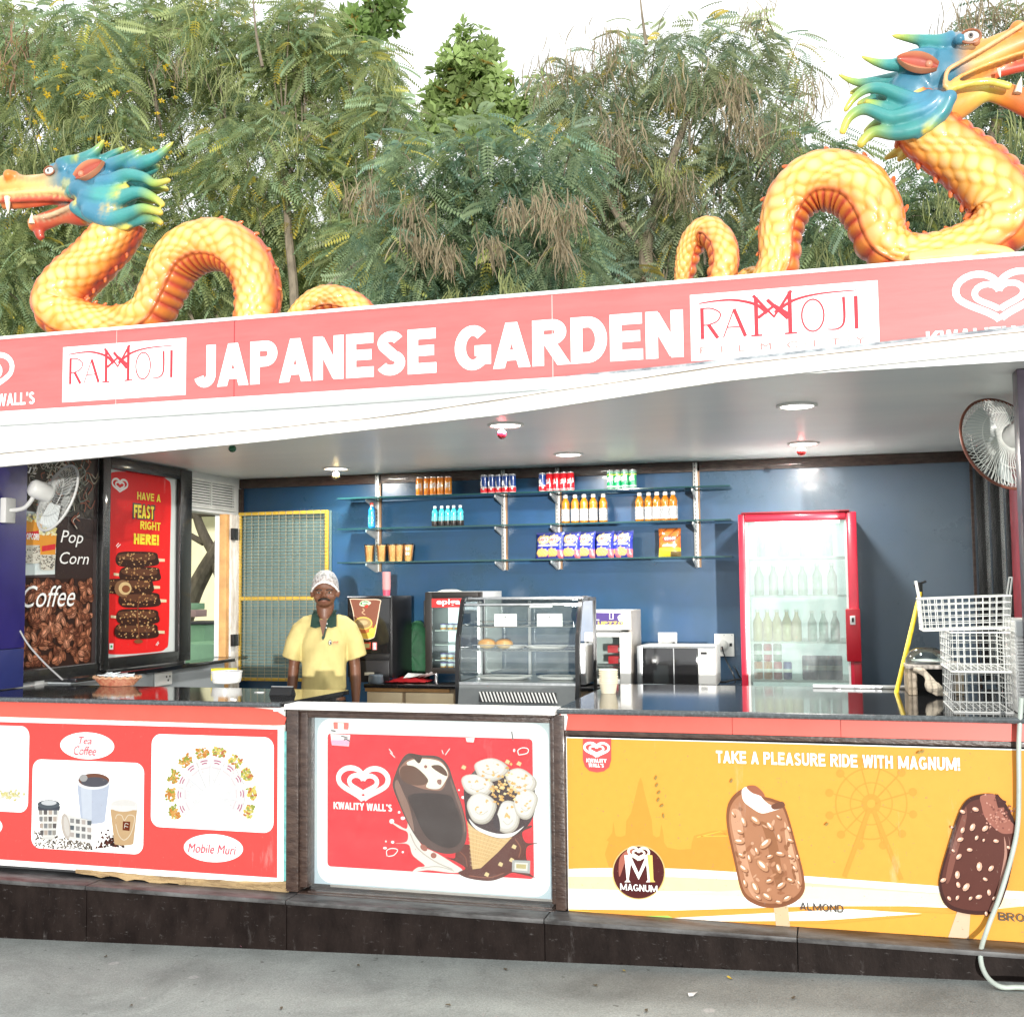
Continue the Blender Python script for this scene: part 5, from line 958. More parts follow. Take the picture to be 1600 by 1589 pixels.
# ================================================================ back counter and appliances
zk = PY(600, 1069, 7.1).z
BC = thing('back_counter', 'black topped back counter with beige drawer fronts below the appliances', 'counter', (-1.8, 7.1, 0))
bx0, bx1 = PY(568, 1080, 7.1).x, PY(1150, 1080, 7.1).x
MB().box(bx0, bx1, 7.1, YB-.025, zk-.025, zk, .003).obj('countertop', GRAN, BC)
MB().box(bx0+.01, bx1, 7.14, YB-.025, 0, zk-.026).obj('carcass', mat('beige_laminate_dark', (.3, .22, .14), .5), BC)
BEI = mat('beige_laminate', (.56, .46, .3), .4, var=.05)
xx = [PY(x, 1085, 7.13).x for x in (572, 632, 712, 800, 890, 1000)]
for a, c in zip(xx, xx[1:]): MB().box(a+.012, c-.012, 7.118, 7.139, zk-.2, zk-.055, .004).obj('drawer_front', BEI, BC)
MB().box(bx0, PY(700, 1085, 7.1).x, 7.125, 7.139, zk-.05, zk-.027).obj('top_batten', mat('tan_wood', (.5, .27, .1), .5), BC)
# ---- coffee vending machine
Y0 = 7.22; a = PY(541, 1062, Y0); c = PY(611, 931, Y0); mx0, mx1, mz0, mz1 = a.x, c.x, zk, c.z
VM = thing('coffee_machine', 'black coffee vending machine with a brown cup picture on its door', 'coffee machine', ((mx0+mx1)/2, Y0, zk))
MB().box(mx0, mx1, Y0+.02, Y0+.4, mz0+.03, mz1, .008).obj('body', BLKP, VM)
MB().box(mx0+.01, mx1-.01, Y0, Y0+.019, mz0+.2, mz1-.01, .008).obj('door', mat('gloss_black', (.01, .01, .01), .12, coat=.5), VM)
MB().box(mx0+.003, mx1-.003, Y0+.01, Y0+.018, mz1-.008, mz1-.001).obj('edge_trim', CHROME, VM)
PM = Plane('Y', Y0-.001); A = Art(PM, .001, (360, 700, .26437))
A.blob([(712, 890), (800, 892), (885, 896), (886, 930), (868, 1040), (855, 1105), (840, 1125), (790, 1130), (740, 1060), (722, 960), (708, 905)], (.75, .6, .45), 4); A.blob([(716, 895), (800, 897), (880, 900), (881, 930), (862, 1040), (850, 1090), (835, 1115), (790, 1120), (745, 1050), (727, 960), (713, 908)], (.23, .09, .06), 4)
A.blob([(780, 1125), (840, 1122), (856, 1090), (862, 1040), (840, 1070), (780, 1090), (750, 1075), (765, 1105)], (.75, .5, .08), 4); A.ell(790, 1055, 52, 40, (.55, .18, .06)); A.ell(785, 1035, 55, 38, (.75, .5, .12)); A.ell(785, 1035, 47, 31, (.36, .25, .12)); A.ell(836, 1078, 16, 16, (.8, .55, .1)); A.ell(785, 1032, 28, 14, (.5, .4, .22))
A.stroke([(782, 948), (792, 960), (778, 972), (798, 985)], .006, (.6, .4, .25), smooth=4); A.blob([(762, 925), (775, 905), (805, 900), (832, 915), (805, 935), (778, 935)], (.6, .62, .5), 4); A.blob([(768, 922), (780, 908), (803, 905), (820, 915), (800, 928)], (.05, .25, .06), 4); A.blob([(790, 935), (815, 925), (808, 945)], (.6, .05, .04), 3)
A.poly([(785, 1148), (830, 1148), (830, 1188), (785, 1188)], (.55, .06, .03)); A.poly([(790, 1156), (823, 1156), (823, 1180), (790, 1180)], (.5, .5, .22)); A.poly([(840, 1148), (866, 1148), (866, 1192), (840, 1192)], (.65, .2, .2))
for k in range(4): A.ell(853, 1156+k*10, 8, 4, (.8, .8, .8))
A.poly([(793, 1325), (850, 1325), (850, 1342), (793, 1342)], (.62, .6, .5)); A.obj('machine_print', VM, PRINT); blockpx('BRU', PM, (360, 700, .26437), 780, 816, 911, 922, TXW, VM, off=.003)
MB().box(mx0+.02, mx1-.02, Y0+.0, Y0+.019, mz0+.16, mz0+.195, .003).obj('lower_panel', BLKP, VM)
MB().box(mx0+.02, mx1-.02, Y0+.005, Y0+.02, mz0+.0, mz0+.15, .003).obj('tray_bay', mat('satin_black', (.02, .02, .022), .3), VM)
q = PY(588, 1052, Y0-.03); MB().lathe([(.05, 0), (.055, .01), (.05, .055), (.04, .06)], (q.x, Y0-.04, zk+.001), 20).obj('drip_cup', mat('smoky_plastic', (.12, .15, .18), .15, coat=.5), VM)
# stack of pink cups
q = PY(604, 929, Y0+.12); CU = thing('cup_stack', 'tall stack of pink paper cups on top of the coffee machine', 'cup stack', (q.x, Y0+.12, mz1)); nC = 18; hC = PY(604, 891, Y0+.12).z-mz1
PKC = mat('pink_cup', (.68, .33, .34), .45); DPK = mat('deep_pink_cup', (.62, .08, .14), .45)
for i in range(nC): z_ = mz1+.001+hC*.2+i*(hC*.8-.02)/nC; MB().lathe([(.024, 0), (.0285, .012), (.0305, .0125), (.0305, .0145), (.028, .0146)], (q.x+random.uniform(-.0006, .0006), Y0+.12, z_), 16).obj('cup', PKC, CU)
MB().lathe([(.024, 0), (.0275, hC*.22), (.029, hC*.225)], (q.x, Y0+.12, mz1+.001), 16).obj('cup', DPK, CU, label='deep pink cup at the bottom of the stack')
# green sheet hanging on the wall, red cloth, pipes
GC = thing('green_sheet', 'dark green rumpled sheet bundle standing behind the coffee machine', 'cloth', PY(648, 1060, 7.6))
o_ = [(640, 976), (655, 970), (668, 990), (672, 1030), (668, 1062), (640, 1066), (624, 1062), (618, 1020), (626, 990)]
mb = MB(); rings = []
for k in range(6):
    f_ = (1, 1.0, .96, .85, .6, .1)[k]; y_ = 7.72-(0, .03, .06, .085, .1, .108)[k]; cc = np.mean(o_, 0); rings.append([PY(*(cc+(np.array(p)-cc)*f_), 7.7)+Vector((0, y_-7.7+.006*math.sin(i*1.9+k), 0)) for i, p in enumerate(cr(o_, 4, True))])
n_ = len(rings[0]); mb.add([p for r_ in rings for p in r_], [(k*n_+i, k*n_+(i+1) % n_, (k+1)*n_+(i+1) % n_, (k+1)*n_+i) for k in range(5) for i in range(n_)]+[tuple(range(5*n_, 6*n_))]); mb.obj('sheet', mat('dark_green_cloth', (.012, .075, .03), .7, var=.3, bump=.6, bscale=20), GC, smooth=80)
RC = thing('red_cloth', 'crumpled red cloth lying on the back counter', 'cloth', PY(640, 1068, 7.35)); mb = MB(); nn = 14; vs = []
for j in range(nn):
    for i in range(nn): x_ = PY(608, 1068, 7.3).x+(PY(672, 1068, 7.3).x-PY(608, 1068, 7.3).x)*i/(nn-1); vs.append((x_+random.uniform(-.004, .004), 7.2+.22*j/(nn-1), zk+.006+.035*abs(math.sin(i*.9+j*.7))*math.sin(math.pi*i/(nn-1))*math.sin(math.pi*j/(nn-1))+.004*random.random()))
mb.add(vs, [(j*nn+i, j*nn+i+1, (j+1)*nn+i+1, (j+1)*nn+i) for j in range(nn-1) for i in range(nn-1)]); mb.obj('cloth', mat('red_fabric', (.4, .01, .015), .6, bump=.5, bscale=40), RC, smooth=80)
PN = thing('paper_sheets', 'crumpled white paper on the back counter in front of the green sheet', 'paper', PY(650, 1056, 7.3)); mb = MB()
for k in range(5): q = PY(640+k*7, 1060, 7.28); mb.add([(q.x-.04, 7.26+.01*k, zk+.03), (q.x+.03, 7.27, zk+.035+.01*k), (q.x+.04, 7.34, zk+.055), (q.x-.03, 7.33, zk+.06-.004*k)], [(0, 1, 2, 3)])
mb.obj('sheet', WHITEP, PN, smooth=0)
# ---- small drinks fridge
Y1 = 7.3; a = PY(664, 1052, Y1); c = PY(753, 924, Y1); fx0, fx1, fz0, fz1 = a.x, c.x, a.z, c.z
EF = thing('counter_fridge', 'small black fridge with a red header panel left of the curved glass case', 'fridge', ((fx0+fx1)/2, Y1, zk))
BF = mat('fridge_black', (.02, .017, .015), .3); GS = mat('grey_side', (.45, .46, .46), .4)
MB().box(fx1-.012, fx1, Y1+.03, Y1+.48, fz0, fz1, .003).obj('side_wall', GS, EF); MB().box(fx0, fx0+.012, Y1+.03, Y1+.48, fz0, fz1, .003).obj('side_wall', BF, EF)
MB().box(fx0+.0125, fx1-.0125, Y1+.03, Y1+.48, fz1-.012, fz1, .003).obj('top_wall', GS, EF); MB().box(fx0+.0125, fx1-.0125, Y1+.03, Y1+.48, fz0, fz0+.012).obj('bottom_wall', GS, EF)
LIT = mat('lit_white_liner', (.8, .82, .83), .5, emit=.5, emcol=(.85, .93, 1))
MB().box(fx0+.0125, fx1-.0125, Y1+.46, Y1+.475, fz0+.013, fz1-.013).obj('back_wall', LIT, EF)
hz = PY(700, 949, Y1).z
MB().box(fx0+.002, fx0+.05, Y1, Y1+.028, fz0, fz1-.002, .004).obj('door_frame', BF, EF); MB().box(fx1-.03, fx1-.001, Y1, Y1+.028, fz0, fz1-.002, .004).obj('door_frame', BF, EF)
MB().box(fx0+.051, fx1-.031, Y1, Y1+.028, fz1-.045, fz1-.002, .004).obj('door_frame', BF, EF); MB().box(fx0+.051, fx1-.031, Y1, Y1+.028, fz0, fz0+.04, .004).obj('door_frame', BF, EF)
MB().box(fx0+.051, fx1-.031, Y1+.002, Y1+.02, hz, fz1-.046).obj('header_panel', mat('header_red', (.55, .03, .03), .35), EF)
text('epigamia', Plane('Y', Y1+.002), PY(682, 940, Y1).x, fx1-.035, PY(700, 947, Y1).z, PY(700, 936, Y1).z, TXW, EF, bold=.02, off=.002)
MB().box(fx0+.051, fx1-.031, Y1+.01, Y1+.014, fz0+.041, hz-.001).obj('door_glass', glassmat('fridge_glass', refl=.03), EF)
MB().box(fx0-.008, fx0+.001, Y1+.0, Y1+.03, PY(660, 980, Y1).z, PY(660, 938, Y1).z, .002).obj('handle', BLKP, EF)
cupm = mat('yoghurt_cup', (.72, .73, .76), .4)
for zi, k_ in ((984, 1), (1006, 2), (1030, 3), (1044, 4)):
    z_ = PY(700, zi, Y1+.1).z; MB().box(fx0+.055, fx1-.035, Y1+.05, Y1+.4, z_-.006, z_-.001).obj('shelf', WHP, EF)
    if k_ != 2:
        for j in range(3):
            x_ = fx0+.1+j*.052; q = MB().lathe([(.02, 0), (.023, .035), (.024, .036), (.024, .04)], (x_, Y1+.1, z_), 14).obj('cup', cupm, EF); MB().lathe([(.0243, .036), (.0243, .043), (.001, .044)], (x_, Y1+.1, z_), 14).obj('cup_lid', mat('violet_lid', (.2, .15, .38), .4), q if 0 else EF)
            MB().lathe([(.0212, .004), (.022, .016)], (x_, Y1+.1, z_), 14, caps=False).obj('cup_band', mat('amber_band', (.65, .28, .05), .4), EF)
for x_ in (fx0+.06, fx1-.05):
    for dx in (0,): MB().lathe([(.018, 0), (.014, .01), (.014, fz0-zk)], (x_, Y1+.06, zk+.0), 12).obj('foot', STEEL, EF)
pl = thing('plate', 'cream upturned plate on top of the small black fridge', 'plate', PY(703, 923, Y1+.15)); MB().lathe([(.001, .014), (.05, .013), (.085, .002), (.088, 0)][::-1], (PY(703, 923, Y1+.15).x, Y1+.15, fz1+.001), 28).obj('dish', mat('cream_china', (.66, .66, .55), .3), pl)
# ---- curved glass display case on a stand
Y2 = 6.15; L = PY(712, 1088, Y2); R_ = PY(906, 1095, Y2); cx0, cx1 = L.x, R_.x; cz0 = zk-.02; T0 = PY(850, 934, Y2+.22).z
ycb = Y2+.5
DC = thing('display_case', 'curved glass pastry display case with black end frames', 'display case', ((cx0+cx1)/2, Y2, cz0-.05))
zbase = PY(780, 1066, Y2).z; zbot = PY(780, 1101, Y2).z
prof = [(Y2, zbase), (Y2+.0, zbase+.12), (Y2+.012, zbase+.24), (Y2+.045, zbase+.33), (Y2+.1, T0-.025), (Y2+.17, T0-.004), (Y2+.26, T0)]
pc = cr(prof, 5)
def sheet(x0, x1, pts, th, name, m):
    n_ = len(pts); mb = MB(); a = [Vector((x0, y, z_)) for y, z_ in pts]; b_ = [Vector((x1, y, z_)) for y, z_ in pts]; mb.add(a+b_, [(i, n_+i, n_+i+1, i+1) for i in range(n_-1)]); return mb.obj(name, m, DC, smooth=60)
CG = glassmat('case_glass', tint=(.93, .97, .96), refl=.05)
sheet(cx0+.02, cx1-.02, pc, 0, 'front_glass', CG)
for sx_ in (cx0, cx1-.022):
    out = [(Y2-.008, zbot)]+[(y-.008 if i < 12 else y, z_+(.004 if i < 12 else .01)) for i, (y, z_) in enumerate(pc)]; inn = [(Y2+.022, zbot)]+[(min(y+.026, Y2+.26), min(z_-.002, T0-.02)) for y, z_ in pc]
    mb = MB(); n_ = len(out); A_ = [Vector((sx_, y, z_)) for y, z_ in out]; B_ = [Vector((sx_, y, z_)) for y, z_ in inn]; w_ = Vector((.022, 0, 0))
    mb.add(A_+B_+[p+w_ for p in A_]+[p+w_ for p in B_], [(i, n_+i, n_+i+1, i+1) for i in range(n_-1)]+[(2*n_+i, 2*n_+i+1, 3*n_+i+1, 3*n_+i) for i in range(n_-1)]+[(i, i+1, 2*n_+i+1, 2*n_+i) for i in range(n_-1)]+[(n_+i, 3*n_+i, 3*n_+i+1, n_+i+1) for i in range(n_-1)])
    mb.obj('end_frame', BLKP, DC, smooth=40)
    MB().prism([(sx_+.009, y, z_) for y, z_ in inn]+[(sx_+.009, ycb-.02, T0-.02), (sx_+.009, ycb-.02, zbot)], (.004, 0, 0)).obj('side_glass', glassmat('tinted_side', tint=(.55, .68, .8), refl=.08), DC, smooth=0)
    MB().box(sx_, sx_+.022, ycb-.025, ycb, zbot, T0, .003).obj('end_post', BLKP, DC); MB().box(sx_, sx_+.022, Y2+.262, ycb-.026, T0-.02, T0, .003).obj('end_bar', BLKP, DC)
MB().box(cx0+.023, cx1-.023, Y2+.16, ycb-.026, T0-.006, T0+.004, .003).obj('top_plate', STEEL, DC)
MB().box(cx0+.023, cx1-.023, Y2+.09, Y2+.15, T0-.045, T0-.03, .004).obj('lamp_housing', STEEL, DC)
q = PY(844, 948, Y2+.1); MB().box(q.x-.06, q.x+.06, Y2+.1, Y2+.14, T0-.052, T0-.046).obj('lamp', mat('lamp_glow', (1, 1, 1), .4, emit=5), DC)
MB().add([(cx0+.023, Y2-.002, zbase-.012), (cx1-.023, Y2-.002, zbase-.012), (cx1-.023, Y2-.03, zbot), (cx0+.023, Y2-.03, zbot)], [(3, 2, 1, 0)]).obj('base_panel', mat('grey_base_panel', (.13, .14, .14), .3, metal=.3, var=.1), DC, smooth=0)
MB().box(cx0+.023, cx1-.023, Y2-.001, ycb, zbot, zbase-.014).obj('base', DKGREY, DC); MB().box(cx0+.023, cx1-.023, Y2-.004, ycb-.02, zbase-.0135, zbase).obj('deck', STEEL, DC)
ga, gb = PY(749, 1090, Y2-.02).x, PY(869, 1090, Y2-.02).x; n_ = 22; mb0 = None
MB().add([(ga, Y2-.024, zbot+.075), (gb, Y2-.024, zbot+.075), (gb, Y2-.036, zbot+.02), (ga, Y2-.036, zbot+.02)], [(3, 2, 1, 0)]).obj('grille_back', BLKP, DC, smooth=0)
for k in range(n_):
    x_ = ga+(gb-ga)*k/n_; MB().add([(x_, Y2-.028, zbot+.075), (x_+.009, Y2-.028, zbot+.075), (x_+.033, Y2-.04, zbot+.02), (x_+.024, Y2-.04, zbot+.02)], [(3, 2, 1, 0)]).obj('grille_slat', WHP, DC, smooth=0)
def wire_shelf(z_, y0, y1, x0, x1, name='wire_shelf'):
    mb = MB()
    for y in (y0, y1): mb.tube([(x0, y, z_), (x1, y, z_)], .0035, 6)
    for x in (x0, x1): mb.tube([(x, y0, z_), (x, y1, z_)], .0035, 6)
    for k in range(24): x = x0+(x1-x0)*(k+.5)/24; mb.tube([(x, y0, z_), (x, y1, z_)], .0015, 4)
    mb.tube([(x0, y0, z_), (x0, y0, z_+.03), (x1, y0, z_+.03), (x1, y0, z_)], .002, 5); return mb.obj(name, CHROME, DC)
zs1, zs2 = PY(780, 979, Y2+.14).z, PY(780, 1016, Y2+.12).z
wire_shelf(zs1, Y2+.14, Y2+.42, cx0+.07, cx1-.06); wire_shelf(zs2, Y2+.1, Y2+.42, cx0+.07, cx1-.04)
for x_ in (PY(752, 1000, Y2+.44).x, PY(828, 1000, Y2+.44).x): MB().box(x_-.008, x_+.008, Y2+.43, Y2+.445, zbase, T0-.02).obj('shelf_upright', STEEL, DC)
MB().box(cx0+.03, cx1-.03, ycb-.018, ycb-.013, zbase, T0-.01).obj('rear_glass', glassmat('rear_glass', tint=(.7, .76, .76), refl=.06, haze=.12), DC)
for px0, px1, z_, dy in ((736, 822, zbase, .1), (832, 905, zbase, .13), (770, 812, zs2, .16), (815, 880, zs2, .17)):
    a, c = PY(px0, 1060, Y2+dy).x, min(PY(px1, 1060, Y2+dy).x, cx1-.04); TR = thing('serving_tray', f'white oval serving tray on the {"floor" if z_ == zbase else "middle shelf"} of the glass case, {"left" if px0 < 800 else "right"} one', 'tray', ((a+c)/2, Y2+dy+.12, z_+.004))
    mb = MB(); ring = lambda s_, h_: [((a+c)/2+(c-a)/2*s_*math.copysign(abs(math.cos(t_))**.6, math.cos(t_)), Y2+dy+.12+.1*s_*math.copysign(abs(math.sin(t_))**.6, math.sin(t_)), z_+.004+h_) for t_ in np.linspace(0, 2*math.pi, 25)[:-1]]
    mb.add(ring(.8, 0)+ring(.86, .004)+ring(1, .014)+ring(.98, .016)+ring(.82, .006), [(k*24+i, k*24+(i+1) % 24, (k+1)*24+(i+1) % 24, (k+1)*24+i) for k in range(4) for i in range(24)]+[tuple(range(96, 120))]); mb.obj('dish', WHP, TR)
BUN = vcmat('bun_crust', .45, coat=.2, var=.15, vscale=20)
for i, (px, w_) in enumerate(((761, .055), (788, .053))):
    q = PY(px, 1007, Y2+.2); bn = thing('bread_bun', ['golden bread bun on the left of the pair in the glass case', 'golden bread bun on the right of the pair in the glass case'][i], 'bun', (q.x, Y2+.2, zs2+.006)); mb = MB(); mb.ball((q.x, Y2+.2, zs2+.034), (w_, .045, .03), 20, 14)
    mb.c = [((.55, .26, .07) if v[2] > zs2+.036 else ((.6, .36, .14) if v[2] > zs2+.022 else (.66, .5, .28))) for v in mb.v]; mb.obj('bun_body', BUN, bn)
for i, (px, w_) in enumerate(((790, .068), (859, .075))):
    q = PY(px, 977, Y2+.13); a = thing('price_card', ['folded white price card on the left of the upper wire shelf', 'folded white price card on the right of the upper wire shelf'][i], 'price card', (q.x, Y2+.13, zs1)); MB().box(q.x-w_, q.x+w_, Y2+.128, Y2+.13, zs1+.002, zs1+.075).obj('card', WHITEP, a); Ar = Art(Plane('Y', Y2+.127), .0005)
    for j in range(3): Ar.stroke([(q.x-w_*.75+.01*random.random(), zs1+.03-j*.009), (q.x+w_*.75-.02*random.random(), zs1+.03-j*.009)], .003, (.25, .25, .28), True)
    Ar.ell(q.x, zs1+.055, .006, .005, (.3, .3, .3), uv=True); Ar.obj('print', a, PRINT)
MB().box(cx0+.05, cx1-.05, Y2+.03, ycb-.03, 0, zbot-.001).obj('stand', DKGREY, DC)
# ---- small white display freezer and microwave
Y3 = 7.2; a = PY(905, 1070, Y3); c = PY(985, 954, Y3); wx0, wx1, wz1 = a.x, c.x, c.z
WF = thing('counter_freezer', 'small white display freezer with a violet header beside the microwave', 'freezer', ((wx0+wx1)/2, Y3, zk))
MB().box(wx1-.02, wx1, Y3+.03, Y3+.42, zk+.01, wz1, .004).obj('side_wall', mat('taupe_side', (.3, .27, .24), .35, var=.2), WF); MB().box(wx0, wx0+.02, Y3+.03, Y3+.42, zk+.01, wz1, .004).obj('side_wall', WHP, WF)
MB().box(wx0+.021, wx1-.021, Y3+.03, Y3+.42, wz1-.02, wz1, .004).obj('top_wall', WHP, WF); MB().box(wx0+.021, wx1-.021, Y3+.03, Y3+.42, zk+.01, zk+.03).obj('bottom_wall', WHP, WF); MB().box(wx0+.021, wx1-.021, Y3+.4, Y3+.42, zk+.031, wz1-.021).obj('back_wall', GS, WF)
hz = PY(950, 984, Y3).z; MB().box(wx0, wx1, Y3+.005, Y3+.028, hz, wz1, .004).obj('header', WHP, WF); A = Art(Plane('Y', Y3+.005), .001, (640, 880, .325)); A.poly([(800, 236), (1058, 240), (1058, 292), (800, 296)], (.09, .06, .22)); A.blob([(1000, 258), (1030, 240), (1058, 246), (1058, 290), (1020, 290)], (.72, .7, .62), 4); A.stroke([(962, 242), (962, 268), (978, 268), (978, 242)], .006, (.75, .72, .65)); A.poly([(890, 270), (912, 270), (912, 275), (890, 275)], (.7, .7, .7)); A.obj('header_print', WF, PRINT)
blockpx('UPZZO', Plane('Y', Y3+.005), (640, 880, .325), 905, 1028, 279, 297, mat('gold_lettering', (.62, .48, .12), .4), WF, off=.003)
d0 = PY(950, 988, Y3).z
for a_ in ((wx0, wx0+.03, zk+.01, d0), (wx1-.075, wx1-.004, zk+.01, d0), (wx0+.031, wx1-.076, d0-.03, d0), (wx0+.031, wx1-.076, zk+.01, zk+.045)): MB().box(a_[0], a_[1], Y3, Y3+.027, a_[2], a_[3], .006).obj('door_frame', WHP, WF)
MB().box(wx0+.031, wx1-.076, Y3+.01, Y3+.014, zk+.046, d0-.031).obj('door_glass', CG, WF)
for y_, x_ in ((1014, 961), (1031, 962)):
    q = PY(x_, y_, Y3+.1); MB().box(q.x-.05, q.x+.055, Y3+.1, Y3+.2, q.z-.025, q.z+.025, .003).obj('red_packet', mat('red_packet', (.55, .02, .03), .4), WF); MB().box(q.x+.02, q.x+.045, Y3+.098, Y3+.0995, q.z-.015, q.z+.01).obj('packet_mark', WHITEP, WF)
mb = MB(); z_ = PY(950, 1042, Y3+.08).z
for k in range(9): x_ = wx0+.04+k*(wx1-wx0-.13)/8; mb.tube([(x_, Y3+.06, z_-.05), (x_, Y3+.06, z_), (x_, Y3+.3, z_)], .002, 5)
mb.tube([(wx0+.035, Y3+.06, z_), (wx1-.08, Y3+.06, z_)], .004, 6); mb.obj('wire_basket', CHROME, WF)
Y4 = 7.15; a = PY(996, 1072, Y4); c = PY(1117, 1010, Y4); nx0, nx1, nz0, nz1 = a.x, c.x, zk+.012, c.z
MW = thing('microwave', 'white microwave oven with a black mirrored door', 'microwave', ((nx0+nx1)/2, Y4, zk))
MB().box(nx0, nx1, Y4+.02, Y4+.36, nz0, nz1, .006).obj('body', WHP, MW); s1, s2 = PY(1004, 1040, Y4).x, PY(1090, 1040, Y4).x
MB().box(s1, s2, Y4, Y4+.0195, nz0+.012, nz1-.012, .004).obj('door', mat('mirrored_black_glass', (.015, .015, .016), .05, coat=1, bump=.25, bscale=9), MW)
MB().box(nx0, s1-.001, Y4, Y4+.0195, nz0, nz1, .003).obj('left_trim', STEEL, MW); MB().box(s1, nx1, Y4, Y4+.0195, nz0, nz0+.011).obj('lower_trim', CHROME, MW); MB().box(s1, nx1, Y4, Y4+.0195, nz1-.011, nz1).obj('upper_trim', CHROME, MW)
MB().box(PY(1053, 1040, Y4).x-.003, PY(1053, 1040, Y4).x+.003, Y4-.003, Y4-.0005, nz0+.013, nz1-.013).obj('door_seam', STEEL, MW)
MB().box(s2+.004, nx1, Y4, Y4+.0195, nz0+.012, nz1-.012, .004).obj('control_panel', WHP, MW); MB().box(s2+.02, s2+.06, Y4-.002, Y4-.0005, nz1-.05, nz1-.034).obj('clock_display', BLKP, MW)
for j in range(2):
    for i in range(3): MB().lathe([(.0055, 0), (.005, -.004), (.001, -.0045)], (s2+.025+j*.03, Y4-.0002, nz1-.14+i*-.016+.02), 10, 'y').obj('button', mat('grey_button', (.35, .35, .37), .4), MW)
for x_ in (nx0+.04, nx1-.04): MB().lathe([(.015, 0), (.013, .012)], (x_, Y4+.07, zk+.0005), 10).obj('foot', BLKP, MW)
for i, (x0_, y0_, x1_, y1_, lb) in enumerate(((1029, 988, 1058, 1008, 'white wall socket with round switch above the microwave'), (1117, 990, 1147, 1025, 'white wall socket with a round plug pushed in, right of the microwave'))):
    a = PY(x0_, y1_, YB); c = PY(x1_, y0_, YB); s_ = thing('wall_socket', lb, 'socket', ((a.x+c.x)/2, YB, (a.z+c.z)/2)); MB().box(a.x, c.x, YB-.018, YB-.001, a.z if i else a.z-.05, c.z, .004).obj('plate', WHP, s_)
    q = PY(x0_+(12 if i else 13), y0_+(18 if i else 17), YB-.02); MB().lathe([(.038, 0), (.036, -.02), (.02, -.03), (.001, -.03)], (q.x, YB-.0185, q.z), 20, 'y').obj('plug' if i else 'dial', mat('grey_white_plug', (.55, .55, .53), .4), s_)
    q2 = PY(x1_-5, y0_+17, YB-.02); MB().box(q2.x-.01, q2.x+.008, YB-.022, YB-.0185, q2.z-.012, q2.z+.01, .002).obj('switch', BLKP, s_)
    mb = MB()
    for k in range(3): mb.lathe([(.003, 0), (.0028, -.002)], (a.x+.014+k*(c.x-a.x-.028)/2, YB-.0182, c.z-.01), 8, 'y')
    mb.obj('screws', DKGREY, s_, kind='stuff')
cb = thing('power_cable', 'black power cable hanging from the plug to the back counter', 'cable', PY(1130, 1008, YB-.05)); MB().tube(cr([PY(1128, 1010, YB-.05), PY(1134, 1030, YB-.06), PY(1145, 1052, YB-.1), PY(1152, 1072, YB-.2)], 8), .005, 6).obj('cord', BLKP, cb)
cb2 = thing('power_cable', 'black looped cable lying right of the microwave by the red fridge', 'cable', PY(1140, 1078, 7.3)); MB().tube(cr([Vector((PY(1118, 1074, 7.4).x+.0+.05*k+.03*math.sin(k*2.1), 7.4+.08*math.cos(k*1.7), zk+.012+.008*k*(k < 4))) for k in range(6)]+[PY(1158, 1060, 7.5), PY(1150, 1046, 7.6), PY(1146, 1042, 7.7)], 6), .006, 6).obj('cord', BLKP, cb2)
# paper cup stack on the right counter
q = PZ(951, 1083, zc); CS = thing('cup_stack', 'short stack of cream paper cups on the right counter', 'cup stack', (q.x, q.y, zc)); CRM = mat('cream_paper', (.62, .56, .42), .5)
hh = PY(951, 1046, q.y).z-zc
for i in range(7): MB().lathe([(.036, 0), (.0465, .05), (.0485, .0505), (.0485, .0545), (.045, .0548)], (q.x+random.uniform(-.0015, .0015), q.y, zc+.0005+i*(hh-.055)/6), 22).obj('cup', CRM, CS)
# ---- tall red fridge
Y5 = 7.2; a = PY(1152, 805, Y5); c = PY(1338, 798, Y5); rx0, rx1 = PY(1155, 900, Y5).x, PY(1341, 900, Y5).x; rz1 = (a.z+c.z)/2
RF = thing('tall_fridge', 'tall glass door drinks fridge in a bright red frame', 'fridge', ((rx0+rx1)/2, Y5, 0)); REDP = mat('red_fridge_paint', (.5, .02, .045), .22, coat=.4, var=.08)
w1, w2 = .042, .06
for a_ in ((rx0, rx0+w1, .1, rz1), (rx1-w2, rx1, .1, rz1), (rx0+w1+.001, rx1-w2-.001, rz1-.05, rz1), (rx0+w1+.001, rx1-w2-.001, .1, .2)): MB().box(a_[0], a_[1], Y5, Y5+.04, a_[2], a_[3], .008).obj('door_frame', REDP, RF)
MB().box(rx0+.02, rx1-.04, Y5-.004, Y5+.1, rz1+.0005, rz1+.012, .003).obj('top_cap', mat('dark_red_cap', (.2, .01, .015), .4), RF)
MB().box(rx0+w1, rx0+w1+.014, Y5+.006, Y5+.03, .2, rz1-.052).obj('door_gasket', WHP, RF); MB().box(rx1-w2-.012, rx1-w2-.001, Y5+.006, Y5+.03, .2, rz1-.052).obj('door_gasket', WHP, RF)
LT = mat('fridge_liner', (.8, .83, .82), .35)
MB().box(rx0, rx0+.03, Y5+.042, YB-.03, .05, rz1, .003).obj('side_wall', LT, RF); MB().box(rx1-.03, rx1, Y5+.042, YB-.03, .05, rz1, .003).obj('side_wall', LT, RF); MB().box(rx0+.031, rx1-.031, Y5+.042, YB-.03, rz1-.03, rz1, .003).obj('top_wall', LT, RF)
MB().box(rx0+.031, rx1-.031, YB-.05, YB-.03, .05, rz1-.031).obj('back_wall', mat('fridge_back', (.8, .85, .84), .35, emit=.45, emcol=(.85, .97, .95)), RF); MB().box(rx0+.031, rx1-.031, Y5+.042, YB-.051, .05, .2).obj('bottom_wall', LT, RF)  # back panel glows by itself to lift the interior towards flash glare
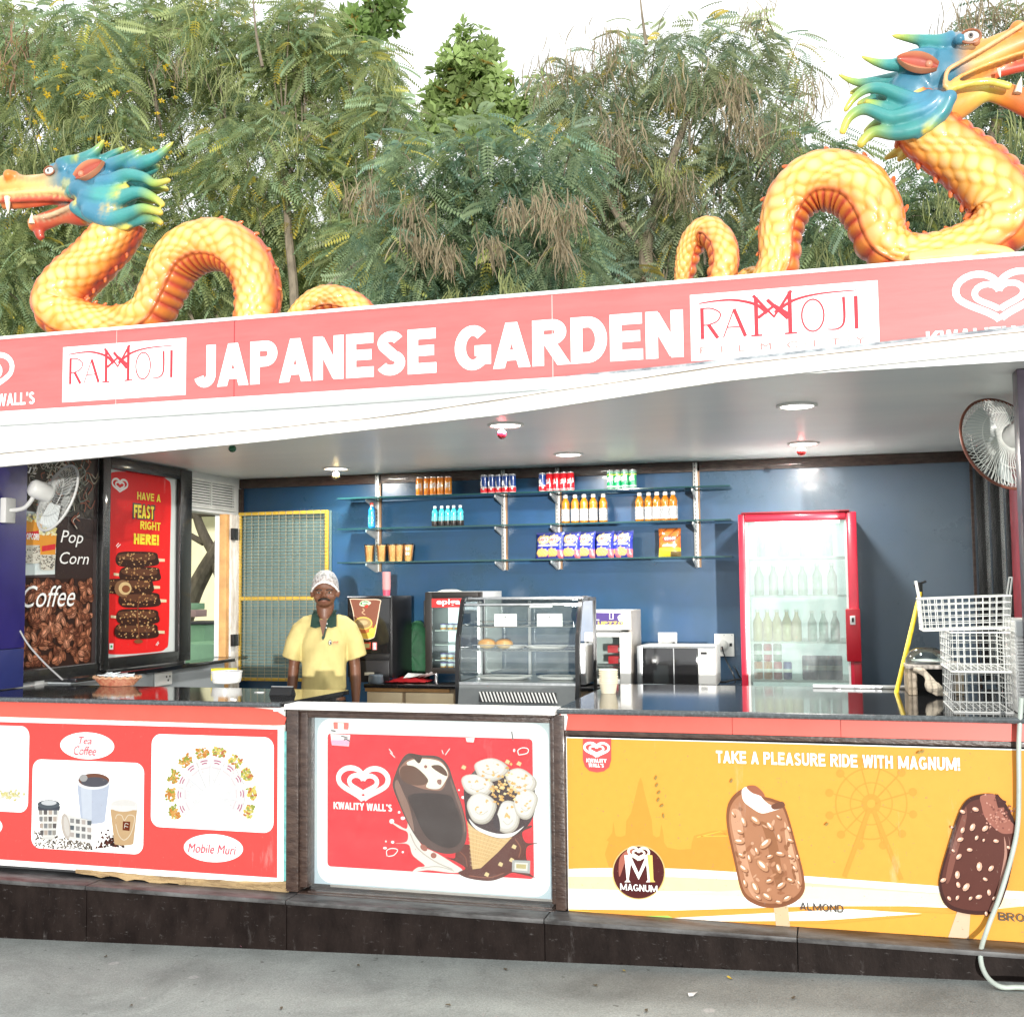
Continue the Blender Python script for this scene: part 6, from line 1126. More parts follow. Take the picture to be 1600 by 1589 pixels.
MB().box(rx0+.1, rx1-.1, Y5+.06, Y5+.11, rz1-.062, rz1-.032, .004).obj('lamp_tube', mat('fridge_tube', (1, 1, 1), .4, emit=6, emcol=(.93, 1, .98)), RF)
MB().box(rx0+w1+.015, rx1-w2-.013, Y5+.014, Y5+.018, .201, rz1-.051).obj('door_glass', glassmat('tall_fridge_glass', tint=(.84, .94, .9), refl=.14, haze=.2), RF)  # haze on this door is flash glare put into the glass
hz0, hz1 = PY(1335, 1033, Y5).z, PY(1335, 951, Y5).z; hx0, hx1 = PY(1322, 990, Y5).x, PY(1345, 990, Y5).x
MB().box(hx0, hx1, Y5-.03, Y5-.0005, hz0, hz1, .006).obj('handle', mat('dark_red_handle', (.36, .01, .02), .3), RF); zz_ = PY(1335, 968, Y5).z; MB().box(hx0+.025, hx1-.03, Y5-.036, Y5-.0305, zz_-.03, zz_+.025, .003).obj('lock', mat('grey_lock', (.6, .6, .6), .3), RF); MB().box(hx0+.035, hx1-.038, Y5-.038, Y5-.0365, zz_-.014, zz_+.012).obj('lock_slot', BLKP, RF)
MB().box(rx1-.04, rx1+.004, Y5-.004, Y5+.02, PY(1345, 1100, Y5).z, hz0+.02, .004).obj('side_guard', mat('dark_red_handle', (.36, .01, .02), .3), RF)
lev = [PY(1240, y, Y5+.1).z for y in (870, 930, 1002, 1062, 1092)]
for z_ in lev: MB().box(rx0+.035, rx1-.035, Y5+.06, YB-.06, z_-.012, z_-.002).obj('shelf', LT, RF)
def inb(i0, n, x0, x1, z_, r, h, m, cap=None, nm='bottle', lab=None, grp='drinks standing in the tall red fridge'):
    first = None
    for k in range(n):
        x_ = x0+(x1-x0)*(k+.5)/n; loc = Vector((x_, Y5+.12, z_)); lb = lab.format(('leftmost', 'second', 'third', 'fourth', 'fifth', 'sixth', 'seventh', 'eighth')[k])
        if first is None:
            first = t = thing(nm, lb, 'bottle' if nm == 'bottle' else 'drink can', loc, grp)
            if nm == 'bottle': MB().lathe([(r*.9, .001), (r, .01), (r, h*.6), (r*.4, h*.82), (r*.38, h*.92)], loc, 14).obj('bottle_body', m, t, smooth=60); MB().lathe([(r*.45, h*.92), (r*.45, h), (.001, h+.001)], loc, 12).obj('cap', cap or PETC, t)
            else: MB().lathe([(r*.85, .001), (r, .008), (r, h*.93), (r*.86, h), (.001, h)], loc, 16).obj('can_body', m, t, smooth=50); MB().lathe([(r*1.01, h*.4), (r*1.01, h*.6)], loc, 16, caps=False).obj('print_band', cap or PETC, t)
        else: dup(first, loc, lb)
fa, fb = rx0+.07, rx1-.11; fm = (fa+fb)/2
inb(0, 6, fa, fb, lev[1], .03, .2, mat('pale_drink', (.6, .66, .62), .2, trans=.3), lab='pale bottle, {} on the second fridge shelf')
inb(0, 5, fa, fa+.3, lev[2], .03, .2, mat('yellow_drink', (.62, .5, .22), .2), lab='pale yellow bottle, {} on the third fridge shelf'); inb(0, 3, fa+.33, fb, lev[2], .028, .19, mat('pale_green_drink', (.42, .55, .5), .2), lab='pale green bottle, {} in the right half of the third fridge shelf')
zl = lev[3]+.001
inb(0, 1, fa, fa+.055, zl, .027, .11, mat('can_orange', (.6, .2, .03), .3), nm='can', lab='orange can, {} on the fourth fridge shelf'); inb(0, 1, fa+.06, fa+.115, zl, .027, .11, mat('can_orange'and'can_orange2', (.62, .24, .03), .3), nm='can', lab='second orange can beside the first on the fourth fridge shelf'); inb(0, 1, fa+.12, fa+.175, zl, .027, .11, mat('can_red', (.5, .01, .02), .3), nm='can', lab='red can in front on the fourth fridge shelf'); inb(0, 1, fa+.18, fa+.235, zl, .027, .11, mat('can_blue', (.02, .06, .35), .3), nm='can', lab='blue can in front on the fourth fridge shelf')
inb(0, 1, fa, fa+.055, zl+.112, .027, .11, mat('can_green', (.0, .2, .08), .3), nm='can', lab='green can stacked on the leftmost orange can in the fridge'); inb(0, 1, fa+.06, fa+.115, zl+.112, .027, .11, mat('can_red', (.5, .01, .02), .3), nm='can', lab='red can stacked between two green cans in the fridge'); inb(0, 1, fa+.12, fa+.175, zl+.112, .027, .11, mat('can_green', (.0, .2, .08), .3), nm='can', lab='green can stacked on the red can in the fridge')
inb(0, 5, fa+.3, fb, zl, .027, .15, mat('dark_blue_can', (.01, .035, .12), .3), nm='can', cap=mat('silver_label', (.62, .62, .63), .25), lab='tall dark can, {} in the right half of the fourth fridge shelf')
inb(0, 4, fa, fb, lev[0], .034, .23, mat('green_clear_bottle', (.4, .58, .5), .15), lab='large pale bottle, {} on the top fridge shelf')
# ================================================================ the man behind the counter
SK = (.14, .06, .034); PX_ = PY(507, 930, 6.8)
PR = thing('person', 'man in a yellow polo shirt and white hair net standing behind the counter', 'person', (0, 0, 0))
b = MB(); b.cur = SK
# head
b.ball((0, .012, 1.615), (.076, .093, .095), 20, 14); b.ball((0, -.012, 1.55), (.066, .076, .07), 18, 12); b.ball((0, -.04, 1.508), (.045, .04, .032), 14, 10)
b.ball((0, -.062, 1.592), (.05, .028, .02), 14, 8)                       # brow
b.tube([(0, -.078, 1.588), (0, -.097, 1.565), (0, -.106, 1.548)], [.009, .012, .015], 10); b.ball((.0135, -.094, 1.545), (.0095, .012, .008), 8, 6); b.ball((-.0135, -.094, 1.545), (.0095, .012, .008), 8, 6)
for s_ in (1, -1):
    b.ball((s_*.041, -.052, 1.548), (.024, .024, .026), 10, 8); b.ball((s_*.079, .012, 1.568), (.009, .02, .031), 10, 8); b.ball((s_*.084, .018, 1.575), (.008, .016, .02), 8, 6)
b.cur = (.19, .08, .055); b.ball((0, -.084, 1.523), (.024, .011, .006), 12, 6); b.ball((0, -.083, 1.514), (.022, .011, .007), 12, 6); b.cur = SK
b.tube([(0, .02, 1.53), (0, .022, 1.47), (0, .02, 1.40), (0, .01, 1.33)], [.054, .055, .058, .07], 16)
# trunk, hips and legs
b.tube([(0, .01, 1.345), (0, .005, 1.28), (0, 0, 1.15), (0, .0, 1.02), (0, .01, .93), (0, .01, .86)], [.09, .145, .15, .14, .145, .14], 20, squash=.72)
for s_ in (1, -1):
    b.tube([(s_*.06, .01, 1.32), (s_*.14, .015, 1.315), (s_*.19, .015, 1.29), (s_*.222, .02, 1.22), (s_*.24, .025, 1.1), (s_*.248, .005, 1.0), (s_*.25, -.02, .885), (s_*.25, -.025, .85)], [.04, .05, .055, .052, .043, .042, .031, .028], 14)
    b.tube([(s_*.08, .01, .9), (s_*.095, .005, .7), (s_*.1, 0, .5), (s_*.1, .01, .3), (s_*.1, .015, .09)], [.09, .08, .055, .05, .036], 14)
    b.tube([(s_*.1, .03, .045), (s_*.105, -.05, .04), (s_*.11, -.14, .028)], [.038, .04, .028], 12, squash=1)
    # palm, four unequal bent fingers, thumb from the side of the palm
    b.ball((s_*.25, -.035, .815), (.016, .038, .046), 12, 9)
    for k, (dy, L) in enumerate(((-.03, .072), (-.01, .082), (.01, .076), (.028, .058))):
        p0 = Vector((s_*.25, -.035+dy*.9, .78)); b.tube([p0, p0+Vector((-s_*.004, dy*.1, -L*.45)), p0+Vector((-s_*.016, dy*.1, -L*.78)), p0+Vector((-s_*.032, dy*.1, -L))], [.0088, .0085, .0075, .006], 8)
    b.tube([(s_*.247, -.062, .84), (s_*.24, -.085, .815), (s_*.232, -.095, .785)], [.011, .01, .0075], 8)
body = remesh(b, .0062, 5); body.obj('body', vcmat('skin', .42, var=.1, vscale=25, bump=.05), PR, smooth=80)
# eyes, brows, moustache
EW = mat('eye_white', (.3, .26, .22), .4); DK = mat('black_hair', (.008, .007, .006), .6)
for s_ in (1, -1):
    MB().ball((s_*.031, -.0735, 1.578), (.0135, .01, .0065), 14, 8).obj('eye', EW, PR); MB().ball((s_*.031, -.0815, 1.578), (.0058, .0035, .006), 10, 6).obj('iris', DK, PR)
    MB().tube(cr([(s_*.013, -.0885, 1.594), (s_*.032, -.09, 1.6), (s_*.052, -.077, 1.595)], 4), [.002]+[.0038]*7+[.0015], 6, squash=.8).obj('eyebrow', DK, PR)
MB().tube(cr([(-.036, -.078, 1.519), (-.02, -.093, 1.531), (0, -.0975, 1.533), (.02, -.093, 1.531), (.036, -.078, 1.519)], 5), [.001]+[.004, .0055, .0062, .0065, .0068, .007, .007, .007, .0068, .0068, .0068, .007, .007, .007, .0068, .0065, .0062, .0055, .004]+[.001], 8).obj('moustache', DK, PR)
mb = MB(); mb.ball((0, .02, 1.622), (.081, .094, .094), 24, 14); mb.v = [(v[0], v[1], max(v[2], 1.585+max(0, (-.02-v[1]))*.62)) for v in mb.v]; mb.obj('hair', DK, PR)
# hair net: puckered dome with an elastic rim, cloth thin enough to see the hair through
mb = MB(); nu, nv = 72, 18; vs = []
for j in range(nv+1):
    ph = (math.pi/2)*j/nv
    for i in range(nu):
        t_ = 2*math.pi*i/nu; fr = max(0, -math.sin(t_)); z0 = 1.582+.068*fr**1.5
        r_ = math.cos(ph)**.75*(1+.018*math.sin(t_*17+j*.6)*(1-j/nv)+.012*random.uniform(-1, 1)*(j < nv)); bl = 1+.07*math.sin(math.pi*min(1, j/nv*1.3))
        vs.append((.0865*r_*bl*math.cos(t_), .018+.1*r_*bl*math.sin(t_), z0+(1.737-z0)*math.sin(ph)))
mb.add(vs, [(j*nu+i, j*nu+(i+1) % nu, (j+1)*nu+(i+1) % nu, (j+1)*nu+i) for j in range(nv) for i in range(nu)])
NET = mat('hair_net_cloth', (.72, .72, .72), .7, bump=.8, bscale=60); t = NET.node_tree; p = t.nodes['Principled BSDF']; n = nd(t, 'ShaderNodeTexNoise'); n.inputs['Scale'].default_value = 60; n.inputs['Detail'].default_value = 3; tc = nd(t, 'ShaderNodeTexCoord'); t.links.new(tc.outputs['Object'], n.inputs['Vector'])
mr = nd(t, 'ShaderNodeMapRange'); mr.inputs[1].default_value = .38; mr.inputs[2].default_value = .62; mr.inputs[3].default_value = .3; mr.inputs[4].default_value = .72; t.links.new(n.outputs[0], mr.inputs[0]); t.links.new(mr.outputs[0], p.inputs['Alpha'])
mb.obj('hair_net', NET, PR, smooth=80)
rim = [(.0875*math.cos(t_), .018+.101*math.sin(t_), 1.582+.068*max(0, -math.sin(t_))**1.5) for t_ in np.linspace(0, 2*math.pi, 49)]; MB().tube(rim, [.0065+.0012*math.sin(i*2.3) for i in range(49)], 8).obj('net_rim', mat('white_elastic', (.74, .74, .74), .7), PR)
# polo shirt: one cloth surface over trunk and sleeves
b = MB(); b.tube([(0, .012, 1.405), (0, .012, 1.385), (0, .008, 1.33), (0, -.004, 1.24), (0, -.006, 1.13), (0, -.004, 1.03), (0, 0, .965), (0, .002, .945)], [.05, .09, .155, .178, .176, .172, .178, .166], 26, squash=.72)
for s_ in (1, -1): b.tube([(s_*.07, .012, 1.38), (s_*.14, .015, 1.35), (s_*.196, .016, 1.315), (s_*.232, .02, 1.25), (s_*.256, .022, 1.15)], [.05, .07, .073, .074, .08], 18)
sh = remesh(b, .0085, 4)
for i, (x, y, z_) in enumerate(sh.v):
    dr = .011*math.sin(x*24-z_*21+1)*max(0, 1.32-z_)*2.4+.005*math.sin(z_*31+abs(x)*40)+.0035*math.sin(x*38+z_*14)*(1.3-z_)*2+.003*math.sin(z_*46+x*30+y*20)*(abs(x) > .17)+.004*math.sin(x*60)*max(0, 1.02-z_)*8
    sh.v[i] = (x+.0*dr, y-dr if y < 0 else y+dr, z_)
sh.obj('polo_shirt', mat('yellow_polo', (.55, .46, .19), .8, col2=(.46, .38, .15), vscale=6, bump=.25, bscale=260), PR, smooth=80)
GRC2 = mat('dark_green_collar', (.01, .035, .025), .7)
for s_ in (1, -1):
    q = [(s_*.012, -.118, 1.365), (s_*.05, -.118, 1.33), (s_*.098, -.108, 1.37), (s_*.085, -.045, 1.425), (s_*.066, .0, 1.447), (s_*.052, -.045, 1.425), (s_*.03, -.085, 1.395)]
    MB().prism([(s_*.004, -.116, 1.357), (s_*.06, -.134, 1.343), (s_*.1, -.122, 1.352), (s_*.088, -.06, 1.425), (s_*.066, .0, 1.452), (s_*.056, -.035, 1.435), (s_*.035, -.08, 1.4)], (0, .006, 0)).obj('collar_wing', GRC2, PR, smooth=0)
MB().tube([(.066*math.cos(t_), .02+.062*math.sin(t_), 1.442) for t_ in np.linspace(-.25, math.pi+.25, 16)], .014, 8).obj('collar_stand', GRC2, PR)
MB().prism([(-.033, -.108, 1.395), (.033, -.108, 1.395), (.012, -.137, 1.31), (.0, -.141, 1.287), (-.008, -.137, 1.31)], (0, .012, 0)).obj('open_neck', vcmat('skin2', .45), PR, smooth=0); o = bpy.data.objects['open_neck']; o.data.materials[0] = mat('skin_plain', SK, .45)
MB().prism([(.03, -.114, 1.395), (.036, -.114, 1.39), (.013, -.144, 1.285), (.0, -.146, 1.268), (-.01, -.144, 1.285), (-.004, -.143, 1.3), (.002, -.145, 1.292)], (0, .005, 0)).obj('placket', GRC2, PR, smooth=0)
for z_, x_ in ((1.37, .03), (1.345, .024)): MB().ball((x_, -.13, z_), .005, 8, 6).obj('button', WHP, PR)
q = Plane('Y', -.141); A = Art(q, .001); A.ell(.055, 1.255, .013, .016, (.03, .04, .05), uv=True); A.ell(.056, 1.255, .0095, .0125, (.6, .6, .5), uv=True); A.ell(.0575, 1.253, .005, .009, (.02, .03, .05), .4, uv=True)
for k in range(4): A.ell(.08+k*.011, 1.255+.002*(k % 2), .005, .007, (.62, .2, .1), uv=True)
A.stroke([(.074, 1.243), (.118, 1.243)], .003, (.62, .25, .15), True); o = A.obj('chest_badge', PR, PRINT); 
b = MB(); b.tube([(0, .01, .97), (0, .01, .9), (0, .01, .84)], [.155, .152, .15], 22, squash=.74)
for s_ in (1, -1): b.tube([(s_*.075, .01, .88), (s_*.095, .006, .7), (s_*.1, 0, .5), (s_*.1, .01, .3), (s_*.1, .015, .1)], [.1, .09, .07, .066, .064], 14)
remesh(b, .009, 3, False).obj('trousers', mat('black_trousers', (.012, .012, .014), .7, bump=.2, bscale=100), PR, smooth=80)
for s_ in (1, -1): MB().tube([(s_*.1, .045, .05), (s_*.1, .0, .055), (s_*.106, -.08, .045), (s_*.112, -.155, .035)], [.036, .046, .046, .03], 12).obj('shoe', mat('black_leather', (.01, .01, .01), .35), PR)
def warp(x, y, z_):
    zz_ = 1.737-(1.737-z_)*.93 if z_ > 1.42 else (1.0+(z_-1.0)*1.0488 if z_ > 1.0 else z_); k = .83 if zz_ < 1.43 else (hw_ if zz_ > 1.49 else .83+(hw_-.83)*(zz_-1.43)/.06); return x*k+.008*(zz_-1.2), y, zz_
for o in PR.children:
    hw_ = 1.0 if o.name.split('.')[0] in ('hair_net', 'net_rim', 'hair') else 1.09
    me = o.data; a = np.empty(len(me.vertices)*3, np.float32); me.vertices.foreach_get('co', a); a = a.reshape(-1, 3); me.vertices.foreach_set('co', np.array([warp(*map(float, p)) for p in a], np.float32).ravel()); me.update()
PR.location = (PX_.x, 6.8, 0); PR.rotation_euler.z = math.radians(21); PR.scale = (1.0, 1.0, 1.0)
# ================================================================ painted dragons on the roof
YEL1, YEL2, ORA, REDO = (.75, .45, .09), (.79, .67, .38), (.66, .22, .035), (.5, .07, .035)
BLU, TEAL, LIME, YT = (.05, .2, .3), (.05, .26, .25), (.27, .4, .09), (.66, .55, .1)
DP = vcmat('dragon_enamel', .42, coat=.18, var=.3, vscale=5, bump=.12, bscale=22)
def lerp3(a, b, t): t = max(0, min(1, t)); return tuple(x+(y-x)*t for x, y in zip(a, b))
def mpp(p): return (p-EYE).dot(FW)/FPX       # metres per photo pixel at a point
def serpent(path, Yd, parent, name, flip=1, sc=.062, fins=None, fin_r=.5):
    """scaly body: path = (px, py, radius px, dy metres)"""
    pp = cr([(PY(x, y, Yd+dy).x, Yd+dy, PY(x, y, Yd+dy).z, (1.04 if Yd > 5.4 else .96)*r*mpp(PY(x, y, Yd))) for x, y, r, dy in path], 24); P_ = np.array(pp)
    seg = np.linalg.norm(np.diff(P_[:, :3], axis=0), axis=1); s_ = np.concatenate([[0], np.cumsum(seg)]); L = s_[-1]; n = int(L/.0078); ss = np.linspace(0, L, n)
    Q = np.stack([np.interp(ss, s_, P_[:, k]) for k in range(4)], 1); k_ = np.ones(9)/9
    for c_ in range(4): Q[4:-4, c_] = np.convolve(Q[:, c_], k_, 'valid')
    m = 120; vs = []; cs = []; N_ = []
    for i in range(n):
        T = Q[min(i+1, n-1), :3]-Q[max(i-1, 0), :3]; T /= np.linalg.norm(T); B_ = np.array([0, 1, 0.]); B_ -= T*(B_@T); B_ /= np.linalg.norm(B_); Nn = -np.cross(B_, T)*flip; N_.append((Q[i, :3], Nn, Q[i, 3], T))
        r = Q[i, 3]; rows = ss[i]/(sc*.62)+.22*math.sin(ss[i]*7)
        for j in range(m):
            a = 2*math.pi*j/m; ca, sa = math.cos(a), math.sin(a); au = abs(math.atan2(sa, ca))      # 0 = back, pi = belly
            cols_ = max(6, round(2*math.pi*r/sc/2)*2) if i == i else 0; ncol = serpent.nc
            best = 0; rim = 1
            if au < 2.15:
                for rr in (math.floor(rows)-1, math.floor(rows), math.floor(rows)+1):
                    u = (rows-rr)*.62; w = (a+.16*math.sin(ss[i]*9.1+a*2)+.1*math.sin(ss[i]*23+a*5))/(2*math.pi)*ncol-(.5 if rr % 2 else 0); dw = (w-round(w))
                    if -.15 < u < 1.25:
                        d = ((u-.5)/.68)**2+(dw/.56)**2
                        if d < 1:
                            h = math.sqrt(1-d)*(.55+.45*u)
                            if h > best: best = h; rim = d
            bel = max(0, min(1, (au-2.05)/.25)); seg_ = abs(math.sin(ss[i]*math.pi/.062)); hh = (1-bel)*best*.024+bel*(.003+.016*seg_**.6)
            ed = max(0, 1-abs(au-2.12)/.13); hh += ed*.006
            rad = r*(.9+.1*abs(sa))+hh-.01; vs.append(Q[i, :3]+(Nn*ca+B_*sa)*rad)
            y_ = lerp3((.6, .2, .015), YEL1, (best-.2)*2.0); y_ = lerp3(y_, YEL2, (best-.62)*2.4); y_ = lerp3(y_, ORA, (1.05-au)*1.35); y_ = lerp3(y_, REDO, (.55-au)*2.0); y_ = lerp3(y_, ORA, (au-1.6)*1.4)  # airbrushed domes and rims, with relief shade between scales put into the colour
            b_ = lerp3(REDO, ORA, seg_*1.1-.25); c_ = lerp3(y_, b_, bel); c_ = lerp3(c_, (.45, .04, .02), ed*.7); cs.append(c_)
    mb = MB(); mb.add(vs, [(i*m+j, i*m+(j+1) % m, (i+1)*m+(j+1) % m, (i+1)*m+j) for i in range(n-1) for j in range(m)]+[tuple(range(m))[::-1], tuple(range((n-1)*m, n*m))], cs)
    mb.obj(name, DP, parent, smooth=60)
    if fins:
        f0, f1, gap = fins; x = f0*L
        while x < f1*L:
            i = min(n-1, int(x/L*(n-1))); c_, Nn, r, T = N_[i]; h = r*.34*fin_r; mb = MB(); base = c_+Nn*(r*.9)
            pts = [base-T*h*.2, base+Nn*h*.45-T*h*.05, base+Nn*h*.85+T*h*.25, base+Nn*h*1.0+T*h*.55]
            mb.tube(cr([tuple(p) for p in pts], 3), list(np.linspace(h*.62, h*.2, 10)), 10, cols=[lerp3(REDO, ORA, k/9*.8) for k in range(10)]); mb.obj('back_fin', DP, parent); x += gap
    return N_
serpent.nc = 12
def lock(mb, pts, Yd, r0, r1, cols=(BLU, BLU, TEAL, TEAL, LIME, YT), dy=0, squash=1.0, n=6):
    """one wavy lock of the mane: blue at the root, yellow at the tip"""
    p = cr([tuple(PY(x, y, Yd+dy+(q[0] if q else 0))) for x, y, *q in pts], n); k = len(p); s_ = mpp(PY(pts[0][0], pts[0][1], Yd))
    rs = [s_*(r0*1.15+(r1*.8-r0*1.15)*(i/(k-1))**1.15)*(.35 if i == k-1 else (.35 if i == 0 else (.8 if i == 1 else 1))) for i in range(k)]; cc = []
    for i in range(k): t_ = i/(k-1)*(len(cols)-1); a = int(min(t_, len(cols)-2)); cc.append(lerp3(cols[a], cols[a+1], t_-a))
    mb.tube(p, rs, 12, cols=cc, squash=squash)
def cone(mb, a, b, r, col): mb.tube([a, Vector(a).lerp(Vector(b), .6), b], [r, r*.6, r*.08], 8, cols=[col]*3)
def dragon_head(D, Yd, jaw_up, jaw_lo, skull, locks, ear, eye, eye_r, teeth, nostril, extra, hw, extra2=()):
    mb = MB(); s_ = mpp(PY(skull[0][0], skull[0][1], Yd))
    def tb(lst, squash):
        c_ = cr([(*PY(x, y, Yd), r*s_) for x, y, r, col in lst], 5); k = len(c_); cc = []
        for i in range(k): t_ = i/5; a = int(min(t_, len(lst)-2)); cc.append(lerp3(lst[a][3], lst[a+1][3], t_-a))
        mb.tube([q[:3] for q in c_], [q[3] for q in c_], 20, cols=cc, squash=squash)
    for lst in jaw_up: tb(lst, hw)
    for lst in jaw_lo: tb(lst, hw)
    for x, y, r, col in skull: p = PY(x, y, Yd); mb.ball(p, (r*s_, r*s_*hw*1.05, r*s_*.95), 20, 14, col=col)
    for L_ in locks: lock(mb, L_[0], Yd, L_[1], L_[2], dy=L_[3], cols=L_[4] if len(L_) > 4 else (BLU, BLU, TEAL, TEAL, LIME, YT))
    for x, y, r, dy, col in extra: mb.ball(PY(x, y, Yd+dy), r*s_, 14, 10, col=col)
    nb = nostril; 
    for pts_, r_, c_ in extra2:
        for dy in (-1, 1): mb.tube(cr([tuple(PY(x, y, Yd+dy*d_)) for x, y, d_ in pts_], 4), r_*s_, 8, cols=[c_]*((len(pts_)-1)*4+1))
    for dy in (-1, 1): mb.ball(PY(nb[0], nb[1], Yd+dy*.05), nb[2]*s_, 12, 8, col=ORA)
    remesh(mb, .0085, 3).obj('head', DP, D, smooth=80)
    for dy in (-1, 1):
        e = MB(); c_ = [PY(x, y, Yd) for x, y in ear]; off = Vector((0, dy*hw*skull[0][2]*s_*1.02, 0)); n_ = 16
        # ear: a cupped leaf
        ax = c_[1]-c_[0]; L_ = ax.length; ax.normalize(); up = Vector((0, 1, 0)).cross(ax)*(1 if dy else 1); rings = []
        for k in range(n_):
            t_ = k/(n_-1); w = L_*.27*math.sin(math.pi*min(1, t_*.93+.07))**.7; c0 = c_[0]+ax*L_*t_+off+Vector((0, dy*.012*math.sin(math.pi*t_), 0)); rings += [c0-up*w, c0-up*w*.75+Vector((0, dy*.03, 0)), c0-up*w*.35+Vector((0, dy*.008, 0)), c0+up*w*.35+Vector((0, dy*.008, 0)), c0+up*w*.75+Vector((0, dy*.03, 0)), c0+up*w]
        e.add(rings, [(k*6+i, k*6+i+1, k*6+i+7, k*6+i+6) for k in range(n_-1) for i in range(5)], [[(.6, .2, .09), (.68, .3, .16), (.4, .08, .05), (.4, .08, .05), (.68, .3, .16), (.6, .2, .09)][i % 6] for i in range(6*n_)])
        e.ball(c_[0]+ax*L_*.22+off+Vector((0, dy*.012, 0)), L_*.1, 12, 8, col=(.6, .25, .15)); e.obj('ear', DP, D, smooth=80)
        p = PY(eye[0], eye[1], Yd)+Vector((0, dy*eye[2], 0)); e = MB(); e.ball(p, (eye_r*s_*1.5, eye_r*s_*.7, eye_r*s_), 18, 12, col=(.75, .72, .66)); ey = e.obj('eye', DP, D)
        e = MB(); e.ball(p+Vector((0, dy*eye_r*s_*.45, 0)), (eye_r*s_*.55, eye_r*s_*.42, eye_r*s_*.6), 14, 10, col=(.25, .22, .2)); e.ball(p+Vector((0, dy*eye_r*s_*.72, 0)), (eye_r*s_*.28, eye_r*s_*.25, eye_r*s_*.3), 12, 8, col=(.01, .01, .01)); o = e.obj('pupil', DP, None, loc=ORG[D.name]); o.parent = ey; o.location = (0, 0, 0)
        e = MB(); pp_ = [p+Vector((eye_r*s_*1.7*math.cos(a), dy*eye_r*s_*.25, eye_r*s_*1.25*math.sin(a))) for a in np.linspace(0, 2*math.pi, 19)]; e.tube(pp_, eye_r*s_*.22, 7, cols=[(.3, .1, .04)]*19); e.obj('eyelid', DP, D)
    for (x0, y0), (x1, y1), r, dys in teeth:
        for dy in dys: e = MB(); cone(e, PY(x0, y0, Yd+dy), PY(x1, y1, Yd+dy), r*s_, (.72, .66, .5)); e.obj('tooth', DP, D)
# ---- left dragon
Y = 5.5
D1 = thing('dragon_statue', 'smaller scaly yellow dragon statue facing left on the roof', 'statue', PY(260, 515, Y))
serpent.nc = 12
serpent([(197, 340, 33, 0), (178, 372, 36, 0), (146, 408, 37, 0), (110, 442, 39, 0), (94, 478, 42, .0), (125, 506, 38, 0), (185, 512, 33, 0), (232, 494, 33, 0), (258, 448, 35, 0), (280, 406, 39, 0), (318, 384, 40, 0), (360, 387, 40, 0), (390, 415, 38, 0), (403, 455, 36, 0), (400, 500, 34, 0), (396, 545, 32, 0)], Y, D1, 'scaly_body', 1, .075, (.06, .9, .085))
serpent.nc = 10
serpent([(452, 530, 17, 0), (468, 500, 20, 0), (495, 474, 22, 0), (525, 468, 21, 0), (556, 478, 19, 0), (578, 500, 17, 0), (590, 525, 15, 0)], Y, D1, 'tail', 1, .05)
SKN = (.72, .42, .12)
locks = [([(94, 264), (128, 251), (150, 236), (163, 218)], 13, 2.5, -0.03),
         ([(90, 261), (109, 251), (124, 248)], 10, 5, -0.05),
         ([(146, 261), (176, 242), (197, 229)], 10, 2, 0.03),
         ([(165, 264), (202, 246), (223, 232)], 12, 2.5, -0.05),
         ([(195, 262), (240, 248), (272, 221)], 13, 2, -0.02),
         ([(210, 274), (240, 264), (249, 257)], 10, 2.5, 0.05),
         ([(150, 289), (176, 283), (199, 274), (225, 278), (242, 287), (267, 281)], 12, 5, -0.1),
         ([(169, 296), (210, 292), (240, 292), (264, 297)], 11, 4.5, 0.04),
         ([(124, 311), (161, 326), (191, 309), (218, 301), (240, 309), (257, 322)], 13, 5, -0.12),
         ([(131, 324), (169, 343), (202, 334), (225, 326), (255, 334)], 13, 6, -0.13),
         ([(146, 338), (180, 353), (210, 346), (240, 342), (254, 351)], 11, 5, -0.08),
         ([(142, 292), (180, 304), (210, 292), (240, 300), (262, 292)], 12, 4, 0.11),
         ([(128, 311), (169, 330), (210, 319), (248, 328)], 13, 5, 0.12),
         ([(112, 292), (150, 304), (180, 300), (202, 292)], 14, 7, -0.11),
         ([(124, 304), (161, 311), (188, 304)], 10, 5, -0.14),
         ([(109, 270), (150, 266), (188, 268), (218, 264)], 18, 8, 0),
         ([(158, 285), (195, 292), (225, 308), (248, 315)], 14, 6, 0),
         ([(112, 319), (139, 338), (169, 352), (202, 356)], 10, 5, -0.1, (BLU, TEAL, LIME, YT))]
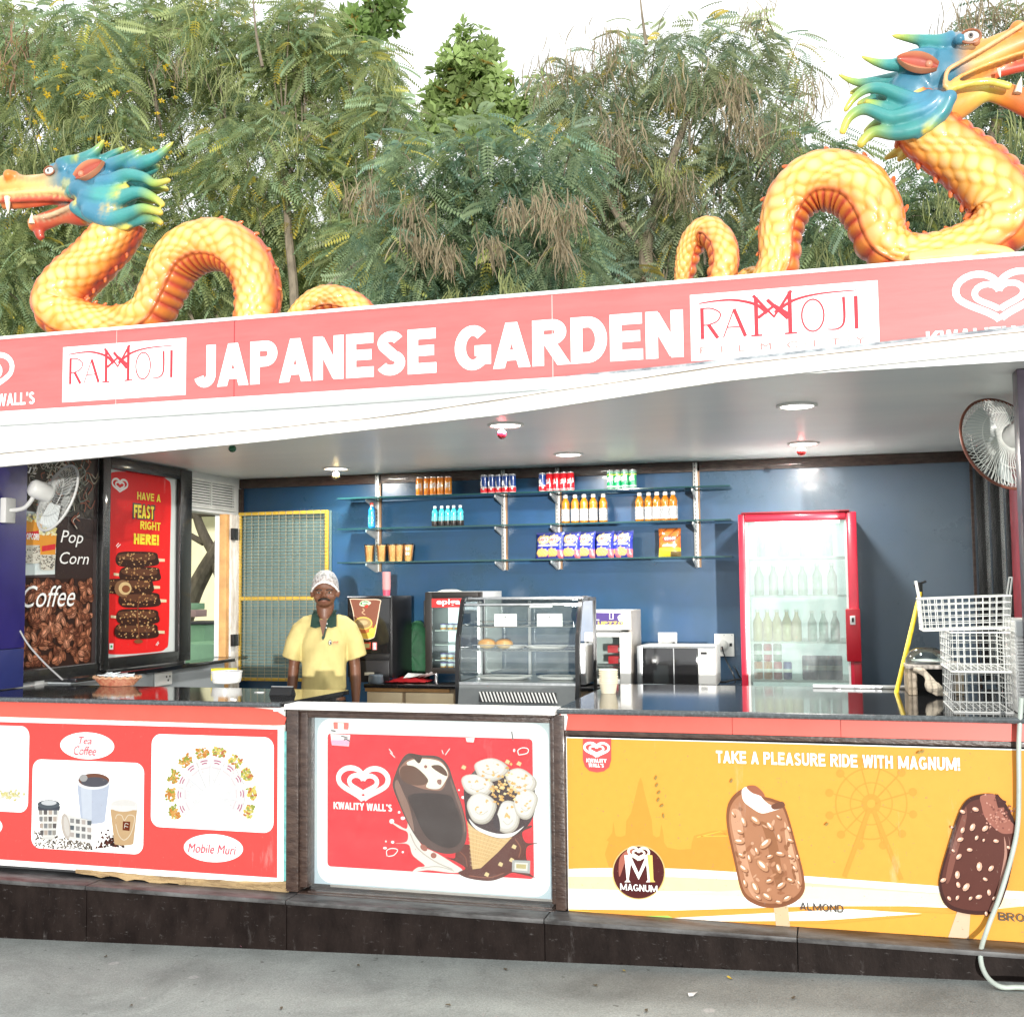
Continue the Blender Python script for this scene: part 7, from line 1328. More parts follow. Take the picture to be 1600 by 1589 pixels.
dragon_head(D1, Y, [[(150, 296, 36, BLU), (112, 288, 29, BLU), (78, 290, 20, (.55, .42, .16)), (42, 291, 17, SKN), (12, 289, 17, SKN), (-12, 298, 11, SKN)], [(112, 312, 14, TEAL), (85, 313, 8, REDO), (45, 319, 7, (.55, .1, .03)), (5, 321, 7, (.6, .2, .05))], [(104, 266, 10, BLU), (84, 264, 9, BLU), (80, 274, 5, BLU)]],
            [[(150, 322, 29, ORA), (128, 332, 22, REDO), (98, 336, 14, (.55, .14, .06)), (68, 347, 14, REDO), (48, 352, 11, ORA)], [(60, 352, 10, REDO), (62, 366, 8, REDO), (66, 374, 5, REDO)], [(180, 340, 34, ORA), (150, 322, 30, (.65, .4, .05)), (160, 300, 34, BLU)]],
            [(138, 288, 34, BLU), (165, 300, 38, BLU), (180, 318, 30, TEAL), (198, 300, 22, TEAL), (172, 276, 22, BLU)], locks, ((138, 289), (182, 264)), (90, 274, .07), 5.5,
            [((12, 308), (13, 334), 5.5, (-.05, .05)), ((50, 350), (50, 333), 5, (-.045, .045)), ((98, 308), (99, 316), 3, (-.04,)), ((70, 342), (69, 334), 3, (-.05, .05)), ((86, 338), (85, 330), 3, (-.05, .05))], (14, 274, 9), [(178, 335, 22, -.08, (.7, .45, .04)), (30, 283, 10, 0, SKN), (22, 276, 9, -.03, ORA), (22, 276, 9, .03, ORA), (100, 262, 9, -.06, BLU), (112, 268, 8, -.075, BLU), (88, 263, 6, -.065, (.2, .2, .18)), (112, 300, 9, -.09, TEAL), (104, 290, 7, -.085, (.3, .35, .2)), (126, 318, 9, -.1, YT)], .82, [([(-10, 306, .03), (20, 303, .05), (60, 300, .06), (95, 300, .075), (116, 308, .09)], 4.5, (.72, .5, .2)), ([(-8, 314, .03), (30, 313, .045), (70, 311, .05), (108, 312, .07)], 4, REDO), ([(48, 342, .035), (75, 338, .05), (105, 326, .07), (126, 316, .09)], 4.5, (.6, .42, .25)), ([(70, 276, .05), (50, 280, .045), (28, 276, .035)], 4, (.68, .3, .14))])
# ---- right dragon
Y = 5.35
D2 = thing('dragon_statue', 'larger scaly yellow dragon statue facing right at the right end of the roof', 'statue', PY(1400, 410, Y))
serpent.nc = 13
serpent([(1420, 165, 44, 0), (1448, 205, 48, 0), (1500, 245, 50, 0), (1545, 285, 54, -.02), (1572, 330, 56, -.04), (1545, 372, 46, -.04), (1480, 395, 38, -.02), (1415, 400, 37, 0), (1378, 378, 44, 0), (1362, 330, 50, 0), (1330, 292, 52, .02), (1278, 284, 50, .04), (1238, 312, 44, .06), (1220, 360, 37, .06), (1218, 410, 34, .06), (1200, 450, 34, .06)], Y, D2, 'scaly_body', -1, .09, (.05, .93, .11), .6)
serpent.nc = 10
serpent([(1190, 440, 26, .3), (1165, 436, 16, .34), (1140, 460, 10, .35)], Y, D2, 'tail_base', -1, .05)
serpent([(1068, 470, 14, .4), (1070, 430, 17, .38), (1080, 385, 22, .35), (1104, 361, 25, .3), (1126, 380, 26, .24), (1131, 415, 25, .2), (1118, 455, 23, .2)], Y, D2, 'tail', 1, .05)
H = lambda *a: a
locks = [([(1495, 62), (1469, 67), (1431, 62), (1392, 56)], 15, 3, -0.04),
         ([(1465, 94), (1431, 91), (1398, 102), (1369, 98), (1345, 88)], 15, 2.5, -0.07),
         ([(1450, 112), (1412, 123), (1375, 128), (1338, 129), (1308, 116)], 15, 2.5, 0.03),
         ([(1412, 131), (1375, 139), (1352, 137), (1326, 147)], 11, 4, 0.1),
         ([(1461, 150), (1435, 159), (1412, 152), (1382, 140), (1356, 139), (1334, 154), (1319, 176)], 13, 5, -0.12),
         ([(1472, 146), (1450, 169), (1420, 179), (1390, 184), (1352, 171), (1327, 184), (1315, 211)], 14, 6.5, -0.14),
         ([(1476, 158), (1461, 184), (1431, 202), (1398, 209), (1364, 207), (1341, 230)], 15, 8, -0.13),
         ([(1431, 158), (1394, 165), (1360, 158), (1338, 165)], 13, 5, 0.1),
         ([(1450, 180), (1405, 195), (1375, 191), (1349, 210)], 14, 6, 0.12),
         ([(1442, 172), (1412, 176), (1375, 165), (1349, 159)], 11, 6, -0.1),
         ([(1488, 142), (1472, 176), (1446, 206)], 11, 6, -0.15),
         ([(1450, 128), (1420, 139), (1394, 146), (1368, 150)], 18, 8, 0, (BLU, BLU, TEAL, TEAL)),
         ([(1435, 229), (1416, 240), (1401, 253)], 10, 4, 0.08, (ORA, YT, YT)),
         ([(1412, 229), (1398, 240), (1381, 249)], 9, 4, 0.1, (ORA, YT, YT))]
OB = (.72, .34, .07)
dragon_head(D2, Y, [[(1445, 120, 46, BLU), (1485, 108, 36, BLU), (1520, 100, 29, OB), (1560, 82, 27, OB), (1610, 62, 25, ORA), (1670, 50, 22, ORA)], [(1475, 142, 14, (.65, .2, .06)), (1510, 128, 12, OB), (1560, 112, 10, REDO), (1620, 98, 10, REDO)], [(1485, 62, 11, BLU), (1510, 60, 9, (.35, .25, .18)), (1532, 68, 8, OB)]],
            [[(1450, 180, 42, ORA), (1500, 160, 25, OB), (1540, 143, 17, YT), (1575, 150, 18, ORA), (1620, 168, 22, REDO)], [(1430, 175, 44, BLU), (1465, 150, 32, BLU), (1490, 130, 14, TEAL)]],
            [(1450, 120, 42, BLU), (1428, 145, 40, BLU), (1418, 165, 32, TEAL)], locks, ((1462, 121), (1399, 108)), (1512, 75, .105), 8.5,
            [((1590, 146), (1596, 120), 6, (-.06, .06)), ((1560, 108), (1563, 122), 3.5, (-.07, .07)), ((1550, 136), (1553, 126), 3.5, (-.06, .06))], (1650, 45, 12), [(1590, 45, 12, -.03, ORA), (1500, 62, 9, -.1, BLU), (1525, 66, 7, -.1, (.5, .2, .1))], .8, [([(1476, 138, .13), (1480, 112, .125), (1500, 98, .12), (1545, 72, .1), (1600, 38, .08)], 4, (.72, .42, .2)), ([(1480, 136, .125), (1500, 120, .115), (1545, 100, .1), (1610, 78, .08)], 3.5, (.74, .36, .1)), ([(1478, 142, .12), (1510, 132, .11), (1545, 128, .1), (1580, 136, .09)], 6, YT), ([(1470, 150, .14), (1460, 190, .13), (1430, 215, .12)], 6, BLU)])
# cream paw under the right dragon
mb = MB(); mb.cur = (.75, .55, .2)
for pts, r in (([(1480, 400), (1520, 392), (1565, 395), (1580, 404)], 11), ([(1420, 408), (1470, 402), (1520, 402)], 13)): mb.tube(cr([tuple(PY(x, y, Y-.14)) for x, y in pts], 4), r*mpp(PY(1500, 400, Y)), 10, cols=None)
remesh(mb, .01, 2).obj('paw', DP, D2, smooth=80)
# ================================================================ trees behind the kiosk
LEAF = vcmat('leaf_green', .5, translucent=.5, var=.0)
def frond(pairs=11, L=.3, w=.05, droop=.1):
    """feathery compound leaf: a stalk with paired leaflets"""
    vs = []; fs = []
    def pos(t): return np.array([0, L*t, -droop*t*t])
    vs += [pos(0)+[-.0022, 0, 0], pos(0)+[.0022, 0, 0], pos(.5)+[.0018, 0, 0], pos(.5)+[-.0018, 0, 0], pos(1)+[.0008, 0, 0], pos(1)+[-.0008, 0, 0]]; fs += [(0, 1, 2, 3), (3, 2, 4, 5)]
    for i in range(pairs):
        t = .12+.86*i/(pairs-1); c = pos(t); ln = w*(.65+.6*math.sin(math.pi*(.15+.75*t))); hw = L/pairs*.44
        for s_ in (1, -1):
            n = len(vs); vs += [c, c+[s_*ln*.55, hw*1.2+ln*.12, -.006], c+[s_*ln, ln*.3, -.018], c+[s_*ln*.5, -hw*.8+ln*.1, -.008]]; fs.append((n, n+1, n+2, n+3) if s_ > 0 else (n+3, n+2, n+1, n))
    return np.array(vs, float), np.array(fs)
def rosette(k=7, L=.2):
    vs = []; fs = []
    for i in range(k):
        a = 2*math.pi*i/k+.3*i; d = np.array([math.cos(a), math.sin(a), .45]); d /= np.linalg.norm(d); s_ = np.array([-math.sin(a), math.cos(a), 0]); n = len(vs); w = L*.2
        vs += [d*.02, d*L*.5+s_*w+[0, 0, .01], d*L-[0, 0, L*.18], d*L*.5-s_*w+[0, 0, .01], d*L*.5-[0, 0, .012]]; fs += [(n, n+4, n+1, n+1), (n+1, n+4, n+2, n+2), (n+2, n+4, n+3, n+3), (n+3, n+4, n, n)]
    return np.array(vs, float), np.array(fs)
def pod(n=4, L=.22):
    vs = []; fs = []
    for i in range(n+1):
        t = i/n; c = np.array([.04*math.sin(t*2.2), .02*t, -L*t]); w = .0062*math.sin(math.pi*(.12+.8*t))+.001; vs += [c+[-w, 0, 0], c+[w*.6, .004, 0]]
    fs = [(2*i, 2*i+1, 2*i+3, 2*i+2) for i in range(n)]; return np.array(vs, float), np.array(fs)
def scatter(tmpl, pos, R, sc, col, name, parent, m):
    tv, tf = tmpl; n = len(pos); V = np.einsum('nij,kj->nki', R, tv)*sc[:, None, None]+pos[:, None, :]
    tri = tf[:, 2] == tf[:, 3]; k = len(tv); org = np.array(ORG[parent.name]); V = (V-org).reshape(-1, 3).astype(np.float32)
    faces = tf if not tri.any() else tf[:, :3]; q = faces.shape[1]; F_ = (faces[None]+np.arange(n)[:, None, None]*k).reshape(-1)
    me = bpy.data.meshes.new(name); me.vertices.add(len(V)); me.vertices.foreach_set('co', V.ravel()); nf = len(F_)//q; me.loops.add(len(F_)); me.loops.foreach_set('vertex_index', F_.astype(np.int32))
    me.polygons.add(nf); me.polygons.foreach_set('loop_start', (np.arange(nf)*q).astype(np.int32)); me.materials.append(m); me.update(calc_edges=True)
    ca = me.color_attributes.new('paint', 'FLOAT_COLOR', 'POINT'); cc = np.ones((n, k, 4), np.float32); cc[:, :, :3] = col[:, None, :]; ca.data.foreach_set('color', cc.ravel())
    o = link_mesh(name, me, parent); o['kind'] = 'stuff'; return o
def basis(d, roll):
    """rotations taking +Y to d"""
    d = d/np.linalg.norm(d, axis=1)[:, None]; up = np.tile([0, 0, 1.], (len(d), 1)); x = np.cross(d, up); x /= np.maximum(1e-6, np.linalg.norm(x, axis=1))[:, None]; z = np.cross(x, d); c, s_ = np.cos(roll)[:, None], np.sin(roll)[:, None]
    return np.stack([x*c+z*s_, d, -x*s_+z*c], 2)
FRs = [frond(11, .3, .05, .1), frond(13, .34, .046, .16), frond(9, .24, .045, .05)]; PODT = pod(); ROS = rosette()
def blobs_pts(blobs, dens, shell=.55):
    out = []; ctr = []
    for x, y, r, Yd in blobs:
        c = np.array(PY(x, y, Yd)); R_ = r*mpp(Vector(c)); n = int(dens*R_**2*1000); d = rng.normal(size=(n, 3)); d /= np.linalg.norm(d, axis=1)[:, None]
        rad = R_*(shell+(1.06-shell)*rng.random(n)**.7); p = c+d*rad[:, None]*[1, .8, .92]+rng.normal(size=(n, 3))*.05; out.append(p); ctr.append(d)
    return np.concatenate(out), np.concatenate(ctr)
def feather_tree(label, blobs, trunk, base, limbs=(), dens=1.0, pods=(), col=(.16, .205, .115), Yt=None):
    T = thing('feathery_tree', label, 'tree', base, 'trees standing behind the kiosk'); p, d = blobs_pts(blobs, dens); n = len(p)
    az = rng.random(n)*2*math.pi; dd = d*.55+np.stack([np.cos(az), np.sin(az), -.25-.6*rng.random(n)], 1); R_ = basis(dd, rng.normal(size=n)*.5); sc = rng.uniform(.75, 1.3, n); which = rng.integers(0, 3, n)
    c = np.array(col)*(rng.uniform(.75, 1.6, n)[:, None])*[1.95, 1.75, 1.45]; yl = rng.random(n) < .05; c[yl] = c[yl]*[1.9, 1.35, .6]; gr = rng.random(n) < .35; c[gr] = c[gr]*[.85, 1.0, 1.25]
    for k in range(3): w = which == k; scatter(FRs[k], p[w], R_[w], sc[w], c[w], 'crown' if k == 0 else ('foliage' if k == 1 else 'twig_leaves'), T, LEAF)
    for pts, r0, r1 in trunk: q = cr([tuple(PY(x, y, Yd)) for x, y, Yd in pts], 6); MB().tube(q, list(np.linspace(r0, r1, len(q))), 9).obj('trunk' if r0 > .055 else 'limb', BARK, T)
    mb = MB(); tp = Vector(base)+Vector((0, 0, 1.8))
    for x, y, r, Yd in blobs:
        c0 = PY(x, y, Yd); R2 = r*mpp(c0); a = Vector(tp).lerp(c0, .35)
        for k in range(3):
            e = c0+Vector((random.gauss(0, 1), random.gauss(0, .7), random.gauss(.25, .8)))*R2*.7; mid = a.lerp(e, .5)+Vector((random.gauss(0, .12), random.gauss(0, .1), random.gauss(.1, .12))); q = cr([tuple(c0.lerp(a, .3)), tuple(c0.lerp(mid, .35)), tuple(c0.lerp(e, .6)), tuple(e)], 4); mb.tube(q, list(np.linspace(.011, .003, len(q))), 5, caps=False)
    mb.obj('twigs', BARK, T, kind='stuff')
    if len(pods):
        P_ = []; D_ = []; C_ = []; S_ = []
        for x, y, nn, spread, Yd, pc in pods:
            c0 = np.array(PY(x, y, Yd)); s_ = spread*mpp(Vector(c0)); q = c0+rng.normal(size=(nn, 3))*[s_*.55, .12, s_*.5]; P_.append(q); a = rng.random(nn)*6.28; D_.append(a); C_.append(np.tile(pc, (nn, 1))*rng.uniform(.6, 1.5, nn)[:, None]); S_.append(rng.uniform(.7, 1.25, nn))
        P_ = np.concatenate(P_); D_ = np.concatenate(D_); tilt = rng.normal(size=(len(P_), 2))*.28; cz, sz = np.cos(D_), np.sin(D_); R_ = np.zeros((len(P_), 3, 3)); R_[:, 0, 0] = cz; R_[:, 0, 1] = -sz; R_[:, 1, 0] = sz; R_[:, 1, 1] = cz; R_[:, 2, 2] = 1; R_[:, 0, 2] = tilt[:, 0]; R_[:, 1, 2] = tilt[:, 1]
        C_ = [np.concatenate(C_)*1.35]
        scatter(PODT, P_, R_, np.concatenate(S_), np.concatenate(C_), 'seed_pods', T, LEAF)
    return T
BR, OL = (.22, .18, .115), (.2, .22, .09)
def B(l, Yd, j=.6): return [(x, y, r, Yd+random.uniform(-j, j)) for x, y, r in l]
feather_tree('feathery tree at the far left with yellow flowers behind the smaller dragon', B([(-40, 120, 95), (55, 190, 100), (20, 320, 100), (130, 300, 80), (60, 440, 90), (-40, 480, 80), (150, 150, 70), (40, 60, 45), (175, 420, 60), (180, 240, 60), (110, 60, 60), (-20, 20, 50), (120, 120, 60)], 11), [([(215, 640, 11), (212, 520, 11), (200, 430, 11), (215, 360, 11)], .09, .05), ([(205, 470, 11), (180, 440, 11), (140, 410, 11)], .05, .03), ([(170, 500, 10.8), (235, 430, 10.8), (250, 400, 10.8)], .055, .035)], (PY(215, 640, 11).x, 11, 0), dens=1.1,
             pods=[(40, 60, 60, 30, 10.4, (.22, .13, .08)), (20, 110, 40, 30, 10.4, (.22, .13, .08)), (60, 220, 70, 55, 10.2, OL), (110, 190, 60, 45, 10.2, OL), (180, 200, 50, 35, 10.2, OL), (25, 250, 50, 30, 10.2, OL), (160, 260, 40, 35, 10.2, OL)])
T = feather_tree('tall feathery tree left of the sky gap with a slim pale trunk', B([(250, 90, 80), (330, 60, 60), (300, 190, 95), (410, 130, 85), (400, 250, 95), (520, 140, 90), (560, 230, 75), (500, 320, 90), (330, 330, 90), (420, 390, 75), (270, 420, 80), (590, 300, 60), (560, 400, 70), (440, 40, 45), (230, 20, 50), (340, 470, 60), (470, 90, 60), (330, 5, 50), (480, 40, 50), (570, 120, 60), (600, 190, 50), (210, 70, 50), (150, 30, 30), (460, 470, 70), (520, 470, 60)], 12), [([(462, 660, 11.35), (460, 470, 11.4), (452, 380, 11.5), (446, 300, 11.6), (432, 240, 11.9), (400, 160, 12.2)], .06, .03), ([(446, 300, 11.6), (470, 230, 11.9), (520, 170, 12.2)], .03, .015), ([(410, 105, 11.3), (400, 50, 11.3), (395, -10, 11.3)], .02, .008), ([(462, 490, 10.5), (520, 440, 10.5), (600, 380, 10.5), (620, 360, 10.5)], .022, .012)], (PY(462, 660, 11.2).x, 11.2, 0), dens=1.0,
                 pods=[(300, 60, 50, 35, 11, OL), (270, 90, 40, 30, 11, BR), (560, 300, 50, 35, 10.4, BR), (590, 330, 40, 30, 10.4, BR), (450, 200, 40, 40, 11, OL), (350, 120, 50, 40, 11, OL), (600, 120, 30, 25, 11.4, OL)])
feather_tree('broad feathery tree behind the middle of the sign with brown hanging pods', B([(660, 270, 70), (740, 255, 70), (690, 360, 85), (790, 330, 90), (620, 400, 75), (740, 430, 80), (860, 260, 70), (870, 400, 80), (640, 470, 60), (820, 450, 50)], 10.2, .4), [([(830, 640, 10.6), (828, 480, 10.6), (800, 380, 10.6), (760, 300, 10.6)], .08, .03)], (PY(830, 640, 10.6).x, 10.6, 0), dens=1.15, col=(.125, .18, .125),
             pods=[(650, 320, 60, 22, 9.5, BR), (580, 300, 60, 22, 9.5, BR), (655, 370, 90, 24, 9.4, BR), (700, 390, 70, 18, 9.3, BR), (770, 375, 50, 16, 9.3, BR), (805, 320, 60, 22, 9.4, BR), (850, 310, 70, 22, 9.4, BR), (875, 345, 80, 22, 9.4, BR), (880, 385, 60, 18, 9.4, BR), (900, 320, 50, 18, 9.4, BR), (710, 460, 40, 14, 9.3, OL), (800, 440, 50, 14, 9.3, OL)])
feather_tree('feathery grey green tree right of the middle, its top full of dry pods', B([(930, 150, 60), (1000, 110, 65), (1090, 90, 70), (1160, 80, 55), (960, 240, 70), (1060, 200, 85), (1150, 190, 75), (1010, 310, 75), (1120, 300, 80), (1190, 260, 55), (900, 330, 50), (1090, 410, 70), (960, 420, 45), (1170, 350, 60), (1210, 180, 40), (890, 200, 60), (940, 280, 60), (1040, 350, 60), (870, 130, 40), (1000, 450, 50), (1230, 90, 35)], 12.5), [([(1020, 640, 12), (1015, 480, 12), (1010, 380, 12), (1040, 280, 12), (1075, 180, 12)], .11, .03), ([(1015, 400, 12), (960, 330, 12), (930, 260, 12)], .05, .02), ([(1010, 70, 12), (1004, 30, 12), (1000, -5, 12)], .02, .008)], (PY(1020, 640, 12).x, 12, 0), dens=.85, col=(.155, .195, .135),
             pods=[(850, 110, 50, 30, 12, BR), (900, 90, 90, 40, 12, BR), (950, 60, 70, 30, 12, BR), (975, 110, 50, 30, 12, BR), (960, 200, 90, 35, 11.4, BR), (985, 230, 60, 25, 11.4, BR), (1060, 130, 60, 30, 11.6, BR), (1060, 290, 80, 25, 11.4, BR), (1150, 140, 110, 35, 11.4, BR), (1160, 190, 100, 35, 11.4, BR), (1200, 210, 80, 30, 11.4, BR), (1220, 260, 40, 22, 11.4, BR), (1040, 260, 60, 22, 11.3, OL), (1180, 20, 40, 25, 12, BR), (1270, 130, 45, 25, 12.2, BR)])
feather_tree('dark feathery tree at the right behind the larger dragon', B([(1290, 250, 55), (1270, 350, 65), (1480, 270, 80), (1470, 340, 70), (1560, 220, 80), (1640, 300, 90), (1600, 120, 70), (1560, 50, 50), (1660, 60, 80), (1210, 400, 45), (1380, 350, 60), (1300, 440, 60), (1600, 390, 70), (1240, 230, 35)], 11.5), [([(1500, 640, 11.5), (1500, 450, 11.5), (1520, 300, 11.5), (1570, 160, 11.5)], .1, .04)], (PY(1500, 640, 11.5).x, 11.5, 0), dens=.95, col=(.11, .155, .095),
             pods=[(1520, 20, 110, 45, 11, BR), (1580, 30, 80, 40, 11, BR), (1480, 60, 40, 25, 11, BR), (1280, 150, 40, 30, 11, BR), (1290, 390, 50, 30, 10.6, OL), (1480, 300, 60, 30, 10.6, OL), (1590, 200, 60, 35, 10.6, OL)])
# broad-leaved trees
def broad(label, blobs, trunk, base, col, dens):
    T = thing('broadleaf_tree', label, 'tree', base, 'trees standing behind the kiosk'); p, d = blobs_pts(blobs, dens, .3); n = len(p); dd = d*.8+np.array([0, 0, .0])+rng.normal(size=(n, 3))*.3; R_ = basis(dd+[0, 0, 1e-3], rng.random(n)*6)
    R_ = R_[:, :, [0, 2, 1]]; c = np.array(col)*rng.uniform(.65, 1.4, n)[:, None]; o_ = rng.random(n) < .06; c[o_] = [.35, .26, .06]; scatter(ROS, p, R_, rng.uniform(.7, 1.2, n), c, 'crown', T, LEAF)
    for pts, r0, r1 in trunk: q = cr([tuple(PY(x, y, Yd)) for x, y, Yd in pts], 5); MB().tube(q, list(np.linspace(r0, r1, len(q))), 8).obj('trunk', BARK, T)
broad('bright green broad leaved tree with a pointed top in the sky gap', B([(735, 68, 24), (728, 105, 38), (760, 95, 26), (705, 145, 42), (760, 140, 42), (690, 190, 45), (750, 195, 50), (810, 180, 40), (840, 150, 26), (650, 215, 26)], 14, .3), [([(740, 640, 14), (738, 300, 14), (734, 60, 14)], .09, .015)], (PY(740, 640, 14).x, 14, 0), (.28, .38, .13), .5)
broad('bright green broad leaved tree at the top left of the sky gap', B([(590, 10, 28), (560, 45, 36), (610, 20, 22), (530, 60, 30), (575, 60, 22), (515, 85, 22)], 13, .3), [([(520, 640, 13.4), (530, 300, 13.4), (555, 80, 13.2), (590, 5, 13)], .08, .015)], (PY(520, 640, 13.4).x, 13.4, 0), (.19, .29, .085), .5)
# yellow flowers among the left tree's leaves
T0 = bpy.data.objects['feathery_tree']; n = 60; P_ = np.array([tuple(PY(random.choice([90, 60, 170, 260, 130])+random.gauss(0, 14), random.choice([110, 140, 200, 150, 230])+random.gauss(0, 10), 10.1)) for _ in range(n)]); scatter((ROS[0]*.22, ROS[1]), P_, basis(rng.normal(size=(n, 3)), rng.random(n)), rng.uniform(.6, 1.2, n), np.tile((.7, .5, .03), (n, 1)), 'flowers', T0, LEAF)
# far trees seen low between the trunks
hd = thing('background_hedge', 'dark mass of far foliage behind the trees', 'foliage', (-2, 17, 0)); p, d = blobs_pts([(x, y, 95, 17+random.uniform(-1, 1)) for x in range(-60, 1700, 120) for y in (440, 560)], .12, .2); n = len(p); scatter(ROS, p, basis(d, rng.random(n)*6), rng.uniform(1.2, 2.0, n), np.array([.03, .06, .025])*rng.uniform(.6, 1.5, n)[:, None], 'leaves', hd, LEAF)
# ================================================================ small things
def grille_fan(name, label, c, axis, R_, rimm, wirem, bracket, wr=.0021, nsp=64):
    t = thing(name, label, 'wall fan', c); 
    def put(mb, nm, m, smooth=50): spin(mb, 0, c, axis); return mb.obj(nm, m, t, smooth=smooth)
    mb = MB()
    for dome, y0 in ((-1, -.055), (1, .05)):
        for k in range(nsp):
            a = 2*math.pi*k/nsp; tw = .35; q = []
            for j in range(7): u = .22+.78*j/6; aa = a+tw*(1-u)*dome; q.append((R_*u*math.cos(aa), y0*math.cos(u*math.pi/2)**.55, R_*u*math.sin(aa)))
            mb.tube(q, wr, 4, caps=False)
        for u in (.22, .62): mb.tube([(R_*u*math.cos(a), y0*math.cos(u*math.pi/2)**.55, R_*u*math.sin(a)) for a in np.linspace(0, 2*math.pi, 41)], .0018, 5)
    put(mb, 'wire_guard', wirem)['kind'] = 'stuff'
    put(MB().tube([(R_*math.cos(a), 0, R_*math.sin(a)) for a in np.linspace(0, 2*math.pi, 61)], .007, 8), 'guard_rim', rimm)
    put(MB().lathe([(.001, -.052), (R_*.2, -.05), (R_*.24, -.044), (R_*.2, -.04)], (0, 0, 0), 24, 'y'), 'rear_disc', wirem); put(MB().lathe([(R_*.22, .046), (R_*.18, .056), (.001, .06)], (0, 0, 0), 24, 'y'), 'front_badge', wirem)
    put(MB().lathe([(.001, -.165), (.035, -.162), (.048, -.148), (.052, -.1), (.046, -.05)], (0, 0, 0), 24, 'y'), 'motor_housing', mat('fan_white', (.5, .5, .48), .4))
    for k in range(3):
        a = 2*math.pi*k/3+.4; mb = MB(); vs = []
        for i in range(7):
            for j in range(5): u = .2+.66*i/6; w = (j/4-.5)*(.9-.2*u); aa = a+w; vs.append((R_*u*math.cos(aa), (j/4-.5)*.05, R_*u*math.sin(aa)))
        mb.add(vs, [(i*5+j, i*5+j+1, i*5+j+6, i*5+j+5) for i in range(6) for j in range(4)]); put(mb, 'blade', mat('blade_tint', (.5, .53, .52), .3))
    mb = MB(); q = Vector((0, 1, 0)).rotation_difference(Vector(axis).normalized()); m0 = q @ Vector((0, -.12, 0))+Vector(c); mb.tube(cr([tuple(m0), tuple(m0.lerp(Vector(bracket), .4)+Vector((0, 0, -.05))), tuple(bracket)], 5), .012, 8); mb.obj('arm', MATS['fan_white'], t)
    b = Vector(bracket); MB().box(b.x-.02, b.x+.02, b.y-.04, b.y+.04, b.z-.07, b.z+.07, .008).obj('wall_plate', MATS['fan_white'], t); return t
WW = mat('white_wire', (.62, .63, .6), .4)
c = PY(92, 778, 5.75); c = PX(90, 778, XL+.32)
grille_fan('wall_fan', 'white wall fan with wire guard in front of the popcorn poster', c, (.42, .84, -.33), .195, MATS['fan_white'] if 'fan_white' in MATS else mat('fan_white', (.5, .5, .48), .4), mat('fan_wire', (.42, .43, .41), .4), (XL+.076, c.y-.1, c.z-.07), .0013, 46)
c = PY(1567, 693, 5.55); grille_fan('wall_fan', 'wall fan with brown rim under the eave at the right', c, (-.52, .8, -.3), .225, mat('brown_rim', (.16, .05, .03), .4), WW, (c.x+.23, c.y-.12, c.z-.02))
# stacked wire baskets
def basket(label, x0, x1, y0, y1, z0, z1, tap=.02, tilt=0, nx=9, ny=6, nz=5, m=WW, handles=False):
    c = ((x0+x1)/2, (y0+y1)/2, z0); t = thing('wire_basket', label, 'wire basket', c, 'wire baskets stacked on the right counter')
    def P_(u, v, w): a = tap*(1-w); p = Vector((x0+a+(x1-x0-2*a)*u, y0+a+(y1-y0-2*a)*v, z0+(z1-z0)*w)); return p+Vector((0, 0, tilt*(p.x-x0)))
    r = .0019
    for nm, fn, na in (('front_side', lambda u, w: P_(u, 0, w), nx), ('back_side', lambda u, w: P_(u, 1, w), nx), ('left_side', lambda u, w: P_(0, u, w), ny), ('right_side', lambda u, w: P_(1, u, w), ny), ('bottom', lambda u, w: P_(u, w, 0), nx)):
        mb = MB()
        for k in range(na+1): mb.tube([fn(k/na, 0), fn(k/na, 1)], r, 5)
        nn = nz if nm != 'bottom' else ny
        for k in range(1, nn): mb.tube([fn(0, k/nn), fn(1, k/nn)], r, 5)
        mb.obj(nm, m, t)
    mb = MB()
    for w in (0, 1):
        q = [P_(0, 0, w), P_(1, 0, w), P_(1, 1, w), P_(0, 1, w)]
        for a, b in zip(q, q[1:]+q[:1]): mb.tube([a, b], .0034, 6)
    mb.obj('rim', m, t)
    if handles:
        for u in (0, 1):
            for v0, v1 in ((.15, .5),): a, b = P_(u, v0, 1), P_(u, v1, 1); h = Vector((-.012 if u == 0 else .012, 0, .075)); MB().tube([a, a+h, b+h, b], .0034, 6).obj('handle', m, t)
    return t
GW = mat('grey_wire', (.4, .41, .4), .45)
YK = 5.04; bx0, bx1 = PY(1489, 1080, YK).x, PY(1582, 1080, YK).x; zk1 = PY(1530, 1049, YK).z; zk2 = PY(1530, 990, YK).z
basket('grey wire basket at the bottom of the stack on the right counter', bx0, bx1, YK, YK+.42, zc+.003, zk1-.004, .0, m=GW, nx=9, nz=4)
basket('white wire basket in the middle of the stack', bx0-.005, bx1-.002, YK-.01, YK+.43, zk1, zk2+.005, .0, nz=5)
u0, u1 = PY(1437, 935, YK+.02).x, PY(1577, 930, YK+.02).x; zk3 = PY(1445, 936, YK).z
basket('long white wire basket tilted on top of the stack', u0, u1, YK-.03, YK+.2, zk2+.012, zk3, .008, tilt=.035, nx=13, nz=5, handles=True)
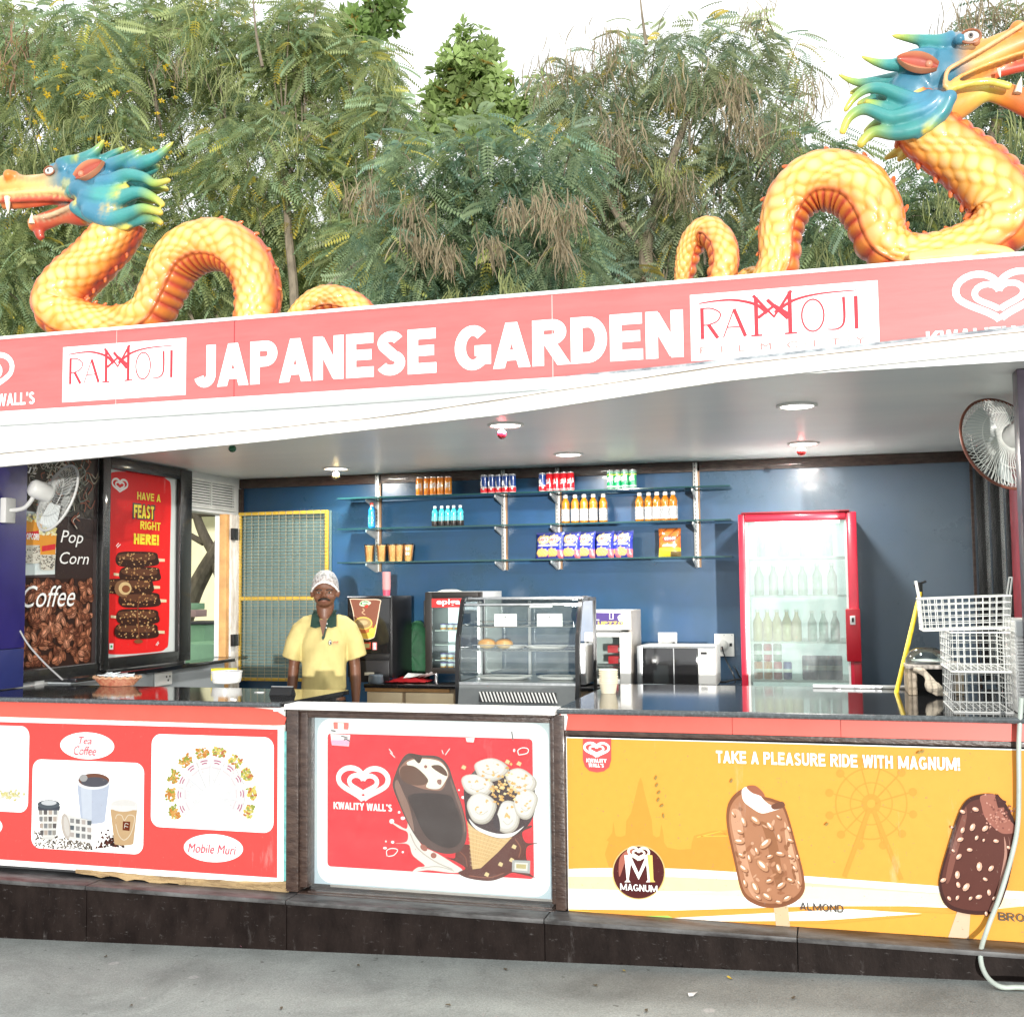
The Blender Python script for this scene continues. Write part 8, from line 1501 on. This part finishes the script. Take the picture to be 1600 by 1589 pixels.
# broom, tools and clutter right of the fridge
p0, p1 = PY(1438, 925, 6.1), PY(1403, 1072, 5.9); BM = thing('broom', 'yellow broom handle leaning with a black hook at its top', 'broom', p1); p2 = p1+(p1-p0)*4.2; p2.z = max(.3, p2.z); MB().tube([p0, p1, p1+(p1-p0)*1.6], .0115, 10).obj('handle', mat('yellow_handle', (.68, .5, .02), .35), BM)
MB().tube([p0+Vector((0, 0, .05)), p0+Vector((.0, 0, -.02))], .012, 8).obj('black_grip', BLKP, BM); MB().tube([p0+Vector((-.03, 0, .03)), p0+Vector((.03, 0, .055))], .006, 6).obj('hook', BLKP, BM)
e = p1+(p1-p0)*1.6; MB().box(e.x-.13, e.x+.13, e.y-.03, e.y+.03, e.z-.08, e.z, .01).obj('brush_head', BLKP, BM)
q = PY(1270, 1068, 6.1); q2 = PY(1432, 1072, 6.1); FRM = thing('metal_rail', 'pale metal rail lying along the back edge of the right counter', 'rail', q); MB().box(q.x, q2.x, 6.07, 6.1, zc+.001, zc+.018, .003).obj('rail', mat('pale_metal', (.6, .62, .62), .3, metal=.5), FRM)
for k in range(4): x_ = q.x+.12+(q2.x-q.x-.2)*k/3; MB().box(x_-.02, x_+.02, 6.066, 6.0695, zc+.004, zc+.014, .001).obj('clip', STEEL, FRM)
BX = thing('dish_shelf', 'grey shelf with a glass bowl and plate behind the wire baskets', 'shelf', PY(1450, 1035, 5.9)); a = PY(1410, 1030, 6.0); b = PY(1500, 1030, 6.0)
MB().box(a.x, b.x, 5.75, 6.1, a.z-.03, a.z-.012, .003).obj('shelf_top', mat('taupe_side', (.3, .27, .24), .35), BX); MB().box(a.x+.01, a.x+.05, 5.76, 6.09, zc+.001, a.z-.031, .003).obj('side_panel', mat('dull_wood', (.3, .24, .17), .5, var=.2), BX); MB().box(b.x-.05, b.x-.01, 5.76, 6.09, zc+.001, a.z-.031, .003).obj('side_panel', MATS['dull_wood'], BX); MB().box(a.x+.051, b.x-.051, 6.06, 6.09, zc+.001, a.z-.031).obj('back_panel', DKGREY, BX)
bw_ = thing('glass_bowl', 'upturned clear glass bowl on the grey shelf', 'bowl', PY(1440, 1025, 5.9)); x_ = PY(1447, 1025, 5.9).x; MB().lathe([(.1, 0), (.098, .02), (.08, .055), (.05, .075), (.001, .08)], (x_, 5.9, a.z-.011), 28, caps=False).obj('bowl', glassmat('bowl_glass', refl=.12), bw_)
dsh = thing('plate', 'white plate under the grey shelf by the baskets', 'plate', (x_+.04, 5.86, zc+.03)); MB().lathe([(.04, 0), (.09, .012), (.092, .016), (.04, .006), (.001, .006)], (x_+.02, 5.88, a.z-.011), 28).obj('dish', WHP, dsh)
RG = thing('rag', 'beige rag draped over the shelf edge', 'cloth', PY(1450, 1070, 5.7)); mb = MB()
for k in range(4): mb.tube(cr([tuple(PY(1428+k*4, 1045, 5.72-.01*k)), tuple(PY(1447+k*3, 1056+k*2, 5.68)), tuple(PY(1452+k*5, 1075, 5.66)), tuple(PY(1466+k*5, 1086, 5.66))], 5), [.012]*8+[.018]*4+[.01]*4, 8)
remesh(mb, .006, 3, False).obj('cloth', mat('beige_cloth', (.38, .33, .26), .8, bump=.5), RG, smooth=80)
# slatted cooler at the right edge with hose
x0_, x1_ = PY(1589, 1040, 5.0).x, PY(1589, 1040, 5.0).x+.32; za, zb2 = zc, PY(1592, 968, 5.0).z; AC = thing('air_cooler', 'white slatted air cooler at the right end of the counter', 'air cooler', ((x0_+x1_)/2, 5.1, zc))
MB().box(x0_, x1_, 5.03, 5.3, za, zb2, .012).obj('housing', WHP, AC); MB().box(x0_+.004, x1_-.01, 5.012, 5.029, zb2-.07, zb2-.005, .004).obj('control_strip', mat('pale_grey_strip', (.5, .52, .52), .4), AC)
for k in range(22): z_ = zb2-.08-k*.0135; MB().box(x0_+.006, x1_-.01, 5.008, 5.028, z_-.009, z_, .0).obj('slat', WHP, AC) if z_ > za+.04 else None
hp = [(1596, 1090), (1592, 1160), (1592, 1230), (1590, 1290), (1580, 1340), (1562, 1400), (1543, 1450), (1532, 1490), (1540, 1522), (1562, 1538), (1590, 1541), (1620, 1542)]
HS = thing('drain_hose', 'pale green plastic hose hanging down the right counter to the ground', 'hose', PY(1560, 1540, 4.7)); HP = [PY(x, y, (4.89, 4.9, 4.905, 4.91, 4.91, 4.9, 4.89, 4.8, 4.74, 4.7, 4.7, 4.7)[i]) for i, (x, y) in enumerate(hp)]
for i, p in enumerate(HP):
    if i > 8: HP[i].z = gz(p.x)+.014
MB().tube(cr([tuple(p) for p in HP], 7), .0095, 12).obj('hose', mat('hose_plastic', (.36, .41, .37), .4, var=.1), HS)
# left counter things
q = PZ(183, 1071, zc); BK = thing('bread_basket', 'oval woven red basket full of white sachets on the left counter', 'basket', (q.x, q.y, zc)); rx, ry = .135, .085; mb = MB()
WV = mat('woven_red_cane', (.36, .09, .05), .6, col2=(.5, .25, .14), vscale=50)
for k in range(7): s_ = .74+.045*k; mb.tube([(q.x+rx*s_*math.cos(a), q.y+ry*s_*math.sin(a), zc+.006+.0062*k+.0015*math.sin(a*26+k*math.pi)) for a in np.linspace(0, 2*math.pi, 79)], .0042, 6)
mb.obj('woven_side', WV, BK); MB().tube([(q.x+rx*1.06*math.cos(a), q.y+ry*1.06*math.sin(a), zc+.049+.0035*math.sin(a*20)) for a in np.linspace(0, 2*math.pi, 91)], .0062, 7).obj('rim', mat('cane_rim', (.5, .3, .18), .6), BK)
MB().lathe([(.001, .002), (1, .002), (1, .005), (.001, .005)], (0, 0, 0), 24).obj('base', WV, BK); o = [c_ for c_ in BK.children if c_.name.startswith('base')][0]
for v in o.data.vertices: v.co = Vector(((v.co.x+BK.location.x)*rx*.72, (v.co.y+BK.location.y)*ry*.72, v.co.z+zc))
for k in range(22):
    a = random.random()*6.28; r_ = random.random()**.5*.85; c_ = Vector((q.x+rx*r_*math.cos(a), q.y+ry*r_*math.sin(a), zc+.045+.014*random.random()+.012*(1-r_))); t = thing('sachet', 'x', 'sachet', c_, 'white sachets heaped in the woven basket'); t['label'] = 'small white sachet in the woven red basket'
    an = random.random()*3; d = Vector((math.cos(an), math.sin(an), random.uniform(-.3, .3)))*.032; e_ = Vector((-math.sin(an), math.cos(an), random.uniform(-.3, .3)))*.016; m_ = mat('sachet_foil', (.62, .68, .7), .35, var=.2, vscale=60)
    MB().prism([c_-d-e_, c_+d-e_, c_+d+e_, c_-d+e_], (0, 0, .0035)).obj('packet', m_, t, smooth=0)
q = PZ(350, 1068, zc+.0); TB = thing('plastic_tub', 'white round plastic tub on the left counter by the door jamb', 'tub', (q.x, q.y+.02, zc)); 
MB().lathe([(.001, .001), (.07, .001), (.078, .006), (.083, .02), (.08, .022), (.084, .026), (.087, .062), (.09, .064), (.09, .07), (.083, .07), (.08, .03), (.001, .03)], (q.x, q.y+.03, zc), 32).obj('tub', WHP, TB)
q = PZ(332, 1066, zc); YB_ = thing('paper_box', 'small yellow cardboard box behind the white tub', 'box', (q.x, q.y+.05, zc)); MB().box(q.x-.07, q.x+.07, q.y+.1, q.y+.16, zc+.001, zc+.072, .002).obj('carton', mat('yellow_card', (.75, .6, .03), .5), YB_); A = Art(Plane('Y', q.y+.1), .0008); A.poly([(q.x-.03, zc+.02), (q.x+.02, zc+.02), (q.x+.02, zc+.04), (q.x-.03, zc+.04)], (.7, .3, .05), True); A.obj('carton_print', YB_, PRINT)
a = PZ(420, 1086, zc); b = PZ(457, 1086, zc); CRD = thing('menu_stand', 'small black folded card stand on the left counter', 'card stand', ((a.x+b.x)/2, a.y, zc)); hcs = PY(438, 1073, a.y).z-zc; MB().prism([(a.x, a.y, zc+.001), (a.x, a.y+.06, zc+.001), (a.x, a.y+.03, zc+hcs)], (b.x-a.x, 0, 0)).obj('stand', BLKP, CRD, smooth=0); MB().box(a.x, b.x, a.y+.026, a.y+.034, zc+hcs-.003, zc+hcs+.001).obj('edge_strip', STEEL, CRD)
q = PZ(405, 1082, zc); SM = thing('label_tag', 'tiny white label lying on the left counter', 'label', (q.x, q.y, zc)); MB().box(q.x-.024, q.x+.024, q.y-.01, q.y+.01, zc+.0008, zc+.004).obj('tag', WHITEP, SM)
WR = thing('fan_cable', 'grey cable running from the wall fan down to the counter', 'cable', PX(40, 1000, XL+.05)); MB().tube(cr([tuple(PX(31, 985, XL+.05)), tuple(PX(45, 1008, XL+.09)), tuple(PX(70, 1036, XL+.2)), tuple(PX(98, 1062, XL+.34))], 6), .005, 6).obj('cord', mat('grey_cable', (.3, .3, .3), .5), WR)
WK = thing('hand_wipe', 'scrap of white paper stuck on the counter moulding above the menu poster', 'paper', PY(366, 1092, FY)); mb = MB()
for k in range(5): p = PY(366+random.uniform(-4, 4), 1093+random.uniform(-2, 2), FY-.075); mb.ball(p, (.008, .005, .006), 8, 5)
mb.obj('scrap', WHITEP, WK)
# litter on the ground
LF = mat('dry_leaf', (.1, .08, .05), .8); n_ = 0
for px, py, kind in ((382, 1480, 'petal'), (560, 1510, 'leaf'), (1083, 1555, 'paper'), (930, 1540, 'leaf'), (1010, 1580, 'leaf'), (205, 1572, 'leaf'), (165, 1495, 'leaf'), (790, 1515, 'leaf'), (1140, 1529, 'yellow leaf'), (975, 1518, 'yellow leaf'), (440, 1576, 'leaf'), (1240, 1560, 'leaf'), (700, 1572, 'leaf')):
    d = ray(px, py); k = (1.62-gz(0))/(-d.z); p = EYE+d*k
    for _ in range(4): k = (1.62-gz(p.x))/(-d.z); p = EYE+d*k
    lab = {'petal': 'pink crumpled petal at the foot of the granite base', 'paper': 'white torn paper scrap on the asphalt', 'leaf': 'tiny dry leaf on the asphalt', 'yellow leaf': 'tiny yellow leaf near the foot of the granite base'}[kind]
    n_ += kind == 'leaf'; lab = lab if kind != 'leaf' else ['tiny dry leaf on the asphalt below the seam of the yellow banner', 'tiny dry leaf below the centre display box', 'tiny dry leaf right of the white paper scrap at the bottom edge', 'tiny dry leaf near the bottom left of the photo', 'tiny dry leaf close under the granite base at the left', 'dry leaf nearest the granite base under the display box', 'dry leaf at the bottom edge left of the middle', 'dry leaf on the asphalt below the almond bar picture', 'dry leaf at the bottom edge, middle of the asphalt'][(n_-1) % 9]
    if kind == 'yellow leaf': lab = 'tiny yellow leaf at the foot of the base, ' + ('right one' if px > 1000 else 'left one')
    t = thing({'petal': 'petal', 'paper': 'paper_scrap'}.get(kind, 'dry_leaf'), lab, kind.split()[-1] if kind != 'paper' else 'paper', (p.x, p.y, gz(p.x)), None if kind in ('petal', 'paper') else ('tiny dry leaves on the asphalt' if kind == 'leaf' else 'tiny yellow leaves by the base'))
    L_ = {'petal': .022, 'paper': .028}.get(kind, .014); an = random.random()*3; mb = MB(); pts = [(L_, 0), (L_*.4, L_*.4), (-L_*.6, L_*.45), (-L_, 0), (-L_*.5, -L_*.35), (L_*.5, -L_*.4)]; z_ = gz(p.x)+.003
    mb.add([(p.x+a*math.cos(an)-b*math.sin(an), p.y+a*math.sin(an)+b*math.cos(an), z_+random.uniform(0, L_*.5)) for a, b in pts]+[(p.x, p.y, z_+L_*.15)], [(i, (i+1) % 6, 6) for i in range(6)]); mb.obj('blade' if 'leaf' in kind else 'scrap', mat('pink_petal', (.6, .25, .35), .6) if kind == 'petal' else (WHITEP if kind == 'paper' else (LF if kind == 'leaf' else mat('yellow_leaf', (.5, .35, .04), .7))), t, smooth=0)
